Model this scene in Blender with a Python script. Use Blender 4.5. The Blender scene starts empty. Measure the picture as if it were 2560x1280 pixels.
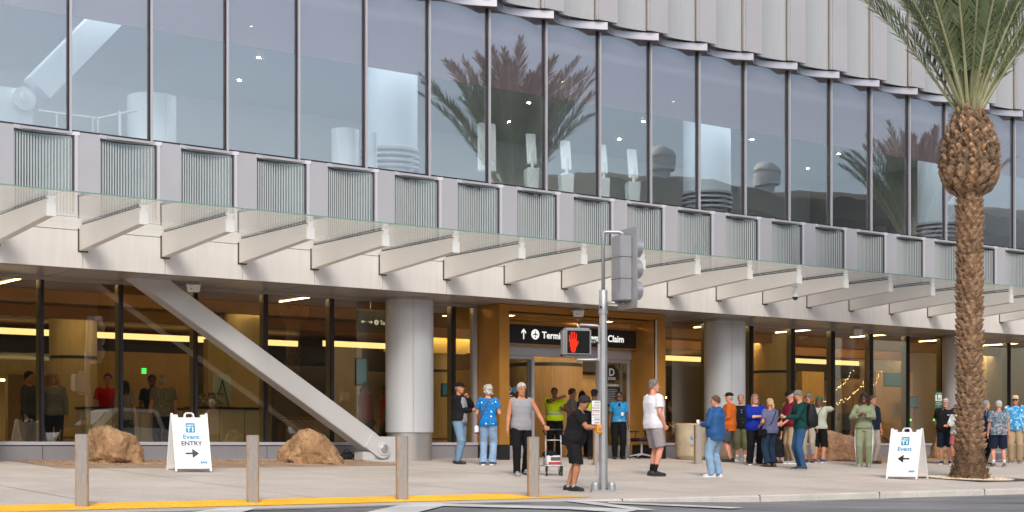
import bpy, bmesh, math, random
from math import sin, cos, pi, radians, sqrt
from mathutils import Vector, Matrix, Euler, noise as mnoise
rnd = random.Random(7)
SC = bpy.context.scene
COL = SC.collection

# ---------------------------------------------------------------- camera
# world: X along the facade, Y into the building (ground floor glass at Y=0), Z up, building floor at Z=0
CAM = Vector((0.0, -31.0, 0.28)); FOC = 3977.0; HOR = 1116.0
FWD = Vector((0.6061, 0.7954, 0)); RGT = Vector((0.7954, -0.6061, 0))
cam_d = bpy.data.cameras.new("camera"); cam = bpy.data.objects.new("camera", cam_d); COL.objects.link(cam)
cam.location = CAM
cam.rotation_euler = Euler((radians(90), 0, -math.atan2(FWD.x, FWD.y)))
cam_d.sensor_width = 36; cam_d.lens = FOC / 2560 * 36
cam_d.shift_y = (HOR - 640) / 2560
cam_d.clip_start = 0.1; cam_d.clip_end = 3000
SC.camera = cam
SC.render.resolution_x = 1024; SC.render.resolution_y = 512

# ---------------------------------------------------------------- world, sun, exposure
SUN_EL, SUN_AZ = radians(40), radians(212)     # direction the light comes from
w = bpy.data.worlds.new("World"); SC.world = w; w.use_nodes = True
nt = w.node_tree; nt.nodes.clear()
out = nt.nodes.new('ShaderNodeOutputWorld'); bg = nt.nodes.new('ShaderNodeBackground')
sky = nt.nodes.new('ShaderNodeTexSky'); sky.sky_type = 'NISHITA'; sky.sun_disc = False
sky.sun_elevation = SUN_EL; sky.sun_rotation = SUN_AZ; sky.air_density = 1.0; sky.dust_density = 3.0; sky.ozone_density = 1.0
hs = nt.nodes.new('ShaderNodeHueSaturation'); hs.inputs['Saturation'].default_value = 0.85
tc = nt.nodes.new('ShaderNodeTexCoord'); mp = nt.nodes.new('ShaderNodeMapping'); mp.inputs['Scale'].default_value = (1, 1, 2.6)
nz = nt.nodes.new('ShaderNodeTexNoise'); nz.inputs['Scale'].default_value = 1.6; nz.inputs['Detail'].default_value = 5
cr = nt.nodes.new('ShaderNodeMapRange'); cr.inputs['From Min'].default_value = .35; cr.inputs['From Max'].default_value = .7
cr.inputs['To Min'].default_value = .86; cr.inputs['To Max'].default_value = 1.16
ml = nt.nodes.new('ShaderNodeVectorMath'); ml.operation = 'SCALE'
nt.links.new(tc.outputs['Generated'], mp.inputs['Vector']); nt.links.new(mp.outputs[0], nz.inputs['Vector'])
nt.links.new(nz.outputs['Fac'], cr.inputs['Value'])
nt.links.new(sky.outputs[0], hs.inputs['Color']); nt.links.new(hs.outputs[0], ml.inputs[0]); nt.links.new(cr.outputs[0], ml.inputs['Scale'])
nt.links.new(ml.outputs[0], bg.inputs['Color']); bg.inputs['Strength'].default_value = 0.15
nt.links.new(bg.outputs[0], out.inputs[0])
sd = bpy.data.lights.new("sun", 'SUN'); sun = bpy.data.objects.new("sun", sd); COL.objects.link(sun)
sd.energy = 1.5; sd.angle = radians(16); sd.color = (1, .95, .88)
sdir = Vector((sin(SUN_AZ) * cos(SUN_EL), cos(SUN_AZ) * cos(SUN_EL), sin(SUN_EL)))
sun.rotation_euler = sdir.to_track_quat('Z', 'Y').to_euler()
SC.view_settings.view_transform = 'Standard'; SC.view_settings.look = 'None'
SC.view_settings.exposure = 0.32; SC.view_settings.gamma = 1; SC.view_settings.use_curve_mapping = False
SC.cycles.use_denoising = True
SC.cycles.max_bounces = 10; SC.cycles.transparent_max_bounces = 16
SC.cycles.caustics_reflective = False; SC.cycles.caustics_refractive = False
SC.cycles.sample_clamp_indirect = 6

# ---------------------------------------------------------------- geometry helpers
def at(px, Y, py=None, z=None):
    """world X (and Z) on the plane Y=const where the photo's pixel falls"""
    r = (px - 1280) / FOC; v = Y + 31
    X = v * (.7954 * r + .6061) / (.7954 - .6061 * r)
    if py is None: return X
    Zc = v / (.7954 - .6061 * r)
    return X, .28 + (HOR - py) / FOC * Zc
SL = .044
def ground_at(px, py, slope=SL, z0=0.0):
    r = (px - 1280) / FOC; q = (py - HOR) / FOC; c = .7954 - .6061 * r
    Zc = (.28 - z0 + 31 * slope) / (q + slope * c)
    v = c * Zc; X = r * Zc * .7954 + .6061 * Zc
    return Vector((X, v - 31, slope * (v - 31) + z0))
def scale_at(p):
    return FOC / ((p[0]) * .6061 + (p[1] + 31) * .7954)

class MB:
    def __init__(s): s.v = []; s.f = []; s.m = []; s.mi = 0
    def quad(s, *p):
        b = len(s.v); s.v += [tuple(q) for q in p]; s.f.append(tuple(range(b, b + len(p)))); s.m.append(s.mi)
    def box(s, x0, x1, y0, y1, z0, z1):
        b = len(s.v)
        s.v += [(x0, y0, z0), (x1, y0, z0), (x1, y1, z0), (x0, y1, z0), (x0, y0, z1), (x1, y0, z1), (x1, y1, z1), (x0, y1, z1)]
        for f in ((0, 3, 2, 1), (4, 5, 6, 7), (0, 1, 5, 4), (1, 2, 6, 5), (2, 3, 7, 6), (3, 0, 4, 7)):
            s.f.append(tuple(b + i for i in f)); s.m.append(s.mi)
        return s
    def hexa(s, p):
        b = len(s.v); s.v += [tuple(q) for q in p]
        for f in ((0, 3, 2, 1), (4, 5, 6, 7), (0, 1, 5, 4), (1, 2, 6, 5), (2, 3, 7, 6), (3, 0, 4, 7)):
            s.f.append(tuple(b + i for i in f)); s.m.append(s.mi)
        return s
    def prism(s, pts, axis, a, b_):
        """polygon pts (2d) extruded along axis from a to b_"""
        n = len(pts); b = len(s.v)
        def P(u, v, t): return {'x': (t, u, v), 'y': (u, t, v), 'z': (u, v, t)}[axis]
        s.v += [P(u, v, a) for u, v in pts] + [P(u, v, b_) for u, v in pts]
        s.f.append(tuple(range(b + n - 1, b - 1, -1))); s.f.append(tuple(range(b + n, b + 2 * n))); s.m += [s.mi] * 2
        for i in range(n):
            j = (i + 1) % n; s.f.append((b + i, b + j, b + n + j, b + n + i)); s.m.append(s.mi)
        return s
    def tube(s, pts, rad, n=10, cap=True):
        pts = [Vector(p) for p in pts]
        if not isinstance(rad, (list, tuple)): rad = [rad] * len(pts)
        b = len(s.v); prev = None
        for i, p in enumerate(pts):
            d = (pts[min(i + 1, len(pts) - 1)] - pts[max(i - 1, 0)])
            d = d.normalized() if d.length > 1e-9 else Vector((0, 0, 1))
            if prev is None:
                a = Vector((1, 0, 0)) if abs(d.x) < .8 else Vector((0, 1, 0))
                u = d.cross(a).normalized()
            else:
                u = (prev - d * prev.dot(d)).normalized()
            prev = u; w_ = d.cross(u)
            for k in range(n):
                t = 2 * pi * k / n; s.v.append(tuple(p + (u * cos(t) + w_ * sin(t)) * rad[i]))
        for i in range(len(pts) - 1):
            for k in range(n):
                k2 = (k + 1) % n
                s.f.append((b + i * n + k, b + i * n + k2, b + (i + 1) * n + k2, b + (i + 1) * n + k)); s.m.append(s.mi)
        if cap:
            s.f.append(tuple(b + k for k in range(n - 1, -1, -1))); s.m.append(s.mi)
            e = b + (len(pts) - 1) * n; s.f.append(tuple(e + k for k in range(n))); s.m.append(s.mi)
        return s
    def lathe(s, prof, c=(0, 0), n=32, cap=True):
        b = len(s.v)
        for r, z in prof:
            for k in range(n):
                t = 2 * pi * k / n; s.v.append((c[0] + r * cos(t), c[1] + r * sin(t), z))
        for i in range(len(prof) - 1):
            for k in range(n):
                k2 = (k + 1) % n
                s.f.append((b + i * n + k, b + i * n + k2, b + (i + 1) * n + k2, b + (i + 1) * n + k)); s.m.append(s.mi)
        if cap:
            s.f.append(tuple(b + k for k in range(n - 1, -1, -1))); s.m.append(s.mi)
            e = b + (len(prof) - 1) * n; s.f.append(tuple(e + k for k in range(n))); s.m.append(s.mi)
        return s
    def ring_loft(s, rings, cap=True):
        b = len(s.v); n = len(rings[0])
        for r in rings: s.v += [tuple(p) for p in r]
        for i in range(len(rings) - 1):
            for k in range(n):
                k2 = (k + 1) % n
                s.f.append((b + i * n + k, b + i * n + k2, b + (i + 1) * n + k2, b + (i + 1) * n + k)); s.m.append(s.mi)
        if cap:
            s.f.append(tuple(b + k for k in range(n - 1, -1, -1))); s.m.append(s.mi)
            e = b + (len(rings) - 1) * n; s.f.append(tuple(e + k for k in range(n))); s.m.append(s.mi)
        return s
    def ell(s, c, r, n=12, m=8, rot=None):
        b = len(s.v); c = Vector(c)
        for i in range(m + 1):
            ph = pi * i / m
            for k in range(n):
                t = 2 * pi * k / n
                p = Vector((r[0] * sin(ph) * cos(t), r[1] * sin(ph) * sin(t), r[2] * cos(ph)))
                if rot is not None: p = rot @ p
                s.v.append(tuple(c + p))
        for i in range(m):
            for k in range(n):
                k2 = (k + 1) % n
                s.f.append((b + i * n + k, b + (i + 1) * n + k, b + (i + 1) * n + k2, b + i * n + k2)); s.m.append(s.mi)
        return s
    def strip(s, A, B):
        """sheet between two equally long point rows"""
        b = len(s.v); n = len(A); s.v += [tuple(p) for p in A] + [tuple(p) for p in B]
        for i in range(n - 1): s.f.append((b + i, b + i + 1, b + n + i + 1, b + n + i)); s.m.append(s.mi)
        return s
    def build(s, name, mats, parent=None, smooth=False, bevel=0, weld=False, auto=None, loc=None):
        me = bpy.data.meshes.new(name); me.from_pydata(s.v, [], s.f)
        if not isinstance(mats, (list, tuple)): mats = [mats]
        for m in mats: me.materials.append(m)
        if len(mats) > 1:
            for p, i in zip(me.polygons, s.m): p.material_index = i
        bm = bmesh.new(); bm.from_mesh(me)
        if weld: bmesh.ops.remove_doubles(bm, verts=bm.verts, dist=1e-5)
        bmesh.ops.recalc_face_normals(bm, faces=bm.faces)
        if bevel:
            es = [e for e in bm.edges if len(e.link_faces) == 2 and e.calc_face_angle(0) > .5]
            bmesh.ops.bevel(bm, geom=es, offset=bevel, segments=2, affect='EDGES', clamp_overlap=True)
        bm.to_mesh(me); bm.free()
        if smooth or auto:
            me.polygons.foreach_set('use_smooth', [True] * len(me.polygons))
            if auto:
                try: me.set_sharp_from_angle(angle=radians(auto))
                except Exception: pass
        o = bpy.data.objects.new(name, me); COL.objects.link(o)
        if parent is not None: o.parent = parent
        if loc is not None: o.location = loc
        return o

def empty(name, loc=(0, 0, 0), rz=0, parent=None):
    o = bpy.data.objects.new(name, None); COL.objects.link(o); o.location = loc; o.rotation_euler = (0, 0, rz)
    o.empty_display_size = .2
    if parent is not None: o.parent = parent
    return o
def tag(o, label=None, cat=None, group=None, kind=None):
    if label: o['label'] = label
    if cat: o['category'] = cat
    if group: o['group'] = group
    if kind: o['kind'] = kind
    return o
def dup(o, parent=None):
    c = o.copy(); COL.objects.link(c); c.parent = parent
    for ch in list(o.children): dup(ch, c)
    return c
def mesh_text(txt, size, mat, parent, name='lettering', bold=0.0, sx=1.0, align='LEFT', extr=.002):
    cu = bpy.data.curves.new(name, 'FONT'); cu.body = txt; cu.size = size; cu.align_x = align; cu.align_y = 'BOTTOM_BASELINE'
    cu.offset = bold; cu.extrude = extr; cu.resolution_u = 3
    t = bpy.data.objects.new(name, cu); COL.objects.link(t)
    dg = bpy.context.evaluated_depsgraph_get(); me = bpy.data.meshes.new_from_object(t.evaluated_get(dg))
    bpy.data.objects.remove(t)
    me.transform(Matrix.Diagonal((sx, 1, 1, 1))); me.materials.clear(); me.materials.append(mat)
    o = bpy.data.objects.new(name, me); COL.objects.link(o); o.parent = parent
    return o

# ---------------------------------------------------------------- materials
def L(h):
    """sRGB 0-255 to linear"""
    return tuple(((c / 255 + .055) / 1.055) ** 2.4 if c / 255 > .04045 else c / 255 / 12.92 for c in h) + (1,)
def mat(name, col, rough=.5, metal=0, var=.0, vscale=3.0, bump=0, bscale=60, spec=.5, coords='Object', detail=4, stretch=None, emis=None, estr=0, var2=None):
    m = bpy.data.materials.new(name); m.use_nodes = True; n = m.node_tree; b = n.nodes['Principled BSDF']
    if len(col) == 3: col = (*col, 1)
    b.inputs['Base Color'].default_value = col; b.inputs['Roughness'].default_value = rough; b.inputs['Metallic'].default_value = metal
    b.inputs['Specular IOR Level'].default_value = spec
    if emis:
        b.inputs['Emission Color'].default_value = (*emis[:3], 1); b.inputs['Emission Strength'].default_value = estr
    if var or bump:
        tc = n.nodes.new('ShaderNodeTexCoord'); src = tc.outputs[coords]
        if stretch:
            mp = n.nodes.new('ShaderNodeMapping'); mp.inputs['Scale'].default_value = stretch; n.links.new(src, mp.inputs[0]); src = mp.outputs[0]
    if var:
        z = n.nodes.new('ShaderNodeTexNoise'); z.inputs['Scale'].default_value = vscale; z.inputs['Detail'].default_value = detail; z.inputs['Roughness'].default_value = .6
        n.links.new(src, z.inputs['Vector'])
        mx = n.nodes.new('ShaderNodeMix'); mx.data_type = 'RGBA'
        mr = n.nodes.new('ShaderNodeMapRange'); mr.inputs['From Min'].default_value = .3; mr.inputs['From Max'].default_value = .7
        n.links.new(z.outputs['Fac'], mr.inputs['Value']); n.links.new(mr.outputs[0], mx.inputs['Factor'])
        mx.inputs['A'].default_value = tuple(c * (1 - var) for c in col[:3]) + (1,)
        mx.inputs['B'].default_value = (var2 if var2 else tuple(min(1, c * (1 + var)) for c in col[:3]) + (1,))
        n.links.new(mx.outputs['Result'], b.inputs['Base Color'])
    if bump:
        z2 = n.nodes.new('ShaderNodeTexNoise'); z2.inputs['Scale'].default_value = bscale; z2.inputs['Detail'].default_value = 5
        n.links.new(src, z2.inputs['Vector'])
        bp = n.nodes.new('ShaderNodeBump'); bp.inputs['Strength'].default_value = bump; bp.inputs['Distance'].default_value = .02
        n.links.new(z2.outputs['Fac'], bp.inputs['Height']); n.links.new(bp.outputs[0], b.inputs['Normal'])
    return m
def emit(name, col, s):
    m = bpy.data.materials.new(name); m.use_nodes = True; n = m.node_tree; n.nodes.clear()
    o = n.nodes.new('ShaderNodeOutputMaterial'); e = n.nodes.new('ShaderNodeEmission'); e.inputs[0].default_value = (*col[:3], 1); e.inputs[1].default_value = s
    n.links.new(e.outputs[0], o.inputs[0]); return m
def glass(name, tint, base, gain, ripple=0.0, rscale=.5, rough=0.0, gcol=(1, 1, 1)):
    """coated pane: clear tinted transmission plus mirror reflection rising to grazing angles"""
    m = bpy.data.materials.new(name); m.use_nodes = True; n = m.node_tree; n.nodes.clear()
    o = n.nodes.new('ShaderNodeOutputMaterial'); t = n.nodes.new('ShaderNodeBsdfTransparent'); g = n.nodes.new('ShaderNodeBsdfGlossy')
    t.inputs[0].default_value = (*tint, 1); g.inputs['Roughness'].default_value = rough; g.inputs['Color'].default_value = (*gcol, 1)
    ge = n.nodes.new('ShaderNodeNewGeometry'); dt = n.nodes.new('ShaderNodeVectorMath'); dt.operation = 'DOT_PRODUCT'
    n.links.new(ge.outputs['Normal'], dt.inputs[0]); n.links.new(ge.outputs['Incoming'], dt.inputs[1])
    ab = n.nodes.new('ShaderNodeMath'); ab.operation = 'ABSOLUTE'; n.links.new(dt.outputs['Value'], ab.inputs[0])
    sb = n.nodes.new('ShaderNodeMath'); sb.operation = 'SUBTRACT'; sb.inputs[0].default_value = 1; n.links.new(ab.outputs[0], sb.inputs[1])
    lw = n.nodes.new('ShaderNodeMath'); lw.operation = 'POWER'; lw.inputs[1].default_value = 5; n.links.new(sb.outputs[0], lw.inputs[0])   # Schlick
    ma = n.nodes.new('ShaderNodeMath'); ma.operation = 'MULTIPLY_ADD'; ma.inputs[1].default_value = gain; ma.inputs[2].default_value = base; ma.use_clamp = True
    mx = n.nodes.new('ShaderNodeMixShader')
    n.links.new(lw.outputs[0], ma.inputs[0]); n.links.new(ma.outputs[0], mx.inputs[0]); n.links.new(t.outputs[0], mx.inputs[1]); n.links.new(g.outputs[0], mx.inputs[2])
    n.links.new(mx.outputs[0], o.inputs[0])
    if ripple:
        tc = n.nodes.new('ShaderNodeTexCoord'); z = n.nodes.new('ShaderNodeTexNoise'); z.inputs['Scale'].default_value = rscale; z.inputs['Detail'].default_value = 1
        bp = n.nodes.new('ShaderNodeBump'); bp.inputs['Strength'].default_value = 1; bp.inputs['Distance'].default_value = ripple
        n.links.new(tc.outputs['Object'], z.inputs['Vector']); n.links.new(z.outputs['Fac'], bp.inputs['Height'])
        n.links.new(bp.outputs[0], g.inputs['Normal'])
    return m

M = {}
M['panel'] = mat('panel grey lilac paint', L((178, 178, 184)), .42, .15, .03, 1.2)
M['panel_hi'] = mat('screen panel metal', L((178, 176, 180)), .42, .2, .04, .8)
M['cap'] = mat('white aluminium cap', L((205, 203, 212)), .35, .2)
M['cornice'] = mat('brushed aluminium cornice', L((176, 175, 184)), .33, .6, .04, 4)
M['fascia'] = mat('warm white fascia paint', L((229, 225, 223)), .34, 0, .045, 1.6, stretch=(5, 5, .5))
M['beam'] = mat('canopy beam paint', L((224, 219, 214)), .38, 0, .03, 1.5)
M['soffit'] = mat('grey metal soffit', L((176, 170, 164)), .3, .3, .03, .6)
M['joint'] = mat('dark joint', (.05, .05, .055), .7)
M['alu'] = mat('satin aluminium', L((186, 184, 190)), .35, .3)
M['alu_dk'] = mat('dark anodised mullion', (.035, .035, .045), .35, .4)
M['mull_in'] = mat('inner mullion', L((150, 145, 125)), .5)
M['column'] = mat('painted steel column', L((202, 204, 209)), .36, .1, .03, 1.2, stretch=(4, 4, .3))
M['brace'] = mat('painted steel brace', L((206, 205, 205)), .38, .1, .03, 1.2)
M['steel'] = mat('brushed stainless', L((196, 192, 190)), .33, .7, .08, 5, .1, 40, stretch=(1, 1, .12))
M['plinth'] = mat('plinth metal', L((160, 158, 162)), .45, .3, .04, 1.5)
M['gold'] = mat('bronze gold portal', L((188, 132, 62)), .34, .35, .06, 2.5)
M['gold_dk'] = mat('bronze louvre', L((140, 96, 44)), .4, .35, .08, 3)
M['black'] = mat('black paint', (.012, .012, .014), .45)
M['sign_blk'] = mat('sign face black', (.018, .02, .022), .35)
M['white'] = mat('white plastic', (.8, .8, .8), .4)
M['wall_int'] = mat('interior wall warm', L((208, 188, 138)), .6, 0, .12, 3, stretch=(6, 6, .5))
M['wood_int'] = mat('interior wood veneer', L((186, 152, 102)), .5, 0, .16, 2.5, stretch=(8, 8, .6))
M['olive_int'] = mat('olive wall panel', L((180, 148, 84)), .6, 0, .1, 2.5, stretch=(5, 5, .5))
M['ceil_int'] = mat('interior wood ceiling', L((168, 118, 66)), .5, 0, .2, 1.5, stretch=(.4, 4, 1))
M['dark_int'] = mat('interior dark lining', (.03, .024, .02), .7)
M['floor_int'] = mat('terrazzo floor', L((120, 116, 108)), .25, 0, .1, 20)
M['white_int'] = mat('interior white plaster', L((236, 243, 248)), .45)
M['counter'] = mat('counter grey laminate', L((226, 218, 208)), .5, 0, .05, 2)
M['glass_up'] = glass('upper coated glass', (.97, 1, 1), .22, .35, .0012, 1.1)
M['glass_low'] = glass('lower glass', (.86, .81, .66), .15, .9, .0010, 1.0)
M['glass_can'] = glass('canopy glass', (.94, .95, .93), .05, 1.1)
M['glass_door'] = glass('door glass', (.85, .86, .82), .07, .8)
M['glass_edge'] = mat('green glass edge', L((110, 150, 138)), .2, 0, spec=.8)
M['vent_glass'] = mat('vent glass', L((118, 130, 132)), .06, .6, .15, 2.2, .16, 2.0, spec=1.0)
M['frit'] = mat('fritted glass', L((166, 168, 170)), .2, .1, .05, 2, .0, spec=.8, stretch=(14, 14, .4))
M['blind'] = mat('mauve roller blind', L((134, 110, 120)), .8)
def see_through(m, f):
    n = m.node_tree; o = [x for x in n.nodes if x.type == 'OUTPUT_MATERIAL'][0]; t = n.nodes.new('ShaderNodeBsdfTransparent'); mx = n.nodes.new('ShaderNodeMixShader'); mx.inputs[0].default_value = f
    n.links.new(n.nodes['Principled BSDF'].outputs[0], mx.inputs[1]); n.links.new(t.outputs[0], mx.inputs[2]); n.links.new(mx.outputs[0], o.inputs[0])
see_through(M['blind'], .07)   # woven screen cloth lets light through
M['cove'] = emit('cove light', (1, .74, .38), 2.0)
M['lamp'] = emit('downlight', (1, .8, .5), 14)
M['lampw'] = emit('warm strip lamp', (1, .80, .48), 16)
def frit_lines(m, sc=9.0):
    n = m.node_tree; b = n.nodes['Principled BSDF']
    tc = n.nodes.new('ShaderNodeTexCoord'); wv = n.nodes.new('ShaderNodeTexWave'); wv.bands_direction = 'X'; wv.inputs['Scale'].default_value = sc
    bp = n.nodes.new('ShaderNodeBump'); bp.inputs['Strength'].default_value = .35; bp.inputs['Distance'].default_value = .01
    n.links.new(tc.outputs['Object'], wv.inputs['Vector']); n.links.new(wv.outputs['Fac'], bp.inputs['Height']); n.links.new(bp.outputs[0], b.inputs['Normal'])
frit_lines(M['frit'], 9)
# ================================================================ ground, street, kerb
def sstep(a, b, x):
    t = max(0, min(1, (x - a) / (b - a))); return t * t * (3 - 2 * t)
def gutter(X): return -.541 - .115 * sstep(14.0, 20.0, X)
def street_z(X, Y):
    g = gutter(X)
    return g + (-.50 - g) * sstep(-12.25, -20, Y) if Y > -20 else -.50
def street_at(px, py):
    p = ground_at(px, py)
    for _ in range(12):
        z = street_z(p.x, p.y); r = (px - 1280) / FOC; q = (py - HOR) / FOC
        Zc = (.28 - z) / q; p = Vector((r * Zc * .7954 + .6061 * Zc, (.7954 - .6061 * r) * Zc - 31, z))
    return p
def ground_mat(name, c1, c2, sc1=.35, fine=90, finev=.12, rough=.8, bump=.25, stain=.0):
    m = bpy.data.materials.new(name); m.use_nodes = True; n = m.node_tree; b = n.nodes['Principled BSDF']; b.inputs['Roughness'].default_value = rough
    tc = n.nodes.new('ShaderNodeTexCoord')
    a = n.nodes.new('ShaderNodeTexNoise'); a.inputs['Scale'].default_value = sc1; a.inputs['Detail'].default_value = 6; a.inputs['Roughness'].default_value = .65
    f = n.nodes.new('ShaderNodeTexNoise'); f.inputs['Scale'].default_value = fine; f.inputs['Detail'].default_value = 3
    n.links.new(tc.outputs['Object'], a.inputs['Vector']); n.links.new(tc.outputs['Object'], f.inputs['Vector'])
    mx = n.nodes.new('ShaderNodeMix'); mx.data_type = 'RGBA'; mx.inputs['A'].default_value = (*c1, 1); mx.inputs['B'].default_value = (*c2, 1)
    mr = n.nodes.new('ShaderNodeMapRange'); mr.inputs['From Min'].default_value = .35; mr.inputs['From Max'].default_value = .65
    n.links.new(a.outputs['Fac'], mr.inputs[0]); n.links.new(mr.outputs[0], mx.inputs['Factor'])
    mr2 = n.nodes.new('ShaderNodeMapRange'); mr2.inputs['From Min'].default_value = .3; mr2.inputs['From Max'].default_value = .7; mr2.inputs['To Min'].default_value = 1 - finev; mr2.inputs['To Max'].default_value = 1 + finev
    n.links.new(f.outputs['Fac'], mr2.inputs[0])
    vm = n.nodes.new('ShaderNodeVectorMath'); vm.operation = 'SCALE'; n.links.new(mx.outputs['Result'], vm.inputs[0]); n.links.new(mr2.outputs[0], vm.inputs['Scale'])
    col_ = vm.outputs[0]
    if stain:
        vo = n.nodes.new('ShaderNodeTexVoronoi'); vo.inputs['Scale'].default_value = 1.7; n.links.new(tc.outputs['Object'], vo.inputs['Vector'])
        lt = n.nodes.new('ShaderNodeMath'); lt.operation = 'LESS_THAN'; lt.inputs[1].default_value = .03; n.links.new(vo.outputs['Distance'], lt.inputs[0])
        sm = n.nodes.new('ShaderNodeMath'); sm.operation = 'MULTIPLY'; sm.inputs[1].default_value = stain; n.links.new(lt.outputs[0], sm.inputs[0])
        bl = n.nodes.new('ShaderNodeTexNoise'); bl.inputs['Scale'].default_value = .8; bl.inputs['Detail'].default_value = 8; bl.inputs['Roughness'].default_value = .75; n.links.new(tc.outputs['Object'], bl.inputs['Vector'])
        mb_ = n.nodes.new('ShaderNodeMapRange'); mb_.inputs['From Min'].default_value = .56; mb_.inputs['From Max'].default_value = .72; mb_.inputs['To Max'].default_value = .22; n.links.new(bl.outputs['Fac'], mb_.inputs[0])
        ad = n.nodes.new('ShaderNodeMath'); ad.operation = 'ADD'; ad.use_clamp = True; n.links.new(sm.outputs[0], ad.inputs[0]); n.links.new(mb_.outputs[0], ad.inputs[1])
        m3 = n.nodes.new('ShaderNodeMix'); m3.data_type = 'RGBA'; m3.inputs['B'].default_value = (.12, .11, .1, 1); n.links.new(ad.outputs[0], m3.inputs['Factor']); n.links.new(col_, m3.inputs['A']); col_ = m3.outputs['Result']
    n.links.new(col_, b.inputs['Base Color'])
    bp = n.nodes.new('ShaderNodeBump'); bp.inputs['Strength'].default_value = bump; bp.inputs['Distance'].default_value = .01
    n.links.new(f.outputs['Fac'], bp.inputs['Height']); n.links.new(bp.outputs[0], b.inputs['Normal'])
    return m
M['pave'] = ground_mat('exposed aggregate paving', L((184, 173, 161))[:3], L((203, 192, 180))[:3], .5, 55, .16, stain=.5)
M['kerb'] = ground_mat('kerb concrete', L((184, 180, 172))[:3], L((205, 200, 192))[:3], 1.1, 40, .12)
M['road'] = ground_mat('worn asphalt', L((98, 98, 100))[:3], L((142, 140, 138))[:3], .45, 70, .2, stain=.4)
M['paint'] = ground_mat('worn road paint', L((186, 184, 179))[:3], L((222, 220, 214))[:3], 1.5, 60, .08)
M['yellow'] = ground_mat('yellow tactile paint', L((232, 172, 40))[:3], L((246, 190, 58))[:3], 1.2, 80, .05, .6)
M['dg'] = ground_mat('brown decomposed granite', L((146, 120, 96))[:3], L((178, 152, 126))[:3], 2.2, 45, .35, .95, .6)
M['pebble'] = ground_mat('pale pebbles', L((196, 180, 150))[:3], L((226, 212, 186))[:3], 9, 34, .35, .9, .8)

base = MB(); base.quad((-1500, -1500, -1.3), (1500, -1500, -1.3), (1500, 1500, -1.3), (-1500, 1500, -1.3))
tag(base.build('ground', M['kerb']), kind='structure')
KY = -12.2
def sheet(X0, X1, Y0, Y1, dz, nx=2, ny=2):
    m = MB()
    for i in range(nx):
        for j in range(ny):
            xs = [X0 + (X1 - X0) * t / nx for t in (i, i + 1)]; ys = [Y0 + (Y1 - Y0) * t / ny for t in (j, j + 1)]
            m.quad(*[(x, y, SL * y + dz) for x, y in ((xs[0], ys[0]), (xs[1], ys[0]), (xs[1], ys[1]), (xs[0], ys[1]))])
    return m
tag(sheet(-60, 140, KY, .0, 0).build('sidewalk', M['pave']), kind='structure')
# sawn joints in the paving, slightly dark, following the slabs
j = MB()
for y in (-2.6, -5.4, -8.2): j.quad(*[(x, yy, SL * yy + .003) for x, yy in ((-40, y), (120, y), (120, y + .012), (-40, y + .012))])
for k in range(-8, 24):
    x = 11.8 + 3.36 * k; j.quad(*[(xx, yy, SL * yy + .0035) for xx, yy in ((x, KY + .3), (x + .016, KY + .3), (x + .016, -.02), (x, -.02))])
tag(j.build('paving_joints', mat('paving joint', L((128, 120, 112)), .9)), kind='structure')
# kerb: band on top and a face that grows from flush to a full step
k = MB(); xs = [-60, -20, 0, 8, 11, 13] + [14 + .5 * i for i in range(13)] + [24, 30, 40, 60, 140]
zt = SL * KY
k.strip([(x, KY, zt + .002) for x in xs], [(x, KY - .14, zt - .001) for x in xs])
k.strip([(x, KY - .14, zt - .001) for x in xs], [(x, KY - .165, zt - .02) for x in xs])
k.strip([(x, KY - .165, zt - .02) for x in xs], [(x, KY - .175, gutter(x) - .03) for x in xs])
tag(k.build('kerb', M['kerb']), kind='structure')
kj = MB()
for i in range(-8, 30):
    x = 3.05 * i + 1.1
    kj.box(x, x + .012, KY - .1755, KY - .1, gutter(x) - .02, zt + .0015)
tag(kj.build('kerb_joints', M['joint']), kind='structure')
g = MB(); g.strip([(x, KY - .173, gutter(x) + .006) for x in xs], [(x, KY - .60, gutter(x) - .006 if x > 14 else gutter(x) + .004) for x in xs])
tag(g.build('gutter', ground_mat('gutter concrete', L((118, 117, 116))[:3], L((146, 143, 139))[:3], 1.4, 50, .15, stain=.3)), kind='structure')
s = MB(); xs2 = [-400, -60, -20, 0, 6, 10, 12] + [14 + .5 * i for i in range(13)] + [24, 30, 40, 60, 140, 600]
ys2 = [KY - .17, -12.8, -13.4, -14, -15, -16, -17, -18, -19, -20, -24, -40, -400]
for a, b in zip(ys2, ys2[1:]):
    s.strip([(x, a, street_z(x, a) - .004) for x in xs2], [(x, b, street_z(x, b) - .004) for x in xs2])
tag(s.build('road', M['road'], weld=True, smooth=True), kind='structure')
# painted lines of the crossing, placed on the asphalt
def mark(pts, name='road_marking'):
    m = MB(); P = [street_at(*p) for p in pts]
    for p in P: p.z = street_z(p.x, p.y) + .012
    m.quad(*P); return m
mm = MB()
for pts in ([(470, 1284), (552, 1272), (612, 1268), (640, 1273), (600, 1284)],
            [(900, 1286), (1030, 1257.5), (1104, 1259), (1112, 1266), (1040, 1284)],
            [(1090, 1260.5), (1420, 1268), (1420, 1275), (1112, 1267)],
            [(1420, 1268), (1600, 1276), (1560, 1284), (1420, 1275)],
            [(1411, 1254), (1480, 1256), (1640, 1277), (1600, 1278)],
            [(1521, 1256.5), (1640, 1261), (1640, 1265), (1521, 1260)],
            [(1640, 1261), (1860, 1271), (1830, 1273.5), (1640, 1265)]):
    q = mark(pts); b = len(mm.v); mm.v += q.v; mm.f += [tuple(b + i for i in f) for f in q.f]; mm.m += q.m
tag(mm.build('road_markings', M['paint']), kind='structure')
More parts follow.
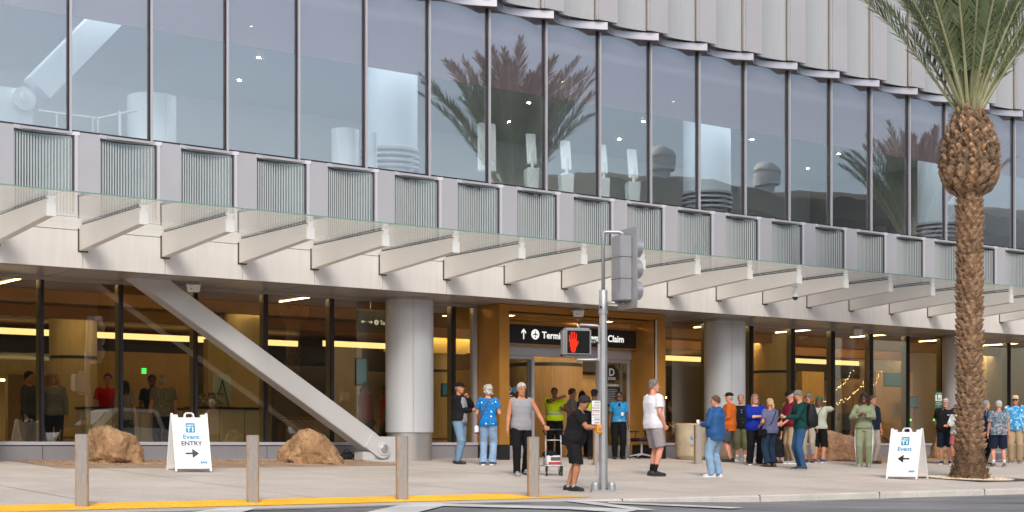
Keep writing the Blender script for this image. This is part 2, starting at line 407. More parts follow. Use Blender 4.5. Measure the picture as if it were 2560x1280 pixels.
# yellow tactile strip: pad with truncated domes
tp = MB(); ya, yb, xa, xb = -10.85, -11.86, -8.0, 15.7
P = [(xa, yb), (xb - .6, yb), (xb + .5, yb), (xb - .6, ya), (xa, ya)]
tp.quad(*[(x, y, SL * y + .006) for x, y in P])
nx = int((xb - 2 - 3.5) / .06)
for i in range(int((15.2 - 5) / .066)):
    for jj in range(15):
        x = 5 + i * .066; y = yb + .04 + jj * .066
        z = SL * y + .006; r, r2, h = .017, .010, .008
        b = len(tp.v)
        tp.v += [(x - r, y - r, z), (x + r, y - r, z), (x + r, y + r, z), (x - r, y + r, z), (x - r2, y - r2, z + h), (x + r2, y - r2, z + h), (x + r2, y + r2, z + h), (x - r2, y + r2, z + h)]
        for f in ((4, 5, 6, 7), (0, 1, 5, 4), (1, 2, 6, 5), (2, 3, 7, 6), (3, 0, 4, 7)): tp.f.append(tuple(b + q for q in f)); tp.m.append(0)
tag(tp.build('tactile_paving', M['yellow']), kind='structure')
# planting beds of brown gravel along the wall
def bed(pts, dz=.004):
    m = MB(); m.quad(*[(x, y, SL * y + dz) for x, y in pts]); return m
gp = lambda *p: [tuple(ground_at(*q)[:2]) for q in p]
lb = gp((13, 1150.5), (150, 1171), (560, 1169), (1004, 1164.5), (985, 1157), (870, 1150.8))
lb = [(x, min(y, -.03)) for x, y in lb]
lb2 = [(-10, -.03), (6, -.03)] 
tag(bed(lb).build('gravel_bed', M['dg']), kind='structure')
rb = gp((1965, 1149), (2225, 1158), (2420, 1158), (2560, 1152))
rb = [(33.4, -.03), rb[0], rb[1], rb[2], (46, -2.4), (46, -.03)]
rb = [(x, min(y, -.03)) for x, y in rb]
tag(bed(rb).build('gravel_bed', M['dg']), kind='structure')
gr = MB()
for poly, n in ((lb, 2600), (rb, 1500)):
    xs_ = [p[0] for p in poly]; 
    for _ in range(n):
        x = rnd.uniform(min(xs_) + .3, min(max(xs_), 44) - .3); y = -rnd.uniform(.1, 1.9); r = rnd.uniform(.01, .028)
        # keep inside the bed outline
        ins = False; m_ = len(poly)
        for i in range(m_):
            (x1, y1), (x2, y2) = poly[i], poly[(i + 1) % m_]
            if (y1 > y) != (y2 > y) and x < (x2 - x1) * (y - y1) / (y2 - y1) + x1: ins = not ins
        if ins: gr.ell((x, y, SL * y + .008), (r, r * rnd.uniform(.7, 1.2), r * .7), 5, 3)
tag(gr.build('gravel_stones', M['dg']), 'loose brown gravel over the planting beds', 'gravel', kind='stuff')
# ================================================================ terminal building
PW = 1.68; X0 = 11.8
K0, K1 = -3, 20
XA, XB = X0 + PW * K0, X0 + PW * (K1 + 1)
TB = empty('terminal_building')
tag(TB, 'long curved glass and grey panel airport terminal front with glass canopy', 'airport terminal')
def part(mb, name, m, par=TB, **kw): return mb.build(name, m, par, **kw)
COLX = [10.1, 20.2, 30.3, 40.4]; CY, CR = -.62, .55
PXA, PXB = 22.55, 27.88      # entrance portal
# ---- plinth and window sills
def spans(): return [(XA, COLX[0] - .3), (COLX[0] + .3, COLX[1] - .3), (COLX[1] + .3, PXA), (PXB, COLX[2] - .3), (COLX[2] + .3, COLX[3] - .3), (COLX[3] + .3, XB)]
for a, b in spans():
    m = MB(); m.box(a, b, -.05, .16, -.05, .285); part(m, 'plinth', M['plinth'])
    m = MB()
    kk = math.ceil((a - X0) / PW)
    while X0 + PW * kk < b: x = X0 + PW * kk; m.box(x - .006, x + .006, -.0535, -.05, .0, .283); kk += 1
    m.box(a, b, -.048, -.02, .286, .305)
    part(m, 'plinth_joint', M['joint'])
    m = MB(); m.box(a, b, -.075, .12, .305, .375); part(m, 'window_sill', M['cap'], bevel=.006)
# ---- ground floor glass and mullions
HEAD = 3.66
M['added_fill'] = emit('pelmet lamp', (1, .88, .68), 15)  # added strip behind the head frames, brightens the people inside
def lower_pane(a, b):
    m = MB(); m.box(a + .03, b - .03, 0, .018, .375, HEAD - .05); return part(m, 'ground_floor_window', M['glass_low'])
for kx in range(K0, K1 + 1):
    a, b = X0 + PW * kx, X0 + PW * (kx + 1)
    for lo, hi in ((a, b),):
        if lo < PXA < hi: hi = PXA
        elif lo < PXB < hi: lo = PXB
        elif lo >= PXA and hi <= PXB: continue
        w_ = lower_pane(lo, hi)
        m = MB(); m.box(lo, hi, -.03, .10, HEAD - .05, HEAD); part(m, 'head_frame', M['soffit'], w_)
        m = MB(); m.quad((lo, .106, HEAD - .045), (hi, .106, HEAD - .045), (hi, .106, HEAD), (lo, .106, HEAD)); part(m, 'added_fill_lamp', M['added_fill'], w_)
        if lo == a:
            m = MB(); m.box(a - .03, a + .03, -.05, .06, .375, HEAD - .05); part(m, 'mullion', M['alu_dk'], w_, bevel=.004)
            m = MB(); m.box(a - .028, a + .028, .06, .24, .36, HEAD - .05); part(m, 'mullion_fin', M['mull_in'], w_)
        if abs(hi - PXA) < 1e-6:
            m = MB(); m.box(PXA - .13, PXA - .02, -.06, .1, .375, HEAD - .05); part(m, 'side_frame', M['alu'], w_)
# ---- soffit over the entrance strip
m = MB(); m.box(XA, XB, -2.03, -.0, 3.665, 3.70); part(m, 'soffit', M['soffit'])
m = MB()
for y in (-1.85, -.25): m.box(XA, XB, y, y + .015, 3.6625, 3.665)
for kx in range(K0, K1 + 1): m.box(X0 + PW * kx - .005, X0 + PW * kx + .005, -1.83, -.26, 3.6628, 3.665)
part(m, 'soffit_joint', M['joint'])
# ---- fascia, canopy beams and glass
for kx in range(K0, K1 + 1):
    a, b = X0 + PW * kx, X0 + PW * (kx + 1)
    m = MB(); m.box(a + .006, b - .006, -2.10, -2.03, 3.655, 4.36); part(m, 'fascia_panel', M['fascia'])
    m = MB(); m.box(a + .004, b - .004, -2.085, -2.03, 4.375, 4.66); part(m, 'upper_fascia_panel', M['fascia'])
m = MB(); m.box(XA, XB, -2.03, -1.98, 3.70, 4.66); part(m, 'fascia_backing', M['joint'])
for kx in range(K0, K1 + 2):
    x = X0 + PW * kx; yw, yt = -2.10, -4.80
    m = MB(); zb = lambda t: 3.98 + .21 * t; ztp = lambda t: 4.40 + .02 * t
    def bar(h, z0a, z0b, z1a, z1b, mb):
        mb.hexa([(x - h, yt, z0b), (x + h, yt, z0b), (x + h, yw, z0a), (x - h, yw, z0a), (x - h, yt, z1b), (x + h, yt, z1b), (x + h, yw, z1a), (x - h, yw, z1a)])
    bar(.075, 3.98, 4.19, 4.37, 4.40, m); bar(.062, 4.37, 4.40, 4.46, 4.485, m)
    bm_ = part(m, 'canopy_beam', M['beam'], bevel=.004)
    m = MB(); bar(.02, 4.46, 4.485, 4.492, 4.515, m); part(m, 'gasket', M['joint'], bm_)
    m = MB(); m.box(x - .082, x + .082, yt - .05, yt, 4.18, 4.40); m.box(x - .055, x + .055, yt - .046, yt, 4.40, 4.49)
    m.box(x - .075, x + .075, yt - .044, yt, 4.49, 4.522); part(m, 'end_cap', M['white'], bm_, bevel=.004)
    m = MB(); m.box(x - .1, x + .1, -2.112, -2.10, 3.955, 4.0); m.box(x - .1, x - .075, -2.112, -2.10, 4.0, 4.40); part(m, 'bracket_shadow_gap', M['joint'], bm_)
    if kx <= K1:
        m = MB(); a, b = x + .01, x + PW - .01
        zi, zo = 4.515, 4.555
        p = [(a, -5.40, zo - .022), (b, -5.40, zo - .022), (b, -2.09, zi - .022), (a, -2.09, zi - .022), (a, -5.40, zo), (b, -5.40, zo), (b, -2.09, zi), (a, -2.09, zi)]
        i0 = len(m.f); m.hexa(p)
        m.m[i0 + 2] = 1
        part(m, 'canopy_glass', [M['glass_can'], M['glass_edge']])
# ---- balustrade band: flat panels alternating with curved ribbed vents
for kx in range(K0, K1 + 1):
    xm = X0 + PW * kx + .04; g0, g1 = xm + .36, xm + PW - .15     # ribbed vent; the flat panel is from g1-PW to g0
    p0, p1 = g1 - PW, g0
    m = MB(); zt0, zt1 = 6.20, 6.37
    m.box(p0, p1, -1.97, -1.90, 4.66, zt0)
    part(m, 'balustrade_panel', M['panel'], bevel=.003)
    m = MB(); m.hexa([(p0, -1.965, zt0 + .004), (xm + PW - .15, -1.965, zt0 + .07), (xm + PW - .15, -1.33, 6.33), (p0, -1.33, 6.33), (p0, -1.965, zt0 + .012), (g1, -1.965, zt0 + .085), (g1, -1.33, 6.385), (p0, -1.33, 6.385)])
    # sloping apron under the glazing
    m = MB(); m.hexa([(p0, -1.96, zt0 + .002), (g1, -1.96, zt0 + .002), (g1, -1.31, 6.25), (p0, -1.31, 6.25), (p0, -1.96, zt0 + .05), (g1, -1.96, zt0 + .05), (g1, -1.31, 6.375), (p0, -1.31, 6.375)])
    part(m, 'sill_apron', M['panel'])
    N = 14; cv = lambda t: .11 * sin(pi * t)
    A = [(g0 + (g1 - g0) * i / N, -1.90 + cv(i / N), 4.66) for i in range(N + 1)]
    m = MB(); m.strip(A, [(x, y, 6.19) for x, y, z in A]); m.strip([(x, y + .03, z) for x, y, z in A], [(x, y + .03, 6.19) for x, y, z in A])
    vg = part(m, 'vent_window', M['vent_glass'], smooth=True)
    m = MB(); nr = 20
    for i in range(nr):
        t = (i + .5) / nr; x = g0 + (g1 - g0) * t; y = -1.90 + cv(t)
        m.box(x - .011, x + .011, y - .024, y - .004, 4.66, 6.13 )
    part(m, 'vent_rib', mat('vent rib', L((194, 199, 201)), .35, .2) if 'rib' not in M else M['rib'], vg)
    if 'rib' not in M: M['rib'] = vg.children[0].data.materials[0]
    m = MB(); m.box(g1 - .03, g1 + .0, -1.95, -1.88, 4.66, 6.19); part(m, 'side_gasket', M['joint'], vg)
    m = MB(); m.box(g1 + .002, g1 + .06, -1.985, -1.97, 4.66, 6.19); part(m, 'edge_trim', M['cap'], vg)
    m = MB(); rows = []
    for i in range(N + 1):
        t = i / N; x = g0 - .005 + (g1 + .10 - g0) * t; y = -1.99 + cv(t) * .9
        rows.append([(x, y, 6.185), (x, y, 6.255), (x, y + .13, 6.262), (x, y + .13, 6.185)])
    m.ring_loft(rows); part(m, 'vent_cap', M['cap'], vg)
m = MB(); m.box(XA, XB, -1.72, -1.45, 4.66, 6.30); part(m, 'spandrel_backing', M['dark_int'])
# ---- upper glazing
UZ0, UZ1 = 6.385, 10.46
for kx in range(K0, K1 + 1):
    a, b = X0 + .04 + PW * kx, X0 + .04 + PW * (kx + 1)
    m = MB(); m.box(a + .03, b - .02, -1.30, -1.285, UZ0 + .03, UZ1); u = part(m, 'upper_window', M['glass_up'])
    m = MB(); m.box(a, b, -1.33, -1.25, UZ0 - .03, UZ0 + .028); part(m, 'bottom_gasket', M['alu_dk'], u)
    m = MB(); m.box(a - .03, a + .0, -1.315, -1.24, UZ0 + .03, UZ1); part(m, 'mullion_gasket', M['alu_dk'], u)
    m = MB(); m.box(a + .004, a + .020, -1.37, -1.24, UZ0 - .02, UZ1 - .05); m.box(a - .012, a + .036, -1.385, -1.37, UZ0 - .02, UZ1 - .05)
    part(m, 'mullion', M['alu'], u, bevel=.003)
    m = MB(); m.box(a + .0, b - .0, -1.20, -1.192, 8.66, UZ1); m.box(a, b, -1.205, -1.187, 8.645, 8.66); part(m, 'roller_blind', M['blind'], u)
# ---- scalloped cornice and the screen above it
cd = lambda t: .34 * sin(pi * t ** .78)
for kx in range(K0, K1 + 1):
    a = X0 + .04 + PW * kx; N = 16; rows = []
    for i in range(N + 1):
        t = i / N; x = a + PW * t; y = -1.66 + cd(t)
        rows.append([(x, y, 10.41), (x, y, 10.585), (x, y + .012, 10.60), (x, -1.1, 10.60), (x, -1.1, 10.47), (x, y + .02, 10.40)])
    m = MB(); m.ring_loft(rows); part(m, 'scalloped_cornice', M['cornice'], auto=35)
    # fritted glass screen with rib texture, and the flat metal panel that laps over the next bay
    g0, g1 = a + .28, a + PW - .33
    A = []
    for i in range(N + 1):
        t = i / N; x = g0 + (g1 - g0) * t; A.append((x, -1.62 + cd((x - a) / PW) * .45, 10.61))
    m = MB(); m.strip(A, [(x, y, 15.6) for x, y, z in A]); m.strip([(x, y + .03, z) for x, y, z in A], [(x, y + .03, 15.6) for x, y, z in A])
    sg = part(m, 'screen_glass', M['frit'], smooth=True)
    m = MB(); e = A[-1]; m.box(g1, g1 + .05, -1.635, -1.58, 10.61, 15.6); part(m, 'screen_mullion', M['panel_hi'], sg)
    m = MB(); m.box(g1 + .05, g1 + .64, -1.67, -1.60, 10.61, 15.6); part(m, 'screen_panel', M['panel_hi'], bevel=.003)
    m = MB(); m.box(g1 + .2, g1 + .95, -1.44, -1.34, 10.61, 15.6); part(m, 'panel_backing', M['frit'])
    m = MB(); m.box(g1 + .64, g1 + .65, -1.66, -1.60, 10.62, 15.6); m.box(g1 - .01, g1, -1.63, -1.58, 10.62, 15.6); part(m, 'shadow_gap', M['soffit'])
    m = MB(); m.box(g1 + .05, g1 + .64, -1.674, -1.66, 13.02, 13.03); part(m, 'panel_joint', M['joint'])
m = MB(); m.box(XA, XB, -1.30, -1.12, 10.60, 15.70); part(m, 'parapet', M['panel_hi'])
m = MB(); m.box(XA, XB, -1.12, .3, 10.61, 10.75); m.box(XA, XB, 4.8, 20, 10.61, 10.75); part(m, 'roof', M['panel_hi'])  # slot in roof and ceiling added to let daylight onto the columns
# ---- floors, ceilings and walls inside
m = MB(); m.box(XA, XB, .16, 20, -.1, -.002); part(m, 'lobby_floor', M['floor_int'])
m = MB(); m.box(XA, XB, .0, 20, 3.70, 3.76); part(m, 'lobby_ceiling', M['ceil_int'])
m = MB(); m.box(XA, XB, -1.98, 20, 3.80, 4.60); m.box(XA, XB, -1.30, 20, 4.60, 6.30); part(m, 'floor_slab', M['dark_int'])
m = MB(); m.box(XA, XB, 20, 20.2, 0, 10.6); part(m, 'lobby_back_wall', M['wall_int'])
for x, nm in ((XA - .2, 'end_wall'), (XB, 'end_wall')):
    m = MB(); m.box(x, x + .2, -1.3 if nm else 0, 20.2, 3.8, 15.75); m.box(x, x + .2, -.05, 20.2, 0, 3.8); part(m, nm, M['panel'])
m = MB(); m.box(XA, XB, -1.20, .3, 10.47, 10.56); m.box(XA, XB, 4.8, 12, 10.47, 10.56); part(m, 'upper_ceiling', M['white_int'])
m = MB(); m.box(XA, XB, 11.5, 11.7, 6.3, 10.5); part(m, 'upper_back_wall', M['white_int'])
m = MB(); m.box(XA, XB, -1.25, 11.5, 6.302, 6.33); part(m, 'upper_floor', M['floor_int'])
# dropped ceiling rafts with lit coves in the lobby
def cove(x0, x1, y, z, depth=3.0, h=.17):
    m = MB(); m.box(x0, x1, y, y + depth, z - .5, z - .02); r = part(m, 'ceiling_raft', M['dark_int'])
    m = MB(); m.box(x0, x1, y + .05, y + .06, z, z + h); part(m, 'cove_light', M['cove'], r)
    m = MB(); m.box(x0, x1, y + .2, y + .22, z - .4, z - .28); 
    return r
cove(XA, 24.5, 12.0, 3.36, 4)
cove(24.5, 30.5, 10.5, 3.30, 4)
cove(33.0, 39.5, 9.0, 3.22, 4)
cove(41.5, XB, 9.0, 3.34, 4)
for x0, x1, y0, y1, z in ((12, 21, 15, 15.3, 2.2), (41, 46, 13, 13.3, 2.1)):
    m = MB(); m.box(x0, x1, y0, y1, z, z + .05); part(m, 'shelf_light', M['lampw'])
# sloping pale yellow wing of the ceiling
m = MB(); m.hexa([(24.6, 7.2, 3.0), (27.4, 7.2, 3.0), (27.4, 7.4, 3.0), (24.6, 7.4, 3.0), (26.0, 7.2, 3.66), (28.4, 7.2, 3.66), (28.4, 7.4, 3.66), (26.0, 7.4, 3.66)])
part(m, 'ceiling_wing', mat('pale yellow plaster wing', L((220, 196, 120)), .6))
# perpendicular strip lamps near the glass and downlights
m_l = []
for kx in range(K0, K1, 2):
    x = X0 + PW * (kx + .9)
    m = MB(); m.box(x - .02, x + .02, .7, 2.1, 3.675, 3.70); part(m, 'strip_lamp', M['lampw'])
m = MB()
for i in range(46):
    x = rnd.uniform(XA + 2, XB - 2); y = rnd.choice((3.2, 5.4, 7.6, 9.8)); m.lathe([(.0, 3.694), (.06, 3.694), (.06, 3.699), (0, 3.699)], (x, y), 10, cap=False)
part(m, 'downlight', M['lamp'])
m = MB()
for i in range(40):
    x = XA + 1.5 + i * 1.15 + rnd.uniform(-.3, .3); y = (0.8, 3.5, 6.2, 8.8)[i % 4]; m.lathe([(0, 10.462), (.045, 10.462), (.045, 10.467), (0, 10.467)], (x, y), 10, cap=False)
part(m, 'upper_downlight', emit('upstairs downlight', (1, .86, .66), 260))
# downstand beams hiding added glowing strips that brighten the lobby
M['beamfill'] = emit('added beam fill', (1, .80, .52), 8.0)
for x0, x1, y, ml_ in ((XA, 22.3, 2.7, 4), (28.2, XB, 2.7, 24), (XA, 22.3, 6.6, 5), (22.3, XB, 6.6, 10)):
    m = MB(); m.box(x0, x1, y, y + .3, 3.42, 3.70); r = part(m, 'ceiling_beam', M['ceil_int']); m = MB(); m.box(x0, x1, y + .305, y + .32, 3.46, 3.66); part(m, 'added_beam_fill', emit('added beam fill', (1, .80, .52), ml_), r)
m = MB(); m.box(XA, XB, .35, .85, 10.43, 10.468); part(m, 'added_column_fill', emit('added column fill', (.86, .95, 1), 8))  # added strip hidden above the blinds to brighten the upstairs columns
# interior piers
for px, Y, R, mt in ((183, 8.5, .6, 'wall_int'), (615, 3.6, .5, 'wall_int'), (1930, 3.2, .72, 'wall_int'), (1085, 9, .6, 'wall_int'), (2360, 6, .8, 'wall_int'), (2475, 3.5, .5, 'wall_int')):
    x = at(px, Y); m = MB(); m.lathe([(R, 0), (R, 3.70)], (x, Y), 40, False); c = part(m, 'lobby_pier', M[mt], auto=40)
    m = MB(); m.lathe([(R + .01, 2.52), (R + .01, 2.60)], (x, Y), 40, False); part(m, 'shadow_gap', M['black'], c)
    m = MB()
    for z in (.12, .24, .36, .48): m.lathe([(R + .02, z), (R + .02, z + .05)], (x, Y), 40, False)
    part(m, 'base_ring', M['gold_dk'], c)
# curved wood drum seen through the open door, and partitions of the lobby
xd = at(1390, 7.5); m = MB(); m.lathe([(1.15, 0), (1.15, 3.70)], (xd, 8), 48, False); c = part(m, 'wood_drum', M['wood_int'], auto=40)
m = MB(); m.lathe([(1.16, 2.75), (1.16, 2.86)], (xd, 8), 48, False); part(m, 'shadow_gap', M['black'], c)
for px0, px1, Y, z0, z1, mt in ((20, 130, 13, 0, 2.3, 'olive_int'), (225, 480, 10.5, 0, 2.9, 'olive_int'), (520, 655, 5.6, .9, 3.0, 'wall_int'), (828, 905, 5.2, 0, 2.9, 'counter'), (1440, 1500, 9.5, 0, 3.0, 'wood_int'),
                               (1680, 1756, 7, .2, 2.9, 'dark_int'), (2190, 2330, 6.5, 0, 3.0, 'wood_int'), (2005, 2060, 5.5, 0, 2.8, 'olive_int'), (2110, 2180, 9, 0, 3.0, 'olive_int'), (2430, 2640, 5, 0, 3.3, 'wall_int'), (1868, 1900, 5.0, 0, 3.4, 'olive_int'), (690, 830, 9, 0, 2.6, 'dark_int')):
    a, b = at(px0, Y), at(px1, Y); m = MB(); m.box(a, b, Y, Y + .25, z0, z1); part(m, 'lobby_partition', M[mt])
# ---- big round columns with stainless skirts
for x in COLX:
    m = MB(); m.lathe([(CR, .60), (CR, 3.67)], (x, CY), 64, False); c = part(m, 'column', M['column'], auto=40)
    m = MB(); m.lathe([(CR - .035, -.06), (CR - .035, .60), (CR, .602)], (x, CY), 64, False); part(m, 'column_skirt', M['steel'], c, auto=40)
    m = MB()
    for a in (-115, 20):
        t = radians(a); m.box(x + CR * cos(t) - .004, x + CR * cos(t) + .004, CY + CR * sin(t) - .006, CY + CR * sin(t) + .004, .61, 3.66)
    m.lathe([(CR + .012, 3.60), (CR + .012, 3.664)], (x, CY), 64, False)
    part(m, 'column_seam', M['soffit'], c)
# ---- diagonal box brace with its pin foot
def brace_box(p0, p1, wd, y0, y1):
    a, b = Vector(p0), Vector(p1); d = (b - a).normalized(); n = Vector((-d.y, d.x)) * wd / 2
    q = [a + n, b + n, b - n, a - n]
    m = MB(); m.hexa([(v.x, y0, v.y) for v in (q[3], q[2], q[1], q[0])] + [(v.x, y1, v.y) for v in (q[3], q[2], q[1], q[0])]); return m
b0, b1 = (13.08, 4.05), (18.98, .37)
br = part(brace_box(b0, b1, .43, -1.0, -.6), 'diagonal_brace', M['brace'], bevel=.012)
d = (Vector(b1) - Vector(b0)).normalized()
m = MB(); fx, fz = 19.22, .21
n_ = 24; pts = [(fx + .20 * cos(t), fz + .20 * sin(t)) for t in [radians(a) for a in range(-120, 61, 12)]]
a1 = Vector((fx, fz)) - d * .42; nn = Vector((-d.y, d.x))
poly = pts + [tuple(a1 + nn * .2), tuple(a1 - nn * .2)]
m.prism(poly, 'y', -1.03, -.935); part(m, 'brace_knuckle', M['brace'], br, bevel=.006)
m = MB()
for y0, y1 in ((-.93, -.86), (-.66, -.58)):
    m.box(19.05, 19.62, y0, y1, -.06, .50)
m.box(18.75, 19.65, -1.04, -.5, -.06, -.02); m.box(18.72, 19.05, -.98, -.62, -.02, .16)
part(m, 'foot_plate', M['brace'], br, bevel=.008)
m = MB(); rot = [(.20, -1.035), (.20, -1.02)]
ring = lambda r, y: [(fx + .02 + r * cos(2 * pi * k / 32), y, fz + .02 + r * sin(2 * pi * k / 32)) for k in range(32)]
m.ring_loft([ring(.15, -1.028), ring(.15, -1.05), ring(.135, -1.055)]); part(m, 'pin_collar', M['brace'], br, auto=40)
m = MB(); m.ring_loft([ring(.095, -1.05), ring(.095, -1.075), ring(.08, -1.085)]); part(m, 'pin', M['steel'], br, auto=40)
# ---- upper floor brace and columns behind the glass
x0_, z0_ = at(62, 1.3, 250); x1_, z1_ = at(372, 1.3, -60)
ub = part(brace_box((x0_ + .25, z0_ + .25), (x1_, z1_), .58, 1.1, 1.5), 'upper_brace', M['white_int'], bevel=.012)
m = MB(); xx, zz = at(58, 1.1, 247); rg = lambda r, y: [(xx + r * cos(2 * pi * k / 28), y, zz + r * sin(2 * pi * k / 28)) for k in range(28)]
m.ring_loft([rg(.24, 1.0), rg(.24, 1.25)]); m.ring_loft([rg(.10, .95), rg(.10, 1.0)]); part(m, 'pin', M['white_int'], ub, auto=40)
xa_, _ = at(-20, 1.3, 300); xb_, zt_ = at(78, 1.3, 228); m = MB(); m.box(xa_, xb_, 1.2, 1.45, 6.33, zt_); part(m, 'foot_plate', M['white_int'], ub, bevel=.01)
for x, y in ((21.3, 1.9), (32.1, 1.9), (42.6, 1.9)):
    R = .68; m = MB(); m.lathe([(R, 7.55), (R, 10.47)], (x, y), 64, False); c = part(m, 'upper_column', M['white_int'], auto=40)
    m = MB()
    for z in (7.42, 7.28, 7.14, 7.0): m.lathe([(R, z + .045), (R + .05, z + .06), (R + .05, z + .12), (R, z + .13)], (x, y), 64, False)
    m.lathe([(R - .08, 6.33), (R - .08, 7.03)], (x, y), 48, False); part(m, 'ring_base', M['cap'], c, auto=40)
# handrail upstairs
hr = MB(); 
hx = [at(px, .3) for px in (96, 142, 232, 245, 275)]
hr.tube([(hx[0], .3, 7.05), (hx[3], .3, 7.05), (hx[3] + .5, -.5, 7.15)], .025)
for x in hx[1:4]: hr.tube([(x, .3, 6.33), (x, .3, 7.05)], .022)
hr.tube([(hx[4], -.2, 6.33), (hx[4], -.2, 7.15)], .035); part(hr, 'handrail', M['cap'])
# ---- entrance portal of bronze panels
PF = -.92; DZ = 2.52
m = MB()
m.box(PXA, PXA + .30, PF, .0, .32, 3.655); m.box(PXB - .32, PXB, PF, .0, .32, 3.655); m.box(PXA + .30, PXB - .32, PF, .0, 3.52, 3.655)
po = part(m, 'entrance_portal', M['gold'], bevel=.006)
for a, b in ((PXA - .004, PXA + .304), (PXB - .324, PXB + .004)): m = MB(); m.box(a, b, PF - .004, .0, -.06, .318); part(m, 'portal_base', M['black'], po)
m = MB()
for i, (y0, y1, z0) in enumerate(((-.86, -.70, 3.50), (-.66, -.48, 3.44), (-.44, -.28, 3.37), (-.24, .05, 3.27))):
    m.box(PXA + .302, PXB - .322, y0, y1, z0, z0 + .05)
part(m, 'ceiling_slat', M['gold'], po)
m = MB(); m.box(PXA + .302, PXB - .322, -.85, .0, 3.50, 3.515); part(m, 'ceiling_lining', M['gold_dk'], po)
m = MB(); m.box(PXB - .40, PXB - .385, PF + .03, -.0, .32, 3.50)
part(m, 'jamb_lining', M['gold'], po)
m = MB(); m.tube([(PXB - .335, PF + .0, .32), (PXB - .335, PF + .0, 3.5)], .022); part(m, 'downpipe', M['alu'], po)
# door set
IA, IB = PXA + .302, PXB - .402
m = MB(); m.box(IA, IB, -.05, .15, DZ, 2.76); m.box(IA, IB, -.06, .1, 2.76, 2.79); part(m, 'door_header', M['alu'])
m = MB(); m.box(IA, IB, -.03, .14, 2.79, 3.27); part(m, 'header_infill', M['gold_dk'])
def door_leaf(a, b, y, name, st=.09, bt=.30):
    m = MB(); m.box(a, a + st, y, y + .05, .01, DZ); m.box(b - st, b, y, y + .05, .01, DZ); m.box(a + st, b - st, y, y + .05, DZ - .09, DZ); m.box(a + st, b - st, y, y + .05, .01, bt)
    f = part(m, name, M['alu'], bevel=.003); m = MB(); m.box(a + st, b - st, y + .02, y + .03, bt, DZ - .09); part(m, 'door_glass', M['glass_door'], f); return f
da = at(1335, 0); db = at(1492, 0)
door_leaf(IA, da + .02, .0, 'sliding_door'); door_leaf(IA + .04, da - .04, .08, 'sliding_door')
door_leaf(db, IB, .0, 'sliding_door', .10); door_leaf(db + .06, db + .95, .08, 'sliding_door')
m = MB(); m.box(at(1398, 0), at(1420, 0), -.09, -.05, DZ + .02, DZ + .07); part(m, 'door_sensor', M['black'])
m = MB(); m.box(IA, IB, -.1, .3, .0, .012); part(m, 'threshold', M['steel'])
# ================================================================ date palms
def leaf_mat(name, c1, c2, rough=.5):
    m = mat(name, c1, rough, 0, .0); n = m.node_tree; b = n.nodes['Principled BSDF']
    tc = n.nodes.new('ShaderNodeTexCoord'); z = n.nodes.new('ShaderNodeTexNoise'); z.inputs['Scale'].default_value = 1.4; z.inputs['Detail'].default_value = 4
    mr = n.nodes.new('ShaderNodeMapRange'); mr.inputs['From Min'].default_value = .35; mr.inputs['From Max'].default_value = .65
    mx = n.nodes.new('ShaderNodeMix'); mx.data_type = 'RGBA'; mx.inputs['A'].default_value = (*c1[:3], 1); mx.inputs['B'].default_value = (*c2[:3], 1)
    n.links.new(tc.outputs['Object'], z.inputs['Vector']); n.links.new(z.outputs['Fac'], mr.inputs[0]); n.links.new(mr.outputs[0], mx.inputs['Factor']); n.links.new(mx.outputs['Result'], b.inputs['Base Color'])
    return m
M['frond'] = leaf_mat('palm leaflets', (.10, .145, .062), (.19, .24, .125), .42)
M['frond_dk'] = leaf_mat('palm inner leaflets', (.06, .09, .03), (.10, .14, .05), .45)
M['rachis'] = leaf_mat('palm leaf stalk', (.30, .31, .15), (.42, .42, .26), .5)
M['bark'] = mat('palm bark dark', (.06, .035, .02), .9, 0, .5, 9, .5, 30, var2=(.20, .13, .08, 1))
M['boot'] = mat('palm leaf base boot', (.25, .14, .075), .85, 0, .5, 8, .5, 34, var2=(.50, .32, .19, 1))
M['boot2'] = mat('palm boot orange', (.36, .17, .07), .8, 0, .4, 7, .4, 34, var2=(.50, .30, .16, 1))
M['fibre'] = mat('palm fibre', (.17, .095, .05), .95, 0, .5, 14, .6, 60, var2=(.32, .21, .13, 1))
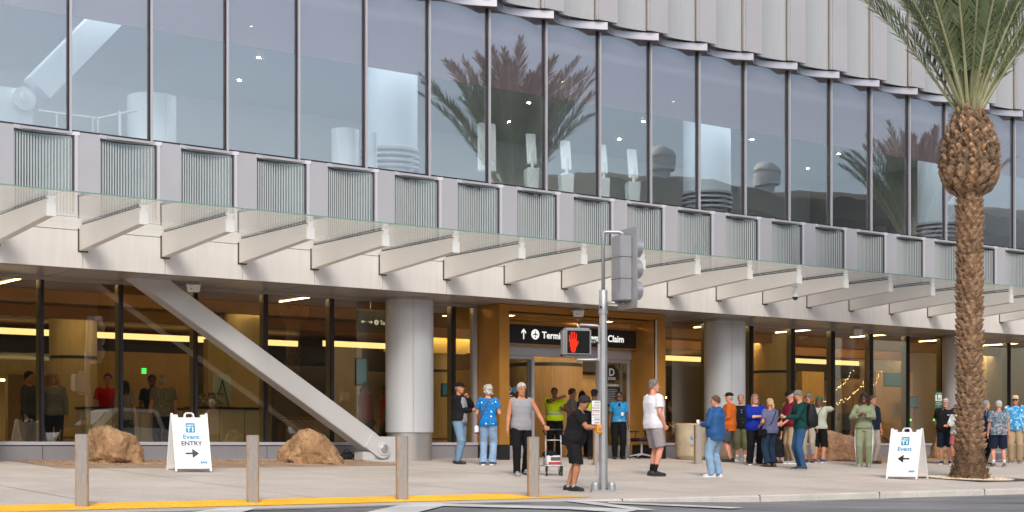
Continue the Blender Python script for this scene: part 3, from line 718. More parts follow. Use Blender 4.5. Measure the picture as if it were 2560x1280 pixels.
def frond_mesh(r, length, az, lean, curve, mb, rm, n=66, wid=.50):
    """one feather leaf: rachis bends outwards, leaflets in a shallow V"""
    pts = []; p = Vector((0, 0, 0)); N = 22; side = Vector((-sin(az), cos(az), 0)); outd = Vector((cos(az), sin(az), 0))
    ang = lean; tw = r.uniform(-.25, .25)
    base = outd * .16 * (.4 + lean * 1.3); p = base.copy(); dirs = []
    for i in range(N + 1):
        d = outd * sin(ang) + Vector((0, 0, 1)) * cos(ang); dirs.append(d); pts.append(p.copy()); p = p + d * length / N
        ang += curve / N * (.35 + 1.5 * (i / N))
    rad = [.034 * (1 - .9 * (i / N)) + .003 for i in range(N + 1)]
    rad[0] = .055; rad[1] = .046
    rm.tube(pts, rad, 5)
    for k in range(n):
        t = .20 + .80 * (k / n) ** .92
        f = t * N; i = min(N - 1, int(f)); q = pts[i].lerp(pts[i + 1], f - i); d = dirs[i]
        nrm = side.cross(d).normalized()
        ll = wid * (sin(pi * min(1, (t - .12) / .95)) ** .55) * r.uniform(.85, 1.1)
        if t > .93: ll *= .75
        for s in (-1, 1):
            fa = radians(r.uniform(40, 56)) * (1 - .45 * t)
            v = radians(r.uniform(10, 46)) * r.choice((1, 1, -.25))
            dd = (d * cos(fa) + (side * s * cos(v) - nrm * sin(v)) * sin(fa)).normalized()
            wv = d.cross(dd).normalized().cross(dd).normalized() * .017
            tip = q + dd * ll + Vector((0, 0, -.05 * ll)); mid = q + dd * ll * .5
            up = dd.cross(wv).normalized() * .004
            b = len(mb.v)
            mb.v += [tuple(q - wv * .5), tuple(q + wv * .5), tuple(mid + wv + up), tuple(mid - wv + up), tuple(tip)]
            mb.f += [(b, b + 1, b + 2, b + 3), (b + 3, b + 2, b + 4)]; mb.m += [mb.mi] * 2
def make_palm(seed, H=8.55, nf=46):
    r = random.Random(seed)
    root = empty('date_palm')
    # trunk core
    core = MB(); prof = [(.42, -.05), (.38, .1), (.32, .35), (.28, .7), (.25, 1.2), (.235, 3), (.225, 5), (.235, 6.4)]
    core.lathe(prof, (0, 0), 24); tr = core.build('trunk', M['bark'], root, smooth=True)
    # spiralling cut leaf bases: overlapping shields
    bt = MB(); rows = 46; per = 11
    for i in range(rows):
        z = .62 + i * (6.35 - .62) / rows; R = .24 if z > 1.2 else .24 + (1.2 - z) * .09
        for k in range(per):
            a = 2 * pi * (k + .5 * (i % 2)) / per + .08 * i + r.uniform(-.10, .10); bt.mi = 0 if r.random() < .97 else 1
            w_ = .092 * r.uniform(.8, 1.2); h = .15 * r.uniform(.75, 1.15); pr = .075 * r.uniform(.6, 1.35)
            o = Vector((cos(a), sin(a), 0)); s_ = Vector((-sin(a), cos(a), 0)); c = o * R + Vector((0, 0, z + r.uniform(-.012, .012)))
            U = Vector((0, 0, 1))
            p = [c - U * .05 - o * .02, c + s_ * w_ + U * h * .35 - o * .02, c + s_ * w_ * .55 + U * h * .82 + o * pr * .8, c + U * h + o * pr, c - s_ * w_ * .55 + U * h * .82 + o * pr * .8, c - s_ * w_ + U * h * .35 - o * .02,
                 c + U * h * .45 + o * pr * .72, c + U * h * .8 - o * .03, c + s_ * w_ * .7 + U * h * .6 - o * .03, c - s_ * w_ * .7 + U * h * .6 - o * .03]
            b = len(bt.v); bt.v += [tuple(q) for q in p]
            for f in ((0, 1, 6), (1, 2, 6), (2, 3, 6), (3, 4, 6), (4, 5, 6), (5, 0, 6), (2, 8, 7, 3), (3, 7, 9, 4), (1, 8, 2), (5, 4, 9)): bt.f.append(tuple(b + q for q in f)); bt.m.append(bt.mi)
    bt.build('leaf_base_scales', [M['boot'], M['boot2']], root)
    # fibrous root flare
    fl = MB()
    for _ in range(620):
        a = r.uniform(0, 2 * pi); z = r.uniform(-.02, .85) ** 1.0; R = .42 - .13 * min(1, max(0, z) / .6) + r.uniform(-.03, .02)
        o = Vector((cos(a), sin(a), 0)); s_ = Vector((-sin(a), cos(a), 0)); c = o * R + Vector((0, 0, z)); q = r.uniform(.02, .05)
        fl.mi = 0
        fl.quad(c - s_ * q, c + s_ * q, c + s_ * q * r.uniform(.1, 1) + Vector((0, 0, q * 1.6)) + o * q * 1.1, c - s_ * q * r.uniform(.1, 1) + Vector((0, 0, q * 1.3)) + o * q * .9)
    fl.build('root_flare', M['boot'], root)
    # bulbous skirt of trimmed bases and fibre
    bb = MB(); z0, z1 = 6.15, 8.05
    def bulb(z):
        t = (z - z0) / (z1 - z0)
        return .25 + .35 * sin(pi * min(1, t * 1.02) ** .78) ** .8 if t < 1 else .26
    bb.lathe([(max(.05, bulb(z0 + (z1 - z0) * t / 16) - .05), z0 + (z1 - z0) * t / 16) for t in range(17)] + [(.12, 8.3)], (0, 0), 26)
    bb.build('crown_bulb', M['fibre'], root, smooth=True)
    bs = MB()
    for i in range(17):
        t = i / 17; z = z0 + .02 + (z1 - z0) * t; R = bulb(z) - .02; per2 = int(10 + 9 * sin(pi * t))
        for k in range(per2):
            a = 2 * pi * (k + .5 * (i % 2)) / per2 + r.uniform(-.12, .12)
            o = Vector((cos(a), sin(a), 0)); s_ = Vector((-sin(a), cos(a), 0)); U = Vector((0, 0, 1))
            big = 1.35 if i < 4 else r.uniform(.6, 1.05); w_ = .085 * big; h = .19 * big; pr = .06 * big if i < 4 else r.uniform(.02, .09)
            slope = (bulb(z + .1) - bulb(z)) / .1; up = (U + o * slope * .9).normalized()
            tl = r.uniform(-.4, .4) if i >= 4 else 0; up = (up + s_ * tl).normalized()
            bs.mi = r.choice((0, 0, 0, 1)) if i < 5 else r.choice((0, 0, 2, 2, 2, 2, 1) if i % 3 else (0, 2, 2, 2))
            c = o * R + U * z
            p = [c - up * .03, c + s_ * w_ + up * h * .45, c + s_ * w_ * .5 + up * h + o * pr, c - s_ * w_ * .5 + up * h * r.uniform(.8, 1.1) + o * pr, c - s_ * w_ + up * h * .45, c + up * h * .5 + o * (pr + .025)]
            b = len(bs.v); bs.v += [tuple(q) for q in p]
            for f in ((0, 1, 5), (1, 2, 5), (2, 3, 5), (3, 4, 5), (4, 0, 5)): bs.f.append(tuple(b + q for q in f)); bs.m.append(bs.mi)
    # stray fibres
    bs.mi = 2
    for _ in range(1500):
        z = r.uniform(z0 + .4, z1 + .15); a = r.uniform(0, 2 * pi); o = Vector((cos(a), sin(a), 0)); s_ = Vector((-sin(a), cos(a), 0))
        c = o * (bulb(min(z, z1 - .01))) + Vector((0, 0, z)); d = (o * r.uniform(.1, .9) + Vector((0, 0, r.uniform(-.7, .8))) + s_ * r.uniform(-1, 1)).normalized(); l = r.uniform(.06, .24)
        bs.quad(c - s_ * .006, c + Vector((0, 0, .008)), c + d * l, c + d * l * .6 - s_ * .006)
    bs.build('trimmed_bases', [M['boot'], M['boot2'], M['fibre']], root)
    # crown
    for k in range(nf):
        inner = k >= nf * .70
        az = k * 2.39996 + r.uniform(-.15, .15)
        t = k / nf
        lean = radians(33 - 31 * t ** .8) + r.uniform(-.04, .05)
        ln = r.uniform(4.1, 4.9) if not inner else r.uniform(3.6, 4.4)
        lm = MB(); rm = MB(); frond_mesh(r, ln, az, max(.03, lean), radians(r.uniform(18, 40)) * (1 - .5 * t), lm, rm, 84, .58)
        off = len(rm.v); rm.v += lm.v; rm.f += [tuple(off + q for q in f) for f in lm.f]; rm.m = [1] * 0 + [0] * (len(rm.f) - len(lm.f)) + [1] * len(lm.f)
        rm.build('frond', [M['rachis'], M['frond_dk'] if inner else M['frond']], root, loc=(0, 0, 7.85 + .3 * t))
    return root
palm = make_palm(3); PP = ground_at(2424, 1196); palm.location = (PP.x, PP.y, PP.z - .01)
tag(palm, 'tall date palm with brown scaly trunk and green crown beside the right sandwich board', 'palm tree')
for (x, y, z, rz, sc, lab) in ((PP.x + 18.8, PP.y, PP.z, 1.1, 1.0, 'date palm further along the pavement, seen mirrored in the upper windows at right'),
                               (34.5, -30, -.5, 2.4, 1.0, 'date palm across the road, its trunk mirrored in the ground floor glass')):
    p2 = dup(palm); p2.location = (x, y, z); p2.rotation_euler = (0, 0, rz); p2.scale = (sc,) * 3
    p2['label'] = lab
# tree pit: dark steel frame, pale pebbles
pit = empty('tree_pit', (PP.x, PP.y, 0)); tag(pit, 'dark metal tree grate with pale pebbles round the palm trunk', 'tree grate')
def ringpoly(r0, r1, n=40, dz=.01, sq=0):
    m = MB()
    for i in range(n):
        a, b = 2 * pi * i / n, 2 * pi * (i + 1) / n
        f = lambda t, R: (R * cos(t), R * sin(t))
        def g2(t):
            c, s_ = cos(t), sin(t); q = max(abs(c), abs(s_)); return (r1 * c / q, r1 * s_ / q)
        P4 = [f(a, r0), f(b, r0), g2(b), g2(a)]
        m.quad(*[(x, y, SL * (y + PP.y) + dz) for x, y in P4])
    return m
m = ringpoly(.92, 1.12, dz=.012); m.build('grate_frame', mat('dark steel grate', (.07, .06, .055), .6, .3, .2, 6), pit)
m = MB(); m.quad(*[(.95 * cos(t), .95 * sin(t), SL * (.95 * sin(t) + PP.y) + .008) for t in [2 * pi * i / 40 for i in range(40)]])
for _ in range(900):
    a = rnd.uniform(0, 2 * pi); R = .93 * sqrt(rnd.random()); x, y = R * cos(a), R * sin(a); q = rnd.uniform(.012, .026)
    m.ell((x, y, SL * (y + PP.y) + .012), (q, q * rnd.uniform(.7, 1.2), q * .7), 5, 3)
m.build('pebbles', M['pebble'], pit)
# ================================================================ across the road (seen only mirrored in the glass)
OPC = mat('car park concrete', L((74, 72, 64)), .8, 0, .15, .3)
OPD = mat('car park shade cloth', L((92, 88, 74)), .8, 0, .35, .3)
DW = mat('white dome paint', (.75, .76, .76), .5)
op = empty('parking_structure'); tag(op, 'low dark parking structure across the road, mirrored in the glass', 'parking structure')
for i in range(7):
    m = MB(); x0 = -40 + 18 * i; h = 9.5 if x0 < 46 else 12.5 + .6 * (i - 5)
    m.box(x0, x0 + 17.4, -62, -44, -.5, h); o = m.build('storey_block', OPC, op)
    m = MB()
    for z in (2.2, 5.4, 8.4): m.box(x0 + .5, x0 + 16.9, -44.02, -43.95, z, z + 1.7)
    m.build('deck_opening', M['dark_int'], o)
# tensile canopy roofs with wavy tops
for i, (x0, x1, h) in enumerate(((60, 80, 16.2), (80, 103, 17.0), (103, 150, 18.2))):
    m = MB(); n = 24; A = []; B = []
    for k in range(n + 1):
        t = k / n; x = x0 + (x1 - x0) * t; z = h + .9 * sin(pi * t) + .15 * sin(t * 31)
        A.append([(x, -42, z - 1.9), (x, -42, z - .5), (x, -50, z + .9), (x, -58, z - .4), (x, -58, z - 1.9)])
    m.ring_loft(A); o = m.build('shade_canopy', OPD, op, auto=40)
for i, (px, py, yy) in enumerate(((1650, 375, 7.0), (1917, 415, 7.0), (2195, 470, 7.0), )):
    v = 31 - 2.6 + 46; r = (px - 1280) / FOC; X = v * (.7954 * r + .6061) / (.7954 - .6061 * r); z = .28 + (HOR - py) / FOC * v / (.7954 - .6061 * r)
    d = empty('white_dome', (X, -46, 0)); tag(d, 'white rooftop dome with ribbed collar, %s in the row mirrored upstairs' % ('first', 'second', 'third')[i], 'dome')
    m = MB(); R = .95; m.lathe([(R * cos(a), z - .5 + R * .8 * sin(a)) for a in [radians(q) for q in range(0, 90, 10)]] + [(.05, z - .5 + R * .8)], (0, 0), 28); m.build('dome_shell', DW, d, smooth=True)
    m = MB(); m.lathe([(R * .95, z - 1.3), (R * .95, z - .5)], (0, 0), 28); m.build('collar', DW, d, auto=40)
    m = MB(); m.lathe([(.6, 0), (.6, z - 1.3)], (0, 0), 20); m.build('mast', DW, d, smooth=True)
# round-headed street trees across the road
def round_tree(x, y, h, seed, lab):
    r = random.Random(seed); o = empty('street_tree', (x, y, -.5)); tag(o, lab, 'tree')
    m = MB(); m.tube([(0, 0, 0), (.1, 0, h * .4), (0, .1, h * .7)], [.16, .12, .05], 8); m.build('trunk', M['bark'], o, smooth=True)
    m = MB()
    for _ in range(5200):
        d = Vector((r.gauss(0, 1), r.gauss(0, 1), r.gauss(0, 1))).normalized() * (r.random() ** .4)
        cl = 1 + .3 * mnoise.noise(d * 2.3 + Vector((seed, 0, 0)))
        c = Vector((d.x * h * .30 * cl, d.y * h * .30 * cl, h * .66 + d.z * h * .32 * cl)); a = r.uniform(0, 6.28); q = r.uniform(.06, .13)
        u = Vector((cos(a), sin(a), r.uniform(-.5, .5))) * q; w_ = Vector((-sin(a), cos(a), r.uniform(-.6, .6))) * q * .6
        m.quad(c - u, c + w_, c + u, c - w_)
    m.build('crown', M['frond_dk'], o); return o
round_tree(10, -36, 6.5, 1, 'leafy round street tree across the road, nearest the pickup truck')
round_tree(22, -38, 5.5, 2, 'smaller leafy street tree across the road')
round_tree(64, -40, 7.0, 3, 'leafy round tree in front of the tall shade canopies')
# ---- white crew cab pickup truck driving past
def pickup(loc, rz):
    o = empty('pickup_truck', loc, rz); tag(o, 'white crew cab pickup truck mirrored in the ground floor glass at left', 'pickup truck')
    paint = mat('white truck paint', (.75, .77, .8), .12, 0, spec=.8); gl = mat('truck glass', (.02, .025, .03), .05, 0, spec=1)
    rub = mat('tyre rubber', (.02, .02, .02), .8)
    # side profile (x forward, z up)
    body = [(-2.9, .55), (-2.95, 1.25), (-1.0, 1.28), (-.95, 1.32), (1.5, 1.30), (2.55, 1.22), (2.85, 1.0), (2.9, .5), (2.45, .48), (-2.5, .48)]
    m = MB(); m.prism(body, 'y', -.98, .98); m.build('body', paint, o, bevel=.05, auto=30)
    cab = [(-.95, 1.28), (-.72, 1.92), (-.55, 2.0), (.75, 2.02), (1.0, 1.94), (1.72, 1.30)]
    rows = [[(x, -.86 + .10 * (z - 1.28), z) for x, z in cab], [(x, .86 - .10 * (z - 1.28), z) for x, z in cab]]
    m = MB(); m.ring_loft(rows); c = m.build('cab', paint, o, bevel=.03, auto=30)
    for s in (-1, 1):
        y = s * .868
        for w_ in ([(-.75, 1.36), (-.58, 1.86), (.05, 1.9), (.05, 1.36)], [(.14, 1.36), (.14, 1.9), (.78, 1.88), (1.36, 1.36)]):
            m = MB(); p = [(x, y - s * .10 * (z - 1.28), z) for x, z in w_] + [(x, y + s * .012 - s * .10 * (z - 1.28), z) for x, z in w_]
            m.hexa(p); m.build('side_window', gl, c)
        m = MB(); m.box(1.25, 1.38, s * 1.12 - .1, s * 1.12 + .1, 1.3, 1.48); m.build('wing_mirror', paint, o, bevel=.03)
        for x in (.02, .95):
            m = MB(); m.box(x - .12, x + .05, s * .985 - .012, s * .985 + .02, 1.08, 1.12); m.build('door_handle', paint, o)
    m = MB(); m.hexa([(1.08, -.74, 1.9), (1.08, .74, 1.9), (1.66, .8, 1.36), (1.66, -.8, 1.36), (1.10, -.74, 1.92), (1.10, .74, 1.92), (1.69, .8, 1.37), (1.69, -.8, 1.37)]); m.build('windscreen', gl, c)
    for x in (-1.95, 1.85):
        for s in (-1, 1):
            m = MB(); rr = lambda r, y: [(x + r * cos(2 * pi * k / 28), s * y, .42 + r * sin(2 * pi * k / 28)) for k in range(28)]
            m.ring_loft([rr(.40, .74), rr(.42, .78), rr(.42, .98), rr(.38, 1.0)]); wl = m.build('wheel', rub, o, auto=40)
            m = MB(); m.ring_loft([rr(.26, .99), rr(.22, 1.015)]); m.build('rim', M['steel'], wl, auto=40)
    for s in (-1, 1): m = MB(); m.box(2.80, 2.9, s * .75 - .15, s * .75 + .15, .85, 1.05); m.build('headlight', M['white'], o, bevel=.02)
    return o
pickup((22.0, -19.0, -.48), pi)
# ================================================================ street furniture
def yaw_for(phi):
    """rotation about Z so that an object modelled facing local -Y faces phi: 0 camera, 90 image right, 180 away, -90 image left"""
    a = radians(phi); d = -FWD * cos(a) + RGT * sin(a)
    return math.atan2(d.x, -d.y)
def xsec(c, h, z): return [(c[0] - h, c[1] - h, z), (c[0] + h, c[1] - h, z), (c[0] + h, c[1] + h, z), (c[0] - h, c[1] + h, z)]
# ---- bollards clad in bronze wood-grain
def grain_mat(name, a, b):
    m = bpy.data.materials.new(name); m.use_nodes = True; n = m.node_tree; bs = n.nodes['Principled BSDF']; bs.inputs['Roughness'].default_value = .42; bs.inputs['Metallic'].default_value = .25
    tc = n.nodes.new('ShaderNodeTexCoord'); mp = n.nodes.new('ShaderNodeMapping'); mp.inputs['Scale'].default_value = (1, 1, .09)
    z = n.nodes.new('ShaderNodeTexNoise'); z.inputs['Scale'].default_value = 60; z.inputs['Detail'].default_value = 6; z.inputs['Distortion'].default_value = 1.2
    mr = n.nodes.new('ShaderNodeMapRange'); mr.inputs['From Min'].default_value = .38; mr.inputs['From Max'].default_value = .62
    mx = n.nodes.new('ShaderNodeMix'); mx.data_type = 'RGBA'; mx.inputs['A'].default_value = a; mx.inputs['B'].default_value = b
    n.links.new(tc.outputs['Object'], mp.inputs[0]); n.links.new(mp.outputs[0], z.inputs['Vector']); n.links.new(z.outputs['Fac'], mr.inputs[0]); n.links.new(mr.outputs[0], mx.inputs['Factor']); n.links.new(mx.outputs['Result'], bs.inputs['Base Color'])
    return m
M['grain'] = grain_mat('grey bronze wood grain', L((152, 147, 142)), L((164, 159, 154)))
M['grain_w'] = grain_mat('warm bronze edge', L((164, 134, 102)), L((192, 164, 132)))
def make_bollard():
    o = empty('bollard'); h = .085; c = .022; Z = .925
    pts = [(-h + c, -h), (h - c, -h), (h, -h + c), (h, h - c), (h - c, h), (-h + c, h), (-h, h - c), (-h, -h + c)]
    m = MB(); m.prism(pts, 'z', -.08, Z)
    for i in range(2, len(m.f)): m.m[i] = 0
    for k in (2 + 1, 2 + 2, 2 + 3, 2 + 5, 2 + 6, 2 + 7): m.m[k] = 1
    m.build('post', [M['grain'], M['grain_w']], o, bevel=.002)
    m = MB(); m.prism([(x * .96, y * .96) for x, y in pts], 'z', Z + .0006, Z + .012); m.build('top_plate', M['steel'], o, bevel=.003)
    m = MB(); m.prism([(x * 1.04, y * 1.04) for x, y in pts], 'z', -.06, .012); m.build('foot_collar', M['grain'], o)
    return o
bl = None
for px, py, lab in ((205, 1267, 'bronze wood-grain bollard nearest the left edge of the yellow strip'), (632, 1257, 'wood-grain bollard in front of the pyramid shaped rock'),
                    (1005, 1250, 'wood-grain bollard in front of the big column and brace foot'), (1333, 1243, 'wood-grain bollard covering the leg of the man in the grey sleeveless shirt'),
                    (1745, 1160, 'thin far bollard in front of the beige litter bins'), (1970, 1158, 'thin far bollard beside the man in khaki trousers'), (1493, 1163, 'far bollard half hidden behind the signal pole')):
    p = ground_at(px, py)
    if bl is None: bl = make_bollard(); o = bl
    else: o = dup(bl)
    o.location = p; o.rotation_euler = (0, 0, yaw_for(12)); tag(o, lab, 'bollard', 'square bronze bollards on the pavement')
# ---- rocks
def rock_mat(name, c1, c2, c3):
    m = bpy.data.materials.new(name); m.use_nodes = True; n = m.node_tree; b = n.nodes['Principled BSDF']; b.inputs['Roughness'].default_value = .9
    tc = n.nodes.new('ShaderNodeTexCoord')
    mp = n.nodes.new('ShaderNodeMapping'); mp.inputs['Scale'].default_value = (1, 1, .55); mp.inputs['Rotation'].default_value = (.5, .7, 0)
    a = n.nodes.new('ShaderNodeTexNoise'); a.inputs['Scale'].default_value = 3.4; a.inputs['Detail'].default_value = 9; a.inputs['Roughness'].default_value = .68; a.inputs['Distortion'].default_value = .7
    f = n.nodes.new('ShaderNodeTexNoise'); f.inputs['Scale'].default_value = 17; f.inputs['Detail'].default_value = 8; f.inputs['Roughness'].default_value = .75
    n.links.new(tc.outputs['Object'], mp.inputs[0]); n.links.new(mp.outputs[0], a.inputs['Vector']); n.links.new(tc.outputs['Object'], f.inputs['Vector'])
    r1 = n.nodes.new('ShaderNodeValToRGB'); e = r1.color_ramp.elements; e[0].position = .34; e[0].color = c1; e[1].position = .62; e[1].color = c2
    e2 = e.new(.72); e2.color = c3
    n.links.new(a.outputs['Fac'], r1.inputs[0])
    mr = n.nodes.new('ShaderNodeMapRange'); mr.inputs['From Min'].default_value = .3; mr.inputs['From Max'].default_value = .7; mr.inputs['To Min'].default_value = .72; mr.inputs['To Max'].default_value = 1.25
    n.links.new(f.outputs['Fac'], mr.inputs[0])
    vm = n.nodes.new('ShaderNodeVectorMath'); vm.operation = 'SCALE'; n.links.new(r1.outputs[0], vm.inputs[0]); n.links.new(mr.outputs[0], vm.inputs['Scale']); n.links.new(vm.outputs[0], b.inputs['Base Color'])
    bp = n.nodes.new('ShaderNodeBump'); bp.inputs['Strength'].default_value = .9; bp.inputs['Distance'].default_value = .03
    n.links.new(f.outputs['Fac'], bp.inputs['Height']); n.links.new(bp.outputs[0], b.inputs['Normal']); return m
M['rock'] = rock_mat('tan weathered rock', (.20, .105, .05, 1), (.50, .31, .16, 1), (.74, .62, .48, 1))
M['rock2'] = rock_mat('rust brown rock', (.28, .14, .075, 1), (.46, .28, .165, 1), (.62, .48, .34, 1))
def rock(px, py, sil, depth, mt, lab, seed, phi=0):
    """sil: outline in metres (right, up); it becomes a lump with that outline and real depth"""
    r = random.Random(seed); base = ground_at(px, py)
    bm = bmesh.new()
    for x, z in [(a_ * 1.1, b_ * 1.06) for a_, b_ in sil]:
        zf = max(z, 0)
        for t, sc in ((-.5, .62), (-.28, .92), (0, 1.0), (.3, .95), (.5, .6)):
            k = sc if zf > .05 else min(1, sc + .22)
            bm.verts.new((x * k + r.uniform(-.03, .03), t * depth * (1.0 if zf < .3 else .82) + r.uniform(-.04, .04), (z * (k if zf > .05 else 1))))
    res = bmesh.ops.convex_hull(bm, input=bm.verts)
    bmesh.ops.delete(bm, geom=[v for v in bm.verts if not v.link_faces], context='VERTS')
    bmesh.ops.triangulate(bm, faces=bm.faces)
    for it in range(5):
        es = [e for e in bm.edges if e.calc_length() > .034]
        if not es: break
        bmesh.ops.subdivide_edges(bm, edges=es, cuts=1, use_grid_fill=False); bmesh.ops.triangulate(bm, faces=bm.faces)
    bmesh.ops.smooth_vert(bm, verts=bm.verts, factor=.15, use_axis_x=True, use_axis_y=True, use_axis_z=True)
    bm.normal_update()
    sv = Vector((seed * 3.1, seed, 0))
    cen = sum((v.co for v in bm.verts), Vector()) / len(bm.verts)
    for q in range(22):
        n_ = Vector((r.gauss(0, .75), -1 if q % 3 else 1, r.gauss(.15, .6))).normalized(); mx_ = max((v.co - cen).dot(n_) for v in bm.verts); dd = mx_ * r.uniform(.80, .93)
        for v in bm.verts:
            e_ = (v.co - cen).dot(n_) - dd
            if e_ > 0: v.co = v.co - n_ * e_ * .9
    bm.normal_update()
    for v in bm.verts:
        n_ = v.normal; q = v.co
        rd = 1 - abs(mnoise.noise(q * 1.9 + sv)) * 2
        rc = (1 - abs(mnoise.noise(q * 4.1 + sv * 2))) ** 6
        d = .035 * mnoise.noise(q * 2.2 + sv) + .02 * rd + .026 * mnoise.noise(q * 6 + sv) + .016 * mnoise.noise(q * 15 + sv) - .03 * rc
        v.co = q + n_ * (d - .02)
    me = bpy.data.meshes.new('boulder'); bm.to_mesh(me); bm.free(); me.materials.append(mt)
    for p in me.polygons: p.use_smooth = True
    try: me.set_sharp_from_angle(angle=radians(28))
    except Exception: pass
    o = bpy.data.objects.new('boulder', me); COL.objects.link(o); o.location = base + Vector((0, 0, -.04)); o.rotation_euler = (0, 0, yaw_for(phi)); return tag(o, lab, 'rock')
rock(290, 1157, [(-.53, 0), (-.55, .45), (-.54, .70), (-.42, .76), (-.15, .76), (.08, .58), (.36, .54), (.46, .45), (.52, .0), (0, 0)], .8, M['rock'], 'angular brown boulder with a high left shoulder, left of the Event ENTRY board', 5)
rock(776, 1158, [(-.66, 0), (-.60, .32), (-.42, .50), (-.18, .72), (-.02, .76), (.22, .62), (.46, .44), (.62, .12), (.66, 0), (0, 0)], .9, M['rock'], 'tan pyramid shaped boulder below the diagonal brace', 8)
rock(2118, 1152, [(-.82, 0), (-.66, .55), (-.60, .86), (-.44, .84), (-.2, .72), (.1, .66), (.35, .60), (.75, .28), (.84, .0), (0, 0)], .9, M['rock2'], 'wide rust brown boulder behind the woman in the green tracksuit', 11)
rock(2355, 1146, [(-.36, 0), (-.22, .5), (-.10, .92), (.04, 1.02), (.2, .8), (.28, .3), (.36, 0)], .7, M['rock'], 'tall narrow brown boulder behind the right sandwich board', 14)
rock(2408, 1150, [(-.40, 0), (-.34, .28), (-.1, .38), (.25, .33), (.40, .1), (.42, 0)], .6, M['rock'], 'small low brown boulder between the tall boulder and the palm', 17)
# ---- sandwich boards
def sandwich(px, py, phi, lines, arrow, lab, spread=.80):
    p = ground_at(px, py); o = empty('sandwich_board', p, yaw_for(phi)); tag(o, lab, 'sandwich board', 'white sandwich boards on the pavement')
    W, H = .335, 1.13; tilt = math.atan2(spread / 2, H)
    def leaf(sgn, name):
        m = MB(); t = .035
        # frame in local (x, depth, z) then leaned towards the ridge
        def B(x0, x1, z0, z1, y0=-t / 2, y1=t / 2, mb=m): mb.box(x0, x1, y0, y1, z0, z1)
        B(-W, -W + .035, 0, H); B(W - .035, W, 0, H); B(-W + .035, W - .035, .05, .105); B(-W + .035, W - .035, H - .135, H - .085)
        B(-W + .035, -W + .12, H - .085, H - .03); B(W - .12, W - .035, H - .085, H - .03)
        B(-W + .035, W - .035, .105, H - .135, -.008, .010)
        if sgn > 0:
            for zz in (.2, .42, .64): B(-W + .06, W - .06, zz, zz + .022, -.014, .0)
            for xx in (-.14, .0, .14): B(xx, xx + .02, .13, H - .17, -.016, .0)
        hd = m
        hd.tube([(-.085, 0, H - .09), (-.075, 0, H - .02), (-.05, 0, H + .005), (.05, 0, H + .005), (.075, 0, H - .02), (.085, 0, H - .09)], .016, 8)
        M4 = Matrix.Translation((0, sgn * spread / 2, 0)) @ Matrix.Rotation(sgn * tilt, 4, 'X')
        m.v = [tuple(M4 @ Vector(v)) for v in m.v]
        return m.build(name, M['white'], o, bevel=.004), M4
    f, M4 = leaf(-1, 'front_leaf'); leaf(1, 'rear_leaf')
    def put(ob, x, z, d=-.0105):
        ob.matrix_local = M4 @ Matrix.Translation((x, d, z)) @ Matrix.Rotation(radians(90), 4, 'X')
    blue = mat('teal print', L((22, 136, 176)), .5); dk = mat('charcoal print', L((50, 52, 66)), .5) if phi > 0 else mat('black print', L((18, 18, 20)), .5)
    m = MB(); m.box(-W + .037, W - .037, .107, H - .137, 0, .002); m.v = [(x, z, -y) for x, z, y in m.v]
    fs = MB(); fs.box(-W + .037, W - .037, .107, H - .137, 0, .002); face = fs.build('poster', mat('poster white', (.82, .82, .83), .35), f); put(face, 0, 0, -.0085)
    s = MB(); s.box(-.085, .085, -.1, .085, 0, .002); sq = s.build('logo_square', blue, f); put(sq, 0, .85)
    wt = mat('white print', (.85, .85, .85), .5)
    t = mesh_text('NEW', .045, wt, f, bold=.001, sx=1.25, align='CENTER'); put(t, 0, .875, -.0135)
    t = mesh_text('T1', .115, wt, f, bold=.004, sx=1.15, align='CENTER'); put(t, 0, .775, -.0135)
    for i, (txt, mt_, sz) in enumerate(lines):
        t = mesh_text(txt, sz, blue if mt_ == 'b' else dk, f, bold=.0035, sx=1.08, align='CENTER'); put(t, 0, .625 - .125 * i)
    a = MB(); sg = arrow; zz = .345 if len(lines) > 1 else .45
    a.box(-.125, .03, -.018, .018, 0, .002) if sg > 0 else a.box(-.03, .125, -.018, .018, 0, .002)
    a.prism([(sg * .01, -.085), (sg * .125, 0), (sg * .01, .085), (sg * .0, .085), (sg * .0, -.085)] if sg > 0 else [(.0, -.085), (.0, .085), (-.01, .085), (-.125, 0), (-.01, -.085)], 'z', .0022, .004)
    ar = a.build('arrow', dk, f); put(ar, 0, zz)
    t = mesh_text('SAN', .06, blue, f, bold=.004, sx=1.1, align='CENTER'); put(t, .20, .15)
    return o
sandwich(472, 1178, 24, [('Event', 'b', .125), ('ENTRY', 'd', .115)], 1, 'white sandwich board reading Event ENTRY with arrow pointing right')
sandwich(2268, 1197, -31, [('Event', 'b', .125)], -1, 'white sandwich board reading Event with arrow pointing left, beside the palm')
# ---- pedestrian signal pole
SP = ground_at(1508, 1230); GALV = mat('galvanised grey paint', L((168, 170, 172)), .42, .55, .06, 6)
sp = empty('signal_pole', SP, yaw_for(0)); tag(sp, 'grey steel crossing signal pole with push button on the pavement edge', 'signal pole')
m = MB(); oc = lambda r, z, c=(0, 0): [(c[0] + r * cos(pi / 8 + k * pi / 4), c[1] + r * sin(pi / 8 + k * pi / 4), z) for k in range(8)]
m.ring_loft([oc(.072, .22), oc(.064, 2.78)]); m.build('shaft', GALV, sp)
m = MB(); m.ring_loft([oc(.078, 0.02), oc(.078, .22)]); m.build('base_sleeve', GALV, sp)
m = MB(); m.box(-.19, .19, -.19, .19, -.03, .035); m.build('base_plate', GALV, sp, bevel=.01)
for sx_ in (-1, 1):
    for sy in (-1, 1):
        m = MB(); m.ring_loft([oc(.065, .036, (sx_ * .125, sy * .125)), oc(.06, .12, (sx_ * .125, sy * .125)), oc(.04, .15, (sx_ * .125, sy * .125))]); m.build('bolt_cover', GALV, sp)
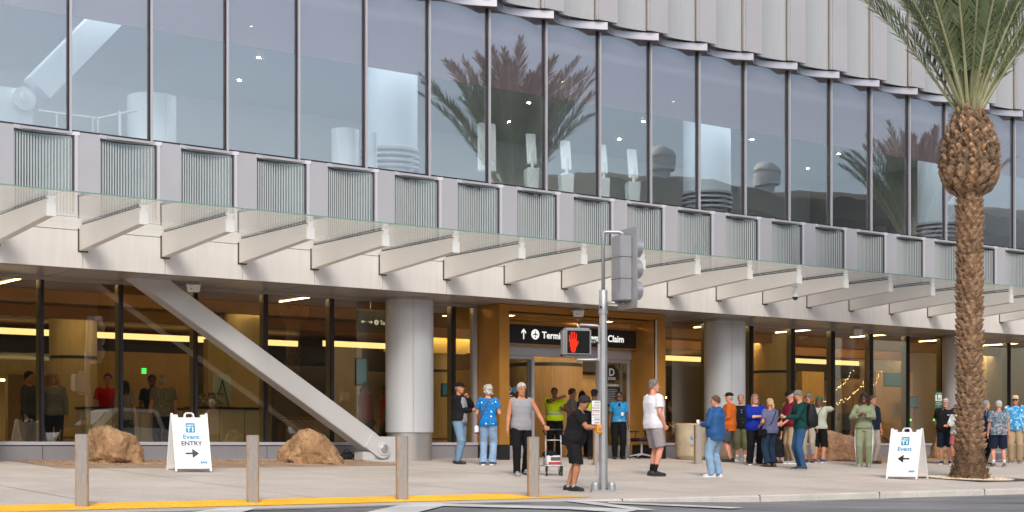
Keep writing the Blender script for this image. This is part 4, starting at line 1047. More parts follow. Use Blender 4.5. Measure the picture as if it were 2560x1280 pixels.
m = MB(); m.lathe([(.066, 2.78), (.066, 3.12), (.058, 3.13)], (0, 0), 20); m.lathe([(.075, 2.76), (.075, 2.82)], (0, 0), 20); m.build('collar', GALV, sp, auto=40)
m = MB(); m.lathe([(.02, 0), (.02, .02)], (0, 0), 10); m.v = [(x - .04, -.066 - z, y + 2.86) for x, y, z in m.v]; m.build('plug', M['black'], sp)
m = MB(); m.tube([(0, 0, 3.1), (0, 0, 3.97), (.0, 0, 4.01), (.03, 0, 4.03), (.24, 0, 4.03), (.30, 0, 4.01), (.31, 0, 3.94)], .028, 12); m.tube([(.05, 0, 2.93), (.28, 0, 2.93)], .026, 12); m.tube([(.28, 0, 2.93), (.31, 0, 2.93), (.31, 0, 3.0)], .03, 12); m.build('bracket_arm', GALV, sp, smooth=True)
m = MB(); m.box(-.115, -.06, -.03, .03, .26, .46); m.tube([(-.085, 0, .46), (-.085, 0, .60)], .012, 8); m.build('conduit_box', GALV, sp, bevel=.008)
m = MB(); m.tube([(-.38, .03, 2.50), (-.38, .02, 2.57), (-.35, .0, 2.59), (-.1, 0, 2.58), (-.06, 0, 2.56), (-.06, 0, 2.09), (-.1, 0, 2.05), (-.40, 0, 2.05), (-.43, .02, 2.10)], .022, 10); m.box(-.085, -.04, -.035, .035, 2.03, 2.29); m.build('signal_bracket', GALV, sp, auto=40)
# three lens signal head, seen from behind and the side
th = empty('traffic_signal', SP + RGT * .37 + Vector((0, 0, 3.08)), yaw_for(116)); tag(th, 'grey three lens traffic signal head seen from behind on the pole', 'traffic light')
SIL = mat('silver grey signal paint', L((176, 177, 180)), .38, .5, .05, 5)
m = MB(); bp_ = []
W2, H2 = .30, .62; c_ = .06
for cx_, cz_, a0 in ((W2 - c_, H2 - c_, 0), (-W2 + c_, H2 - c_, 90), (-W2 + c_, -H2 + c_, 180), (W2 - c_, -H2 + c_, 270)):
    for q in range(0, 91, 30): bp_.append((cx_ + c_ * cos(radians(a0 + q)), .50 - .12 + cz_ + c_ * sin(radians(a0 + q))))
m.prism(bp_, 'y', -.012, 0.0); m.build('backplate', SIL, th)
m = MB(); m.box(-.15, .15, .001, .20, .38 - .50, .38 + .50); m.build('housing', SIL, th, bevel=.012)
for z in (.38 - .167, .38 + .167): m = MB(); m.box(-.152, .152, .0, .202, z - .004, z + .004); m.build('housing_seam', M['joint'], th)
for i, z in enumerate((.38 + .333, .38, .38 - .333)):
    m = MB(); n = 22; rr = lambda r, y, sc=1: [(r * cos(2 * pi * k / n), y, z + r * sin(2 * pi * k / n)) for k in range(n)]
    m.ring_loft([rr(.145, -.0125), rr(.145, -.21), rr(.135, -.21), rr(.135, -.02)], cap=False); v = m.build('visor', SIL, th, auto=40)
    m = MB(); m.ring_loft([rr(.13, -.02), rr(.10, -.045), rr(.05, -.055)]); m.build('lens', mat('dark signal lens', ((.12, .01, .01), (.12, .06, .0), (.0, .09, .05))[i], .15), v, auto=40)
# pedestrian head: red hand
ph = empty('pedestrian_signal', SP + RGT * -.40 + Vector((0, 0, 2.10)) - FWD * .06, yaw_for(14)); tag(ph, 'pedestrian crossing signal showing a red hand, mounted left of the pole', 'pedestrian signal')
m = MB(); m.box(-.225, .225, -.02, .19, 0, .44); m.build('housing', SIL, ph, bevel=.035)
m = MB(); m.box(-.205, .205, -.045, -.021, .02, .42); m.build('door_frame', SIL, ph, bevel=.02)
m = MB(); m.box(-.18, .18, -.05, -.046, .045, .395); sc_ = m.build('screen', mat('signal screen', (.006, .006, .007), .25), ph, bevel=.004)
m = MB()
for i in range(20):
    for q in (-1, 1):
        a = -.18 + i * .36 / 19
    z = .05 + i * .34 / 19; m.box(-.178, .178, -.058, -.051, z, z + .003)
for i in range(22):
    x = -.178 + i * .355 / 21; m.box(x, x + .003, -.0575, -.0505, .048, .392)
m.build('louvre_grid', M['black'], sc_)
led = emit('red led', (1, .035, .01), 1.6)
hand = ["...X.X.X.....", "...X.X.X.X...", ".X.X.X.X.X...", ".X.X.X.X.X...", ".XXXXXXXXX...", ".XXXXXXXXX.X.", "..XXXXXXXXXX.", "..XXXXXXXXX..", "..XXXXXXXX...", "...XXXXXX....", "...XXXXXX....", "....XXXX....."]
m = MB()
for rI, row in enumerate(hand):
    for cI, ch in enumerate(row):
        if ch == 'X':
            x = -.165 + cI * .0135; z = .37 - rI * .0265; m.box(x, x + .0105, -.0625, -.059, z - .02, z)
m.build('red_hand', led, ph)
# instruction sign and push button
ps = empty('crossing_sign', SP + RGT * -.115 + Vector((0, 0, .80)) - FWD * .085, yaw_for(16)); tag(ps, 'small white pedestrian instruction sign with red symbols on the signal pole', 'sign')
m = MB(); m.box(-.078, .078, .0, .01, .24, .62); m.build('plate', M['black'], ps, bevel=.004)
m = MB(); m.box(-.071, .071, -.003, -.0005, .247, .613); m.build('face', M['white'], ps)
m = MB()
for z in (.53, .43, .355, .30): m.box(-.068, .068, -.0045, -.0032, z, z + .004)
for z in (.545, .575, .59, .49, .51, .46, .45, .40, .375, .33, .32, .275, .262): m.box(-.03, .058, -.0045, -.0032, z, z + .006)
m.build('print', M['black'], ps)
m = MB()
for z in (.49, .45, .385): m.box(-.06, -.038, -.0045, -.0032, z, z + .022)
m.build('red_symbol', mat('red print', (.5, .01, .01), .5), ps)
pb = empty('push_button', SP + RGT * -.075 + Vector((0, 0, .905)) - FWD * .07, yaw_for(20)); tag(pb, 'yellow pedestrian push button housing on the signal pole', 'push button')
YB = mat('amber yellow plastic', L((238, 160, 20)), .4)
m = MB(); m.box(-.045, .045, -.06, .03, 0, .14); m.build('housing', YB, pb, bevel=.018)
m = MB(); m.lathe([(.028, 0), (.024, .012)], (0, 0), 16); m.v = [(x, -.061 - z, y + .07) for x, y, z in m.v]; m.build('button', M['steel'], pb, auto=40)
# the assembly is 7 per cent larger than modelled above
for q in (sp, th, ph, ps, pb): q.location = SP + (Vector(q.location) - SP) * 1.073; q.scale = (1.073,) * 3
# ---- litter bins of beige concrete
BIN = ground_mat('beige aggregate concrete', L((176, 158, 134))[:3], L((196, 180, 156))[:3], 3, 120, .2, .8)
RB = mat('recycling blue', L((38, 128, 200)), .5)
def bin_(px, py, lab, sym):
    p = ground_at(px, py); o = empty('litter_bin', p, yaw_for(-8)); tag(o, lab, 'litter bin', 'beige concrete litter bins'); R = .40
    m = MB(); m.lathe([(.30, 0), (.33, .03), (.34, .05), (R - .03, .07), (R, .12), (R, .90), (R - .02, .92), (R - .05, .925), (R - .05, .80), (.02, .80)], (0, 0), 48); m.build('drum', BIN, o, auto=35)
    m = MB(); m.lathe([(R - .055, .86), (R - .06, .90), (.14, .93), (.12, .86)], (0, 0), 40, False); m.build('lid', mat('dark bin lid', (.03, .03, .03), .4), o, auto=35)
    if sym:
        m = MB()
        for k in range(3):
            a0 = radians(90 + 120 * k - 38)
            for q in range(5):
                a, b = a0 + radians(q * 13), a0 + radians(q * 13 + 13); r0, r1 = .075, .125
                if q == 4: r0, r1 = .06, .14
                pts = [(r0 * cos(a), r0 * sin(a)), (r1 * cos(a), r1 * sin(a)), (r1 * cos(b), r1 * sin(b)) if q < 4 else (.1 * cos(b), .1 * sin(b)), (r0 * cos(b), r0 * sin(b)) if q < 4 else (.1 * cos(b), .1 * sin(b))]
                P = []
                for u, v in pts:
                    t = (u + .12) / R; P.append((R * 1.004 * sin(t), -R * 1.004 * cos(t), .58 + v))
                m.quad(*P)
        m.build('recycling_symbol', RB, o)
        t = mesh_text('RECYCLE', .07, RB, o, sx=.9, align='CENTER'); t.rotation_euler = (radians(90), 0, 0.3); t.location = (.12, -R * .965, .34)
    return o
bin_(1727, 1149, 'beige concrete litter bin with blue recycling symbol, nearest the entrance', True)
bin_(1800, 1149, 'beige concrete litter bin half hidden behind the man in the blue hooded jacket', False)
# ---- loudspeakers under the soffit and a dome camera
def speaker(px, py, lab):
    x, z = at(px, -1.0, py); o = empty('loudspeaker', (x, -1.0, 3.662), yaw_for(10)); tag(o, lab, 'loudspeaker', 'white loudspeakers under the soffit')
    m = MB(); m.hexa([(-.125, -.10, -.22), (.125, -.10, -.22), (.10, .12, -.17), (-.10, .12, -.17), (-.145, -.14, -.06), (.145, -.14, -.06), (.11, .12, -.05), (-.11, .12, -.05)]); m.build('box', M['white'], o, bevel=.012)
    m = MB(); m.tube([(-.15, 0, -.10), (-.15, 0, -.02), (.15, 0, -.02), (.15, 0, -.10)], .012, 6); m.box(-.05, .05, -.04, .04, -.02, .0); m.build('bracket', M['white'], o)
    m = MB(); m.lathe([(.012, 0), (.012, .004)], (0, 0), 8); m.v = [(x + .0 - .04, -.128 - z, y - .15) for x, y, z in m.v]; m.build('badge', M['black'], o)
speaker(484, 706, 'white loudspeaker under the soffit, right of the top of the diagonal brace'); speaker(1444, 772, 'white loudspeaker above the entrance sign'); speaker(2142, 820, 'white loudspeaker above the right hand windows')
kx = round((at(1990, -4.6) - X0) / PW); cx = X0 + PW * kx; 
xc_, zc_ = at(1988, -4.5, 712)
o = empty('dome_camera', (xc_, -4.5, 4.17)); tag(o, 'white dome security camera hanging from a canopy beam end', 'security camera')
m = MB(); m.lathe([(.085, 0), (.085, -.03), (.03, -.05), (.03, -.12), (.07, -.14), (.085, -.20), (.085, -.27)], (0, 0), 24); m.build('housing', M['white'], o, auto=40)
m = MB(); m.ell((0, 0, -.272), (.072, .072, .08), 20, 10); m.build('dome', mat('smoked dome', (.01, .01, .012), .08, spec=1), o, smooth=True)
# ---- header sign over the door
IAx, IBx = IA + .01, IB + .12
hs_ = empty('header_sign', ((IAx + IBx) / 2, -.23, 2.80)); tag(hs_, 'long black sign over the entrance reading Terminal 1 & Baggage Claim', 'sign')
Wh = (IBx - IAx) / 2
m = MB(); m.box(-Wh, Wh, 0, .17, 0, .46); m.build('box', M['sign_blk'], hs_, bevel=.004)
m = MB(); m.box(-Wh, Wh, -.004, .16, -.035, -.001); m.box(-Wh, Wh, -.004, .16, .461, .49); m.build('trim', M['gold'], hs_)
SW = emit('lit sign white', (1, .97, .88), .85)
xl = at(1355, -.23) - hs_.location.x; xr = at(1559, -.23) - hs_.location.x
def textw(s):
    t = mesh_text(s, .235, SW, None, bold=.005, sx=.84); w_ = max(v.co.x for v in t.data.vertices); bpy.data.objects.remove(t); return w_
WORDS = ['Terminal', '1', '&', 'Baggage', 'Claim']; full = textw(' '.join(WORDS)); bar = textw('|'); sc_ = (xr - xl) / full
for i, wd_ in enumerate(WORDS):
    x0_ = textw(' '.join(WORDS[:i]) + ' |') - bar if i else 0
    t = mesh_text(wd_, .235, SW, hs_, bold=.005, sx=.84); t.rotation_euler = (radians(90), 0, 0); t.location = (xl + x0_ * sc_, -.004, .15); t.scale = (sc_, 1, 1)
def plane_icon(par, x, z, r, y=-.004):
    m = MB(); n = 28; m.prism([(x + r * cos(2 * pi * k / n), z + r * sin(2 * pi * k / n)) for k in range(n)], 'y', y - .001, y); m.build('airplane_disc', SW, par)
    q = r * .78; P = [(0, 1), (.1, .75), (.1, .3), (.85, -.15), (.85, -.32), (.1, -.1), (.08, -.6), (.3, -.8), (.3, -.92), (0, -.82), (-.3, -.92), (-.3, -.8), (-.08, -.6), (-.1, -.1), (-.85, -.32), (-.85, -.15), (-.1, .3), (-.1, .75)]
    m = MB(); m.prism([(x + a * q, z + b * q) for a, b in P], 'y', y - .003, y - .0012); m.build('airplane', M['sign_blk'], par)
def arrow_up(par, x, z, s, y=-.004, ang=0):
    P = [(-.12, -1), (.12, -1), (.12, .45), (.55, .0), (.55, .38), (0, 1), (-.55, .38), (-.55, 0), (-.12, .45)]
    c, sn = cos(ang), sin(ang)
    m = MB(); m.prism([(x + (a * c - b * sn) * s, z + (a * sn + b * c) * s) for a, b in P], 'y', y - .001, y); m.build('arrow', SW, par)
plane_icon(hs_, at(1338, -.23) - hs_.location.x, .235, .125); arrow_up(hs_, at(1309, -.23) - hs_.location.x, .235, .13)
# hanging sign seen through the left window
x0, z0 = at(896, 1.0, 830); x1, z1 = at(985, 1.0, 783)
hg = empty('hanging_sign', (x0, 1.0, z0)); tag(hg, 'black hanging sign with two arrows inside the lobby window', 'sign')
m = MB(); m.box(0, x1 - x0, 0, .08, 0, z1 - z0 + .02); m.build('panel', M['sign_blk'], hg); m = MB(); m.box(.35, .37, .03, .05, z1 - z0, 3.7 - z0); m.build('hanger', M['alu'], hg)
arrow_up(hg, .14, .25, .065, ang=radians(90)); arrow_up(hg, .33, .25, .065, ang=radians(-90)); plane_icon(hg, .50, .25, .06)
t = mesh_text('To', .14, SW, hg, bold=.002, sx=.85); t.rotation_euler = (radians(90), 0, 0); t.location = (.60, -.004, .20)
# ---- decals on the doors
dz = empty('door_zone_decal', (0, 0, 0)); tag(dz, 'black round D ZONE decal with warning text on the right door glass', 'decal')
xx, zz = at(1529, -.005, 935); m = MB(); n = 32; m.prism([(xx + .225 * cos(2 * pi * k / n), zz + .225 * sin(2 * pi * k / n)) for k in range(n)], 'y', -.006, -.002); m.build('disc', M['sign_blk'], dz)
WT = mat('white vinyl', (.75, .75, .75), .5)
t = mesh_text('D', .27, WT, dz, bold=.006, align='CENTER'); t.rotation_euler = (radians(90), 0, 0); t.location = (xx, -.008, zz - .045)
t = mesh_text('ZONE', .095, WT, dz, bold=.002, align='CENTER'); t.rotation_euler = (radians(90), 0, 0); t.location = (xx, -.008, zz - .15)
x2, z2 = at(1531, -.005, 966); t = mesh_text('WARNING', .085, WT, dz, bold=.002, align='CENTER'); t.rotation_euler = (radians(90), 0, 0); t.location = (x2 + .02, -.005, z2)
m = MB(); m.box(x2 - .24, x2 + .26, -.006, -.002, z2 - .52, z2 - .03); m.build('notice', M['sign_blk'], dz)
m = MB()
for i in range(9): m.box(x2 - .2, x2 + rnd.uniform(.05, .22), -.008, -.0065, z2 - .09 - .045 * i, z2 - .075 - .045 * i)
m.build('notice_print', mat('grey print', (.35, .36, .36), .6), dz)
nd = empty('no_smoking_decal'); tag(nd, 'white no smoking and accessibility symbols on the left door glass', 'decal')
xx, zz = at(1272, -.005, 974)
def ringm(x, z, r, w_, mt, par, nm): m = MB(); n = 28; A = [(x + r * cos(2 * pi * k / n), -.004, z + r * sin(2 * pi * k / n)) for k in range(n + 1)]; B = [(x + (r - w_) * cos(2 * pi * k / n), -.004, z + (r - w_) * sin(2 * pi * k / n)) for k in range(n + 1)]; m.strip(A, B); return m.build(nm, mt, par)
ringm(xx, zz, .085, .018, WT, nd, 'ring'); m = MB(); m.quad((xx - .06, -.004, zz + .05), (xx - .05, -.004, zz + .06), (xx + .06, -.004, zz - .05), (xx + .05, -.004, zz - .06)); m.build('bar', WT, nd)
m = MB(); n = 24; m.prism([(xx + .17 + .075 * cos(2 * pi * k / n), zz + .0 + .075 * sin(2 * pi * k / n)) for k in range(n)], 'y', -.005, -.002); m.build('blue_disc', mat('accessible blue', L((70, 120, 160)), .5), nd)
m = MB(); n = 24; m.prism([(xx + .42 + .06 * cos(2 * pi * k / n), zz + .02 + .05 * sin(2 * pi * k / n)) for k in range(n)], 'y', -.005, -.002); m.build('green_disc', mat('leaf green vinyl', L((120, 150, 60)), .5), nd)
m = MB()
for i in range(5): m.box(xx - .1, xx + .1, -.005, -.003, zz - .15 - .055 * i, zz - .13 - .055 * i)
for i in range(2): m.box(xx + .34, xx + .5, -.005, -.003, zz - .10 - .05 * i, zz - .08 - .05 * i)
m.build('small_print', WT, nd)
# ---- pet relief sign
pp = ground_at(2346, 1146); s_ = scale_at(pp); o = empty('pet_relief_sign', pp, yaw_for(5)); tag(o, 'green and white dog relief sign on a thin post left of the third column', 'sign')
zt = (1146 - 980) / s_; zb = (1146 - 1020) / s_
m = MB(); m.tube([(0, 0.02, -.02), (0, .02, zt - .02)], .018, 8); m.build('post', GALV, o)
GRN = mat('dark green print', L((24, 104, 66)), .5)
m = MB(); m.box(-.105, .105, -.01, .0, zb, zt); m.build('plate', GRN, o, bevel=.004); m = MB(); m.box(-.095, .095, -.013, -.0105, zb + .21, zt - .08); m.build('picture', M['white'], o)
m = MB(); zc = zb + .22; m.ell((-.035, -.015, zc + .155), (.016, .003, .016), 10, 6); m.box(-.05, -.02, -.016, -.0135, zc + .02, zc + .135); m.box(.0, .05, -.016, -.0135, zc + .035, zc + .06); m.box(.045, .065, -.016, -.0135, zc + .055, zc + .08); m.box(.0, .008, -.016, -.0135, zc + .01, zc + .035); m.box(.04, .048, -.016, -.0135, zc + .01, zc + .035); m.build('figure', M['black'], o)
for i, tx in enumerate(('THANK YOU', 'FOR CLEANING', 'UP')): t = mesh_text(tx, .036, WT, o, bold=.0006, align='CENTER', sx=.72); t.rotation_euler = (radians(90), 0, 0); t.location = (0, -.013, zb + .15 - .05 * i)
t = mesh_text('PET RELIEF', .036, WT, o, bold=.0006, align='CENTER', sx=.8); t.rotation_euler = (radians(90), 0, 0); t.location = (0, -.013, zt - .06)
# ---- office chair, bottle, bag by the right jamb
p = ground_at(1604, 1147); o = empty('office_chair', p, yaw_for(-60)); tag(o, 'black swivel office chair half inside the right side of the entrance', 'office chair')
BK = mat('black upholstery', (.02, .018, .018), .8); BP = mat('black plastic', (.02, .02, .02), .4)
m = MB(); m.box(-.24, .24, -.24, .22, .44, .53); m.build('seat', BK, o, bevel=.04, auto=40)
m = MB(); m.hexa([(-.21, .20, .60), (.21, .20, .60), (.21, .27, .60), (-.21, .27, .60), (-.19, .27, 1.02), (.19, .27, 1.02), (.19, .33, 1.02), (-.19, .33, 1.02)]); m.build('backrest', BK, o, bevel=.03, auto=40)
m = MB(); m.tube([(0, .15, .46), (0, .28, .50), (0, .29, .64)], .02, 6); m.build('back_bar', BP, o)
for s in (-1, 1): m = MB(); m.tube([(s * .22, .0, .46), (s * .29, .0, .5), (s * .29, .02, .68)], .016, 6); m.box(s * .29 - .035, s * .29 + .035, -.16, .10, .68, .71); m.build('armrest', BP, o, bevel=.008)
m = MB(); m.tube([(0, 0, .1), (0, 0, .45)], .03, 10); m.build('gas_lift', M['steel'], o)
for k in range(5):
    a = 2 * pi * k / 5 + .3; m = MB(); m.tube([(0, 0, .12), (.29 * cos(a), .29 * sin(a), .075)], [.026, .018], 6); m.build('foot_spoke', M['alu'], o)
    m = MB(); m.ell((.29 * cos(a), .29 * sin(a), .032), (.03, .03, .03), 8, 6); m.build('caster', BP, o)
p = ground_at(1664, 1142); o = empty('water_bottle', p); tag(o, 'clear blue water bottle on the ground by the right portal jamb', 'water bottle')
m = MB(); m.lathe([(.035, 0), (.038, .02), (.038, .17), (.015, .21), (.015, .23)], (0, 0), 16); m.build('bottle_body', mat('bottle plastic', L((120, 170, 190)), .15), o, smooth=True); m = MB(); m.lathe([(.017, .23), (.017, .25)], (0, 0), 12); m.build('cap', M['white'], o)
p = ground_at(1650, 1144); o = empty('black_bag', p, .4); tag(o, 'small black bag on the ground beside the portal jamb', 'bag')
m = MB(); m.box(-.13, .13, -.07, .07, 0, .2); m.build('bag_body', BK, o, bevel=.03, auto=40); m = MB(); m.tube([(-.06, 0, .19), (-.05, 0, .27), (.05, 0, .27), (.06, 0, .19)], .009, 6); m.build('handle', BK, o)
p = ground_at(868, 1149); o = empty('duffel_bag', p, yaw_for(5)); tag(o, 'dark duffel bag lying at the wall behind the pyramid boulder', 'bag')
m = MB(); m.box(-.16, .16, -.09, .09, 0, .17); m.build('bag_body', mat('navy nylon', (.02, .024, .035), .7), o, bevel=.05, auto=40); m = MB(); m.tube([(-.07, 0, .16), (-.05, 0, .22), (.05, 0, .22), (.07, 0, .16)], .008, 6); m.build('handle', BK, o)
p = ground_at(2487, 1152); o = empty('vent_box', p, 0); tag(o, 'low white louvred vent box on the ground behind the man in the patchwork shirt', 'vent')
m = MB(); m.box(-.28, .28, -.06, .06, 0, .26); m.build('casing', M['cap'], o, bevel=.008); m = MB()
for i in range(9): m.box(-.23 + i * .055, -.205 + i * .055, -.064, -.06, .04, .22)
m.build('louvre', M['alu_dk'], o)
# planter shrub at the right edge
p = ground_at(2590, 1150); o = empty('potted_shrub', p); tag(o, 'dark leafy shrub in a round pot at the right edge', 'plant')
m = MB(); m.lathe([(.22, 0), (.32, .45), (.30, .46)], (0, 0), 24); m.build('pot', M['alu_dk'], o, auto=40)
m = MB(); r9 = random.Random(9)
for _ in range(900):
    d = Vector((r9.gauss(0, 1), r9.gauss(0, 1), r9.gauss(0, 1))).normalized() * r9.random() ** .5; c = Vector((d.x * .42, d.y * .42, .85 + d.z * .42)); a = r9.uniform(0, 6.3); q = r9.uniform(.03, .06)
    u = Vector((cos(a), sin(a), r9.uniform(-.6, .6))) * q; v = Vector((-sin(a), cos(a), r9.uniform(-.5, .5))) * q * .5; m.quad(c - u, c + v, c + u, c - v)
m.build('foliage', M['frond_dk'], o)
# ================================================================ things inside
def cnt(px0, px1, Y, h, lab, mt='counter', d=.5):
    a, b = at(px0, Y), at(px1, Y); o = empty('service_counter', ((a + b) / 2, Y, 0)); tag(o, lab, 'counter'); W = (b - a) / 2
    m = MB(); m.box(-W, W, .02, d, 0, h - .05); f = m.build('counter_front', M[mt], o)
    m = MB(); q = -W + .6
    while q < W: m.box(q, q + .01, .015, .02, 0, h - .05); q += .62
    m.build('panel_joint', M['joint'], f)
    m = MB(); m.box(-W - .03, W + .03, -.02, d + .03, h - .05, h); m.build('worktop', M['alu_dk'], o, bevel=.004); return o
cnt(215, 455, 1.1, 1.12, 'long grey service counter behind the left windows'); cnt(488, 652, 1.1, 1.16, 'grey counter with flowers below the diagonal brace')
# escalator-like bright ribbed balustrades low in the lobby (warm reflections)
for px0, px1, Y, z0, z1, lab in ((708, 800, 5, .35, .95, 'ribbed metal baggage slope behind the brace'), (905, 960, 5.5, .3, 1.0, 'ribbed metal baggage slope left of the first column'), (2170, 2330, 7, .35, 1.05, 'long ribbed baggage slope behind the right windows'), (1672, 1752, 6, .4, .95, 'ribbed baggage slope right of the entrance')):
    a, b = at(px0, Y), at(px1, Y); o = empty('baggage_slide', (a, Y, 0)); tag(o, lab, 'baggage carousel'); m = MB(); n = int((b - a) / .16)
    for i in range(n): x = (b - a) * i / n; m.hexa([(x, 0, z1), (x + .11, 0, z1), (x + .55, -.9, z0), (x + .42, -.9, z0), (x, .02, z1 + .03), (x + .11, .02, z1 + .03), (x + .55, -.88, z0 + .03), (x + .42, -.88, z0 + .03)])
    m.build('slats', M['steel'], o); m = MB(); m.box(0, b - a, .03, .3, 0, z1 - .05); m.build('body', M['gold_dk'], o)
    m = MB(); m.box(0, b - a, .02, .08, z1 + .06, z1 + .09); m.build('edge_trim', M['gold'], o)
# easel with a pale board, flowers
e0 = Vector((at(553, 1.6), 1.6, 1.16)); 
o = empty('easel', (e0.x, 1.55, 0), yaw_for(0)); tag(o, 'pale board on a black easel behind the window under the brace', 'easel')
m = MB(); m.tube([(-.16, 0, 1.14), (0, .02, 1.78)], .012, 6); m.tube([(.16, 0, 1.14), (0, .02, 1.78)], .012, 6); m.build('stand', M['black'], o)
m = MB(); m.hexa([(-.24, .03, 1.28), (.18, .03, 1.28), (.18, .05, 1.28), (-.24, .05, 1.28), (-.22, .08, 1.92), (.2, .08, 1.92), (.2, .1, 1.92), (-.22, .1, 1.92)]); m.build('board', mat('pale green board', L((190, 210, 200)), .5), o)
o = empty('flower_arrangement', (at(524, 1.35), 1.35, 1.16)); tag(o, 'arrangement of cream roses and leaves on the counter', 'flowers'); r8 = random.Random(4)
m = MB()
for _ in range(26): m.ell((r8.uniform(-.28, .28), r8.uniform(-.1, .1), r8.uniform(.05, .26)), (.04, .04, .035), 8, 5)
m.build('roses', mat('cream petals', L((236, 224, 190)), .7), o); m = MB()
for _ in range(220):
    c = Vector((r8.uniform(-.34, .34), r8.uniform(-.14, .14), r8.uniform(.0, .32))); a = r8.uniform(0, 6.3); u = Vector((cos(a), sin(a), r8.uniform(-.8, .8))) * .04; v = Vector((-sin(a), cos(a), .3)) * .02; m.quad(c - u, c + v, c + u, c - v)
m.build('leaves', M['frond'], o)
# screens
for px0, py0, px1, py1, Y, lab in ((890, 895, 918, 965, 3, 'blue screen behind the first big column'), (1105, 958, 1120, 992, 6, 'small blue screen left of the portal'), (2212, 932, 2258, 968, 4, 'dark teal hanging screen behind the right windows'), (2256, 990, 2294, 1021, 6, 'blue screen beside the number 3')):
    a, zt = at(px0, Y, py0); b, zb = at(px1, Y, py1); o = empty('display_screen', ((a + b) / 2, Y, zb)); tag(o, lab, 'screen'); W = (b - a) / 2
    m = MB(); m.box(-W, W, 0, .06, 0, zt - zb); m.build('casing', M['black'], o); m = MB(); m.box(-W + .02, W - .02, -.004, 0, .05, zt - zb - .02); m.build('panel', emit('screen glow', (.08, .28, .38), .35), o)
x, z = at(361, 4, 934); o = empty('exit_light', (x, 4, z)); tag(o, 'small green lit exit sign above the counter', 'exit sign'); m = MB(); m.box(-.05, .05, 0, .04, 0, .13); m.build('case', emit('exit green', (.05, 1, .15), 2.5), o); m = MB(); m.box(-.06, .06, .001, .05, .13, .15); m.build('top_rail', M['black'], o)
o = empty('carousel_number'); tag(o, 'large dark number 3 on the far lobby wall', 'number'); x, z = at(2294, 6.6, 1023); o.location = (x, 6.6, z); t = mesh_text('3', .50, M['black'], o, bold=.01); t.rotation_euler = (radians(90), 0, 0)
for px, lab in ((2276, 'green gate lamp nearer the middle of the right windows'), (2335, 'green gate lamp left of the tall narrow boulder')):
    x, z = at(px, 2.5, 1050); o = empty('gate_lamp', (x, 2.5, 0)); tag(o, lab, 'lamp'); m = MB(); m.tube([(0, 0, 0), (0, 0, z - .02)], .02, 6); m.build('post', M['alu'], o); m = MB(); m.ell((0, 0, z), (.035, .035, .035), 10, 8); m.build('bulb', emit('green lamp', (.05, 1, .15), 5), o)
# glowing dots that stand in for reflections in the glass
o = empty('reflection_dots'); tag(o, 'tiny glowing dots standing for reflections in the right windows', 'reflection'); m = MB(); r7 = random.Random(2)
for a0, a1, n in (((2055, 1020), (2170, 945), 34), ((2068, 975), (2135, 925), 22), ((2160, 965), (2205, 925), 14), ((2040, 1000), (2078, 985), 10)):
    for i in range(n):
        t = i / n; px = a0[0] + (a1[0] - a0[0]) * t + r7.uniform(-3, 3); py = a0[1] + (a1[1] - a0[1]) * t + 16 * sin(pi * t) + r7.uniform(-4, 4); x, z = at(px, 3.5, py); m.ell((x, 3.5, z), (.010, .010, .010), 6, 4)
m.build('dot_string', emit('reflection dot', (1, .85, .5), 9), o)
# ---- upstairs: drum planters and check-in kiosks
for px0, px1, ptop, lab in ((322, 436, 243, 'white rounded drum with a seam behind the upper left windows'), (833, 893, 325, 'white half drum behind the upper windows'), (914, 941, 333, 'narrow white drum next to the mullion')):
    Y = 0.9; a, b = at(px0, Y), at(px1, Y); x = (a + b) / 2; z = at((px0 + px1) / 2, Y, ptop)[1]; R = (b - a) / 2 * .98
    o = empty('white_drum', (x, Y, 6.33)); tag(o, lab, 'drum', 'white drums upstairs'); m = MB(); m.lathe([(R, 0), (R, z - 6.33)], (0, 0), 40); d_ = m.build('shell', M['white_int'], o, auto=40)
    m = MB(); m.tube([(R * .2, -R * .985, 0), (R * .2, -R * .985, z - 6.34)], .012, 6); m.build('seam', M['alu'], d_)
def kiosk(px, ptop, pw, lab, lean=10, first=False):
    Y = -.4; x, zt = at(px, Y, ptop); o = empty('check_in_kiosk', (x, Y, 6.33), yaw_for(200)); tag(o, lab, 'kiosk', 'white self service kiosks upstairs')
    h = zt - 6.33; W = pw / 2
    if first:
        m = MB(); m.tube([(0, 0, 0), (0, 0, h * .35)], .05, 12); m.build('stem', M['white_int'], o); m = MB(); m.box(-W, W, -.04, .04, h * .30, h); m.build('screen_back', M['white_int'], o, bevel=.035, auto=40)
    else:
        m = MB(); m.hexa([(-W * .85, -.12, 0), (W * .85, -.12, 0), (W * .85, .12, 0), (-W * .85, .12, 0), (-W, -.14, h * .44), (W, -.14, h * .44), (W, .14, h * .46), (-W, .14, h * .46)]); m.build('pedestal', M['white_int'], o, bevel=.02, auto=40)
        m = MB(); m.tube([(0, .05, h * .4), (0, .08, h * .7)], .04, 10); m.build('stem', M['white_int'], o); m = MB(); m.hexa([(-W * .8, .02, h * .52), (W * .8, .02, h * .52), (W * .8, .07, h * .52), (-W * .8, .07, h * .52), (-W * .8, -.10, h), (W * .8, -.10, h), (W * .8, -.05, h), (-W * .8, -.05, h)]); m.build('screen_back', M['white_int'], o, bevel=.02, auto=40)
kiosk(1217, 308, .46, 'white kiosk with a tall rounded screen back, leftmost upstairs', first=True)
kiosk(1329, 333, .32, 'white tilted kiosk upstairs, left of the mirrored palm trunk'); kiosk(1415, 350, .34, 'white kiosk upstairs in front of the mirrored palm trunk'); kiosk(1507, 360, .30, 'white kiosk upstairs right beside a mullion'); kiosk(1582, 372, .34, 'white kiosk upstairs, rightmost of the row')
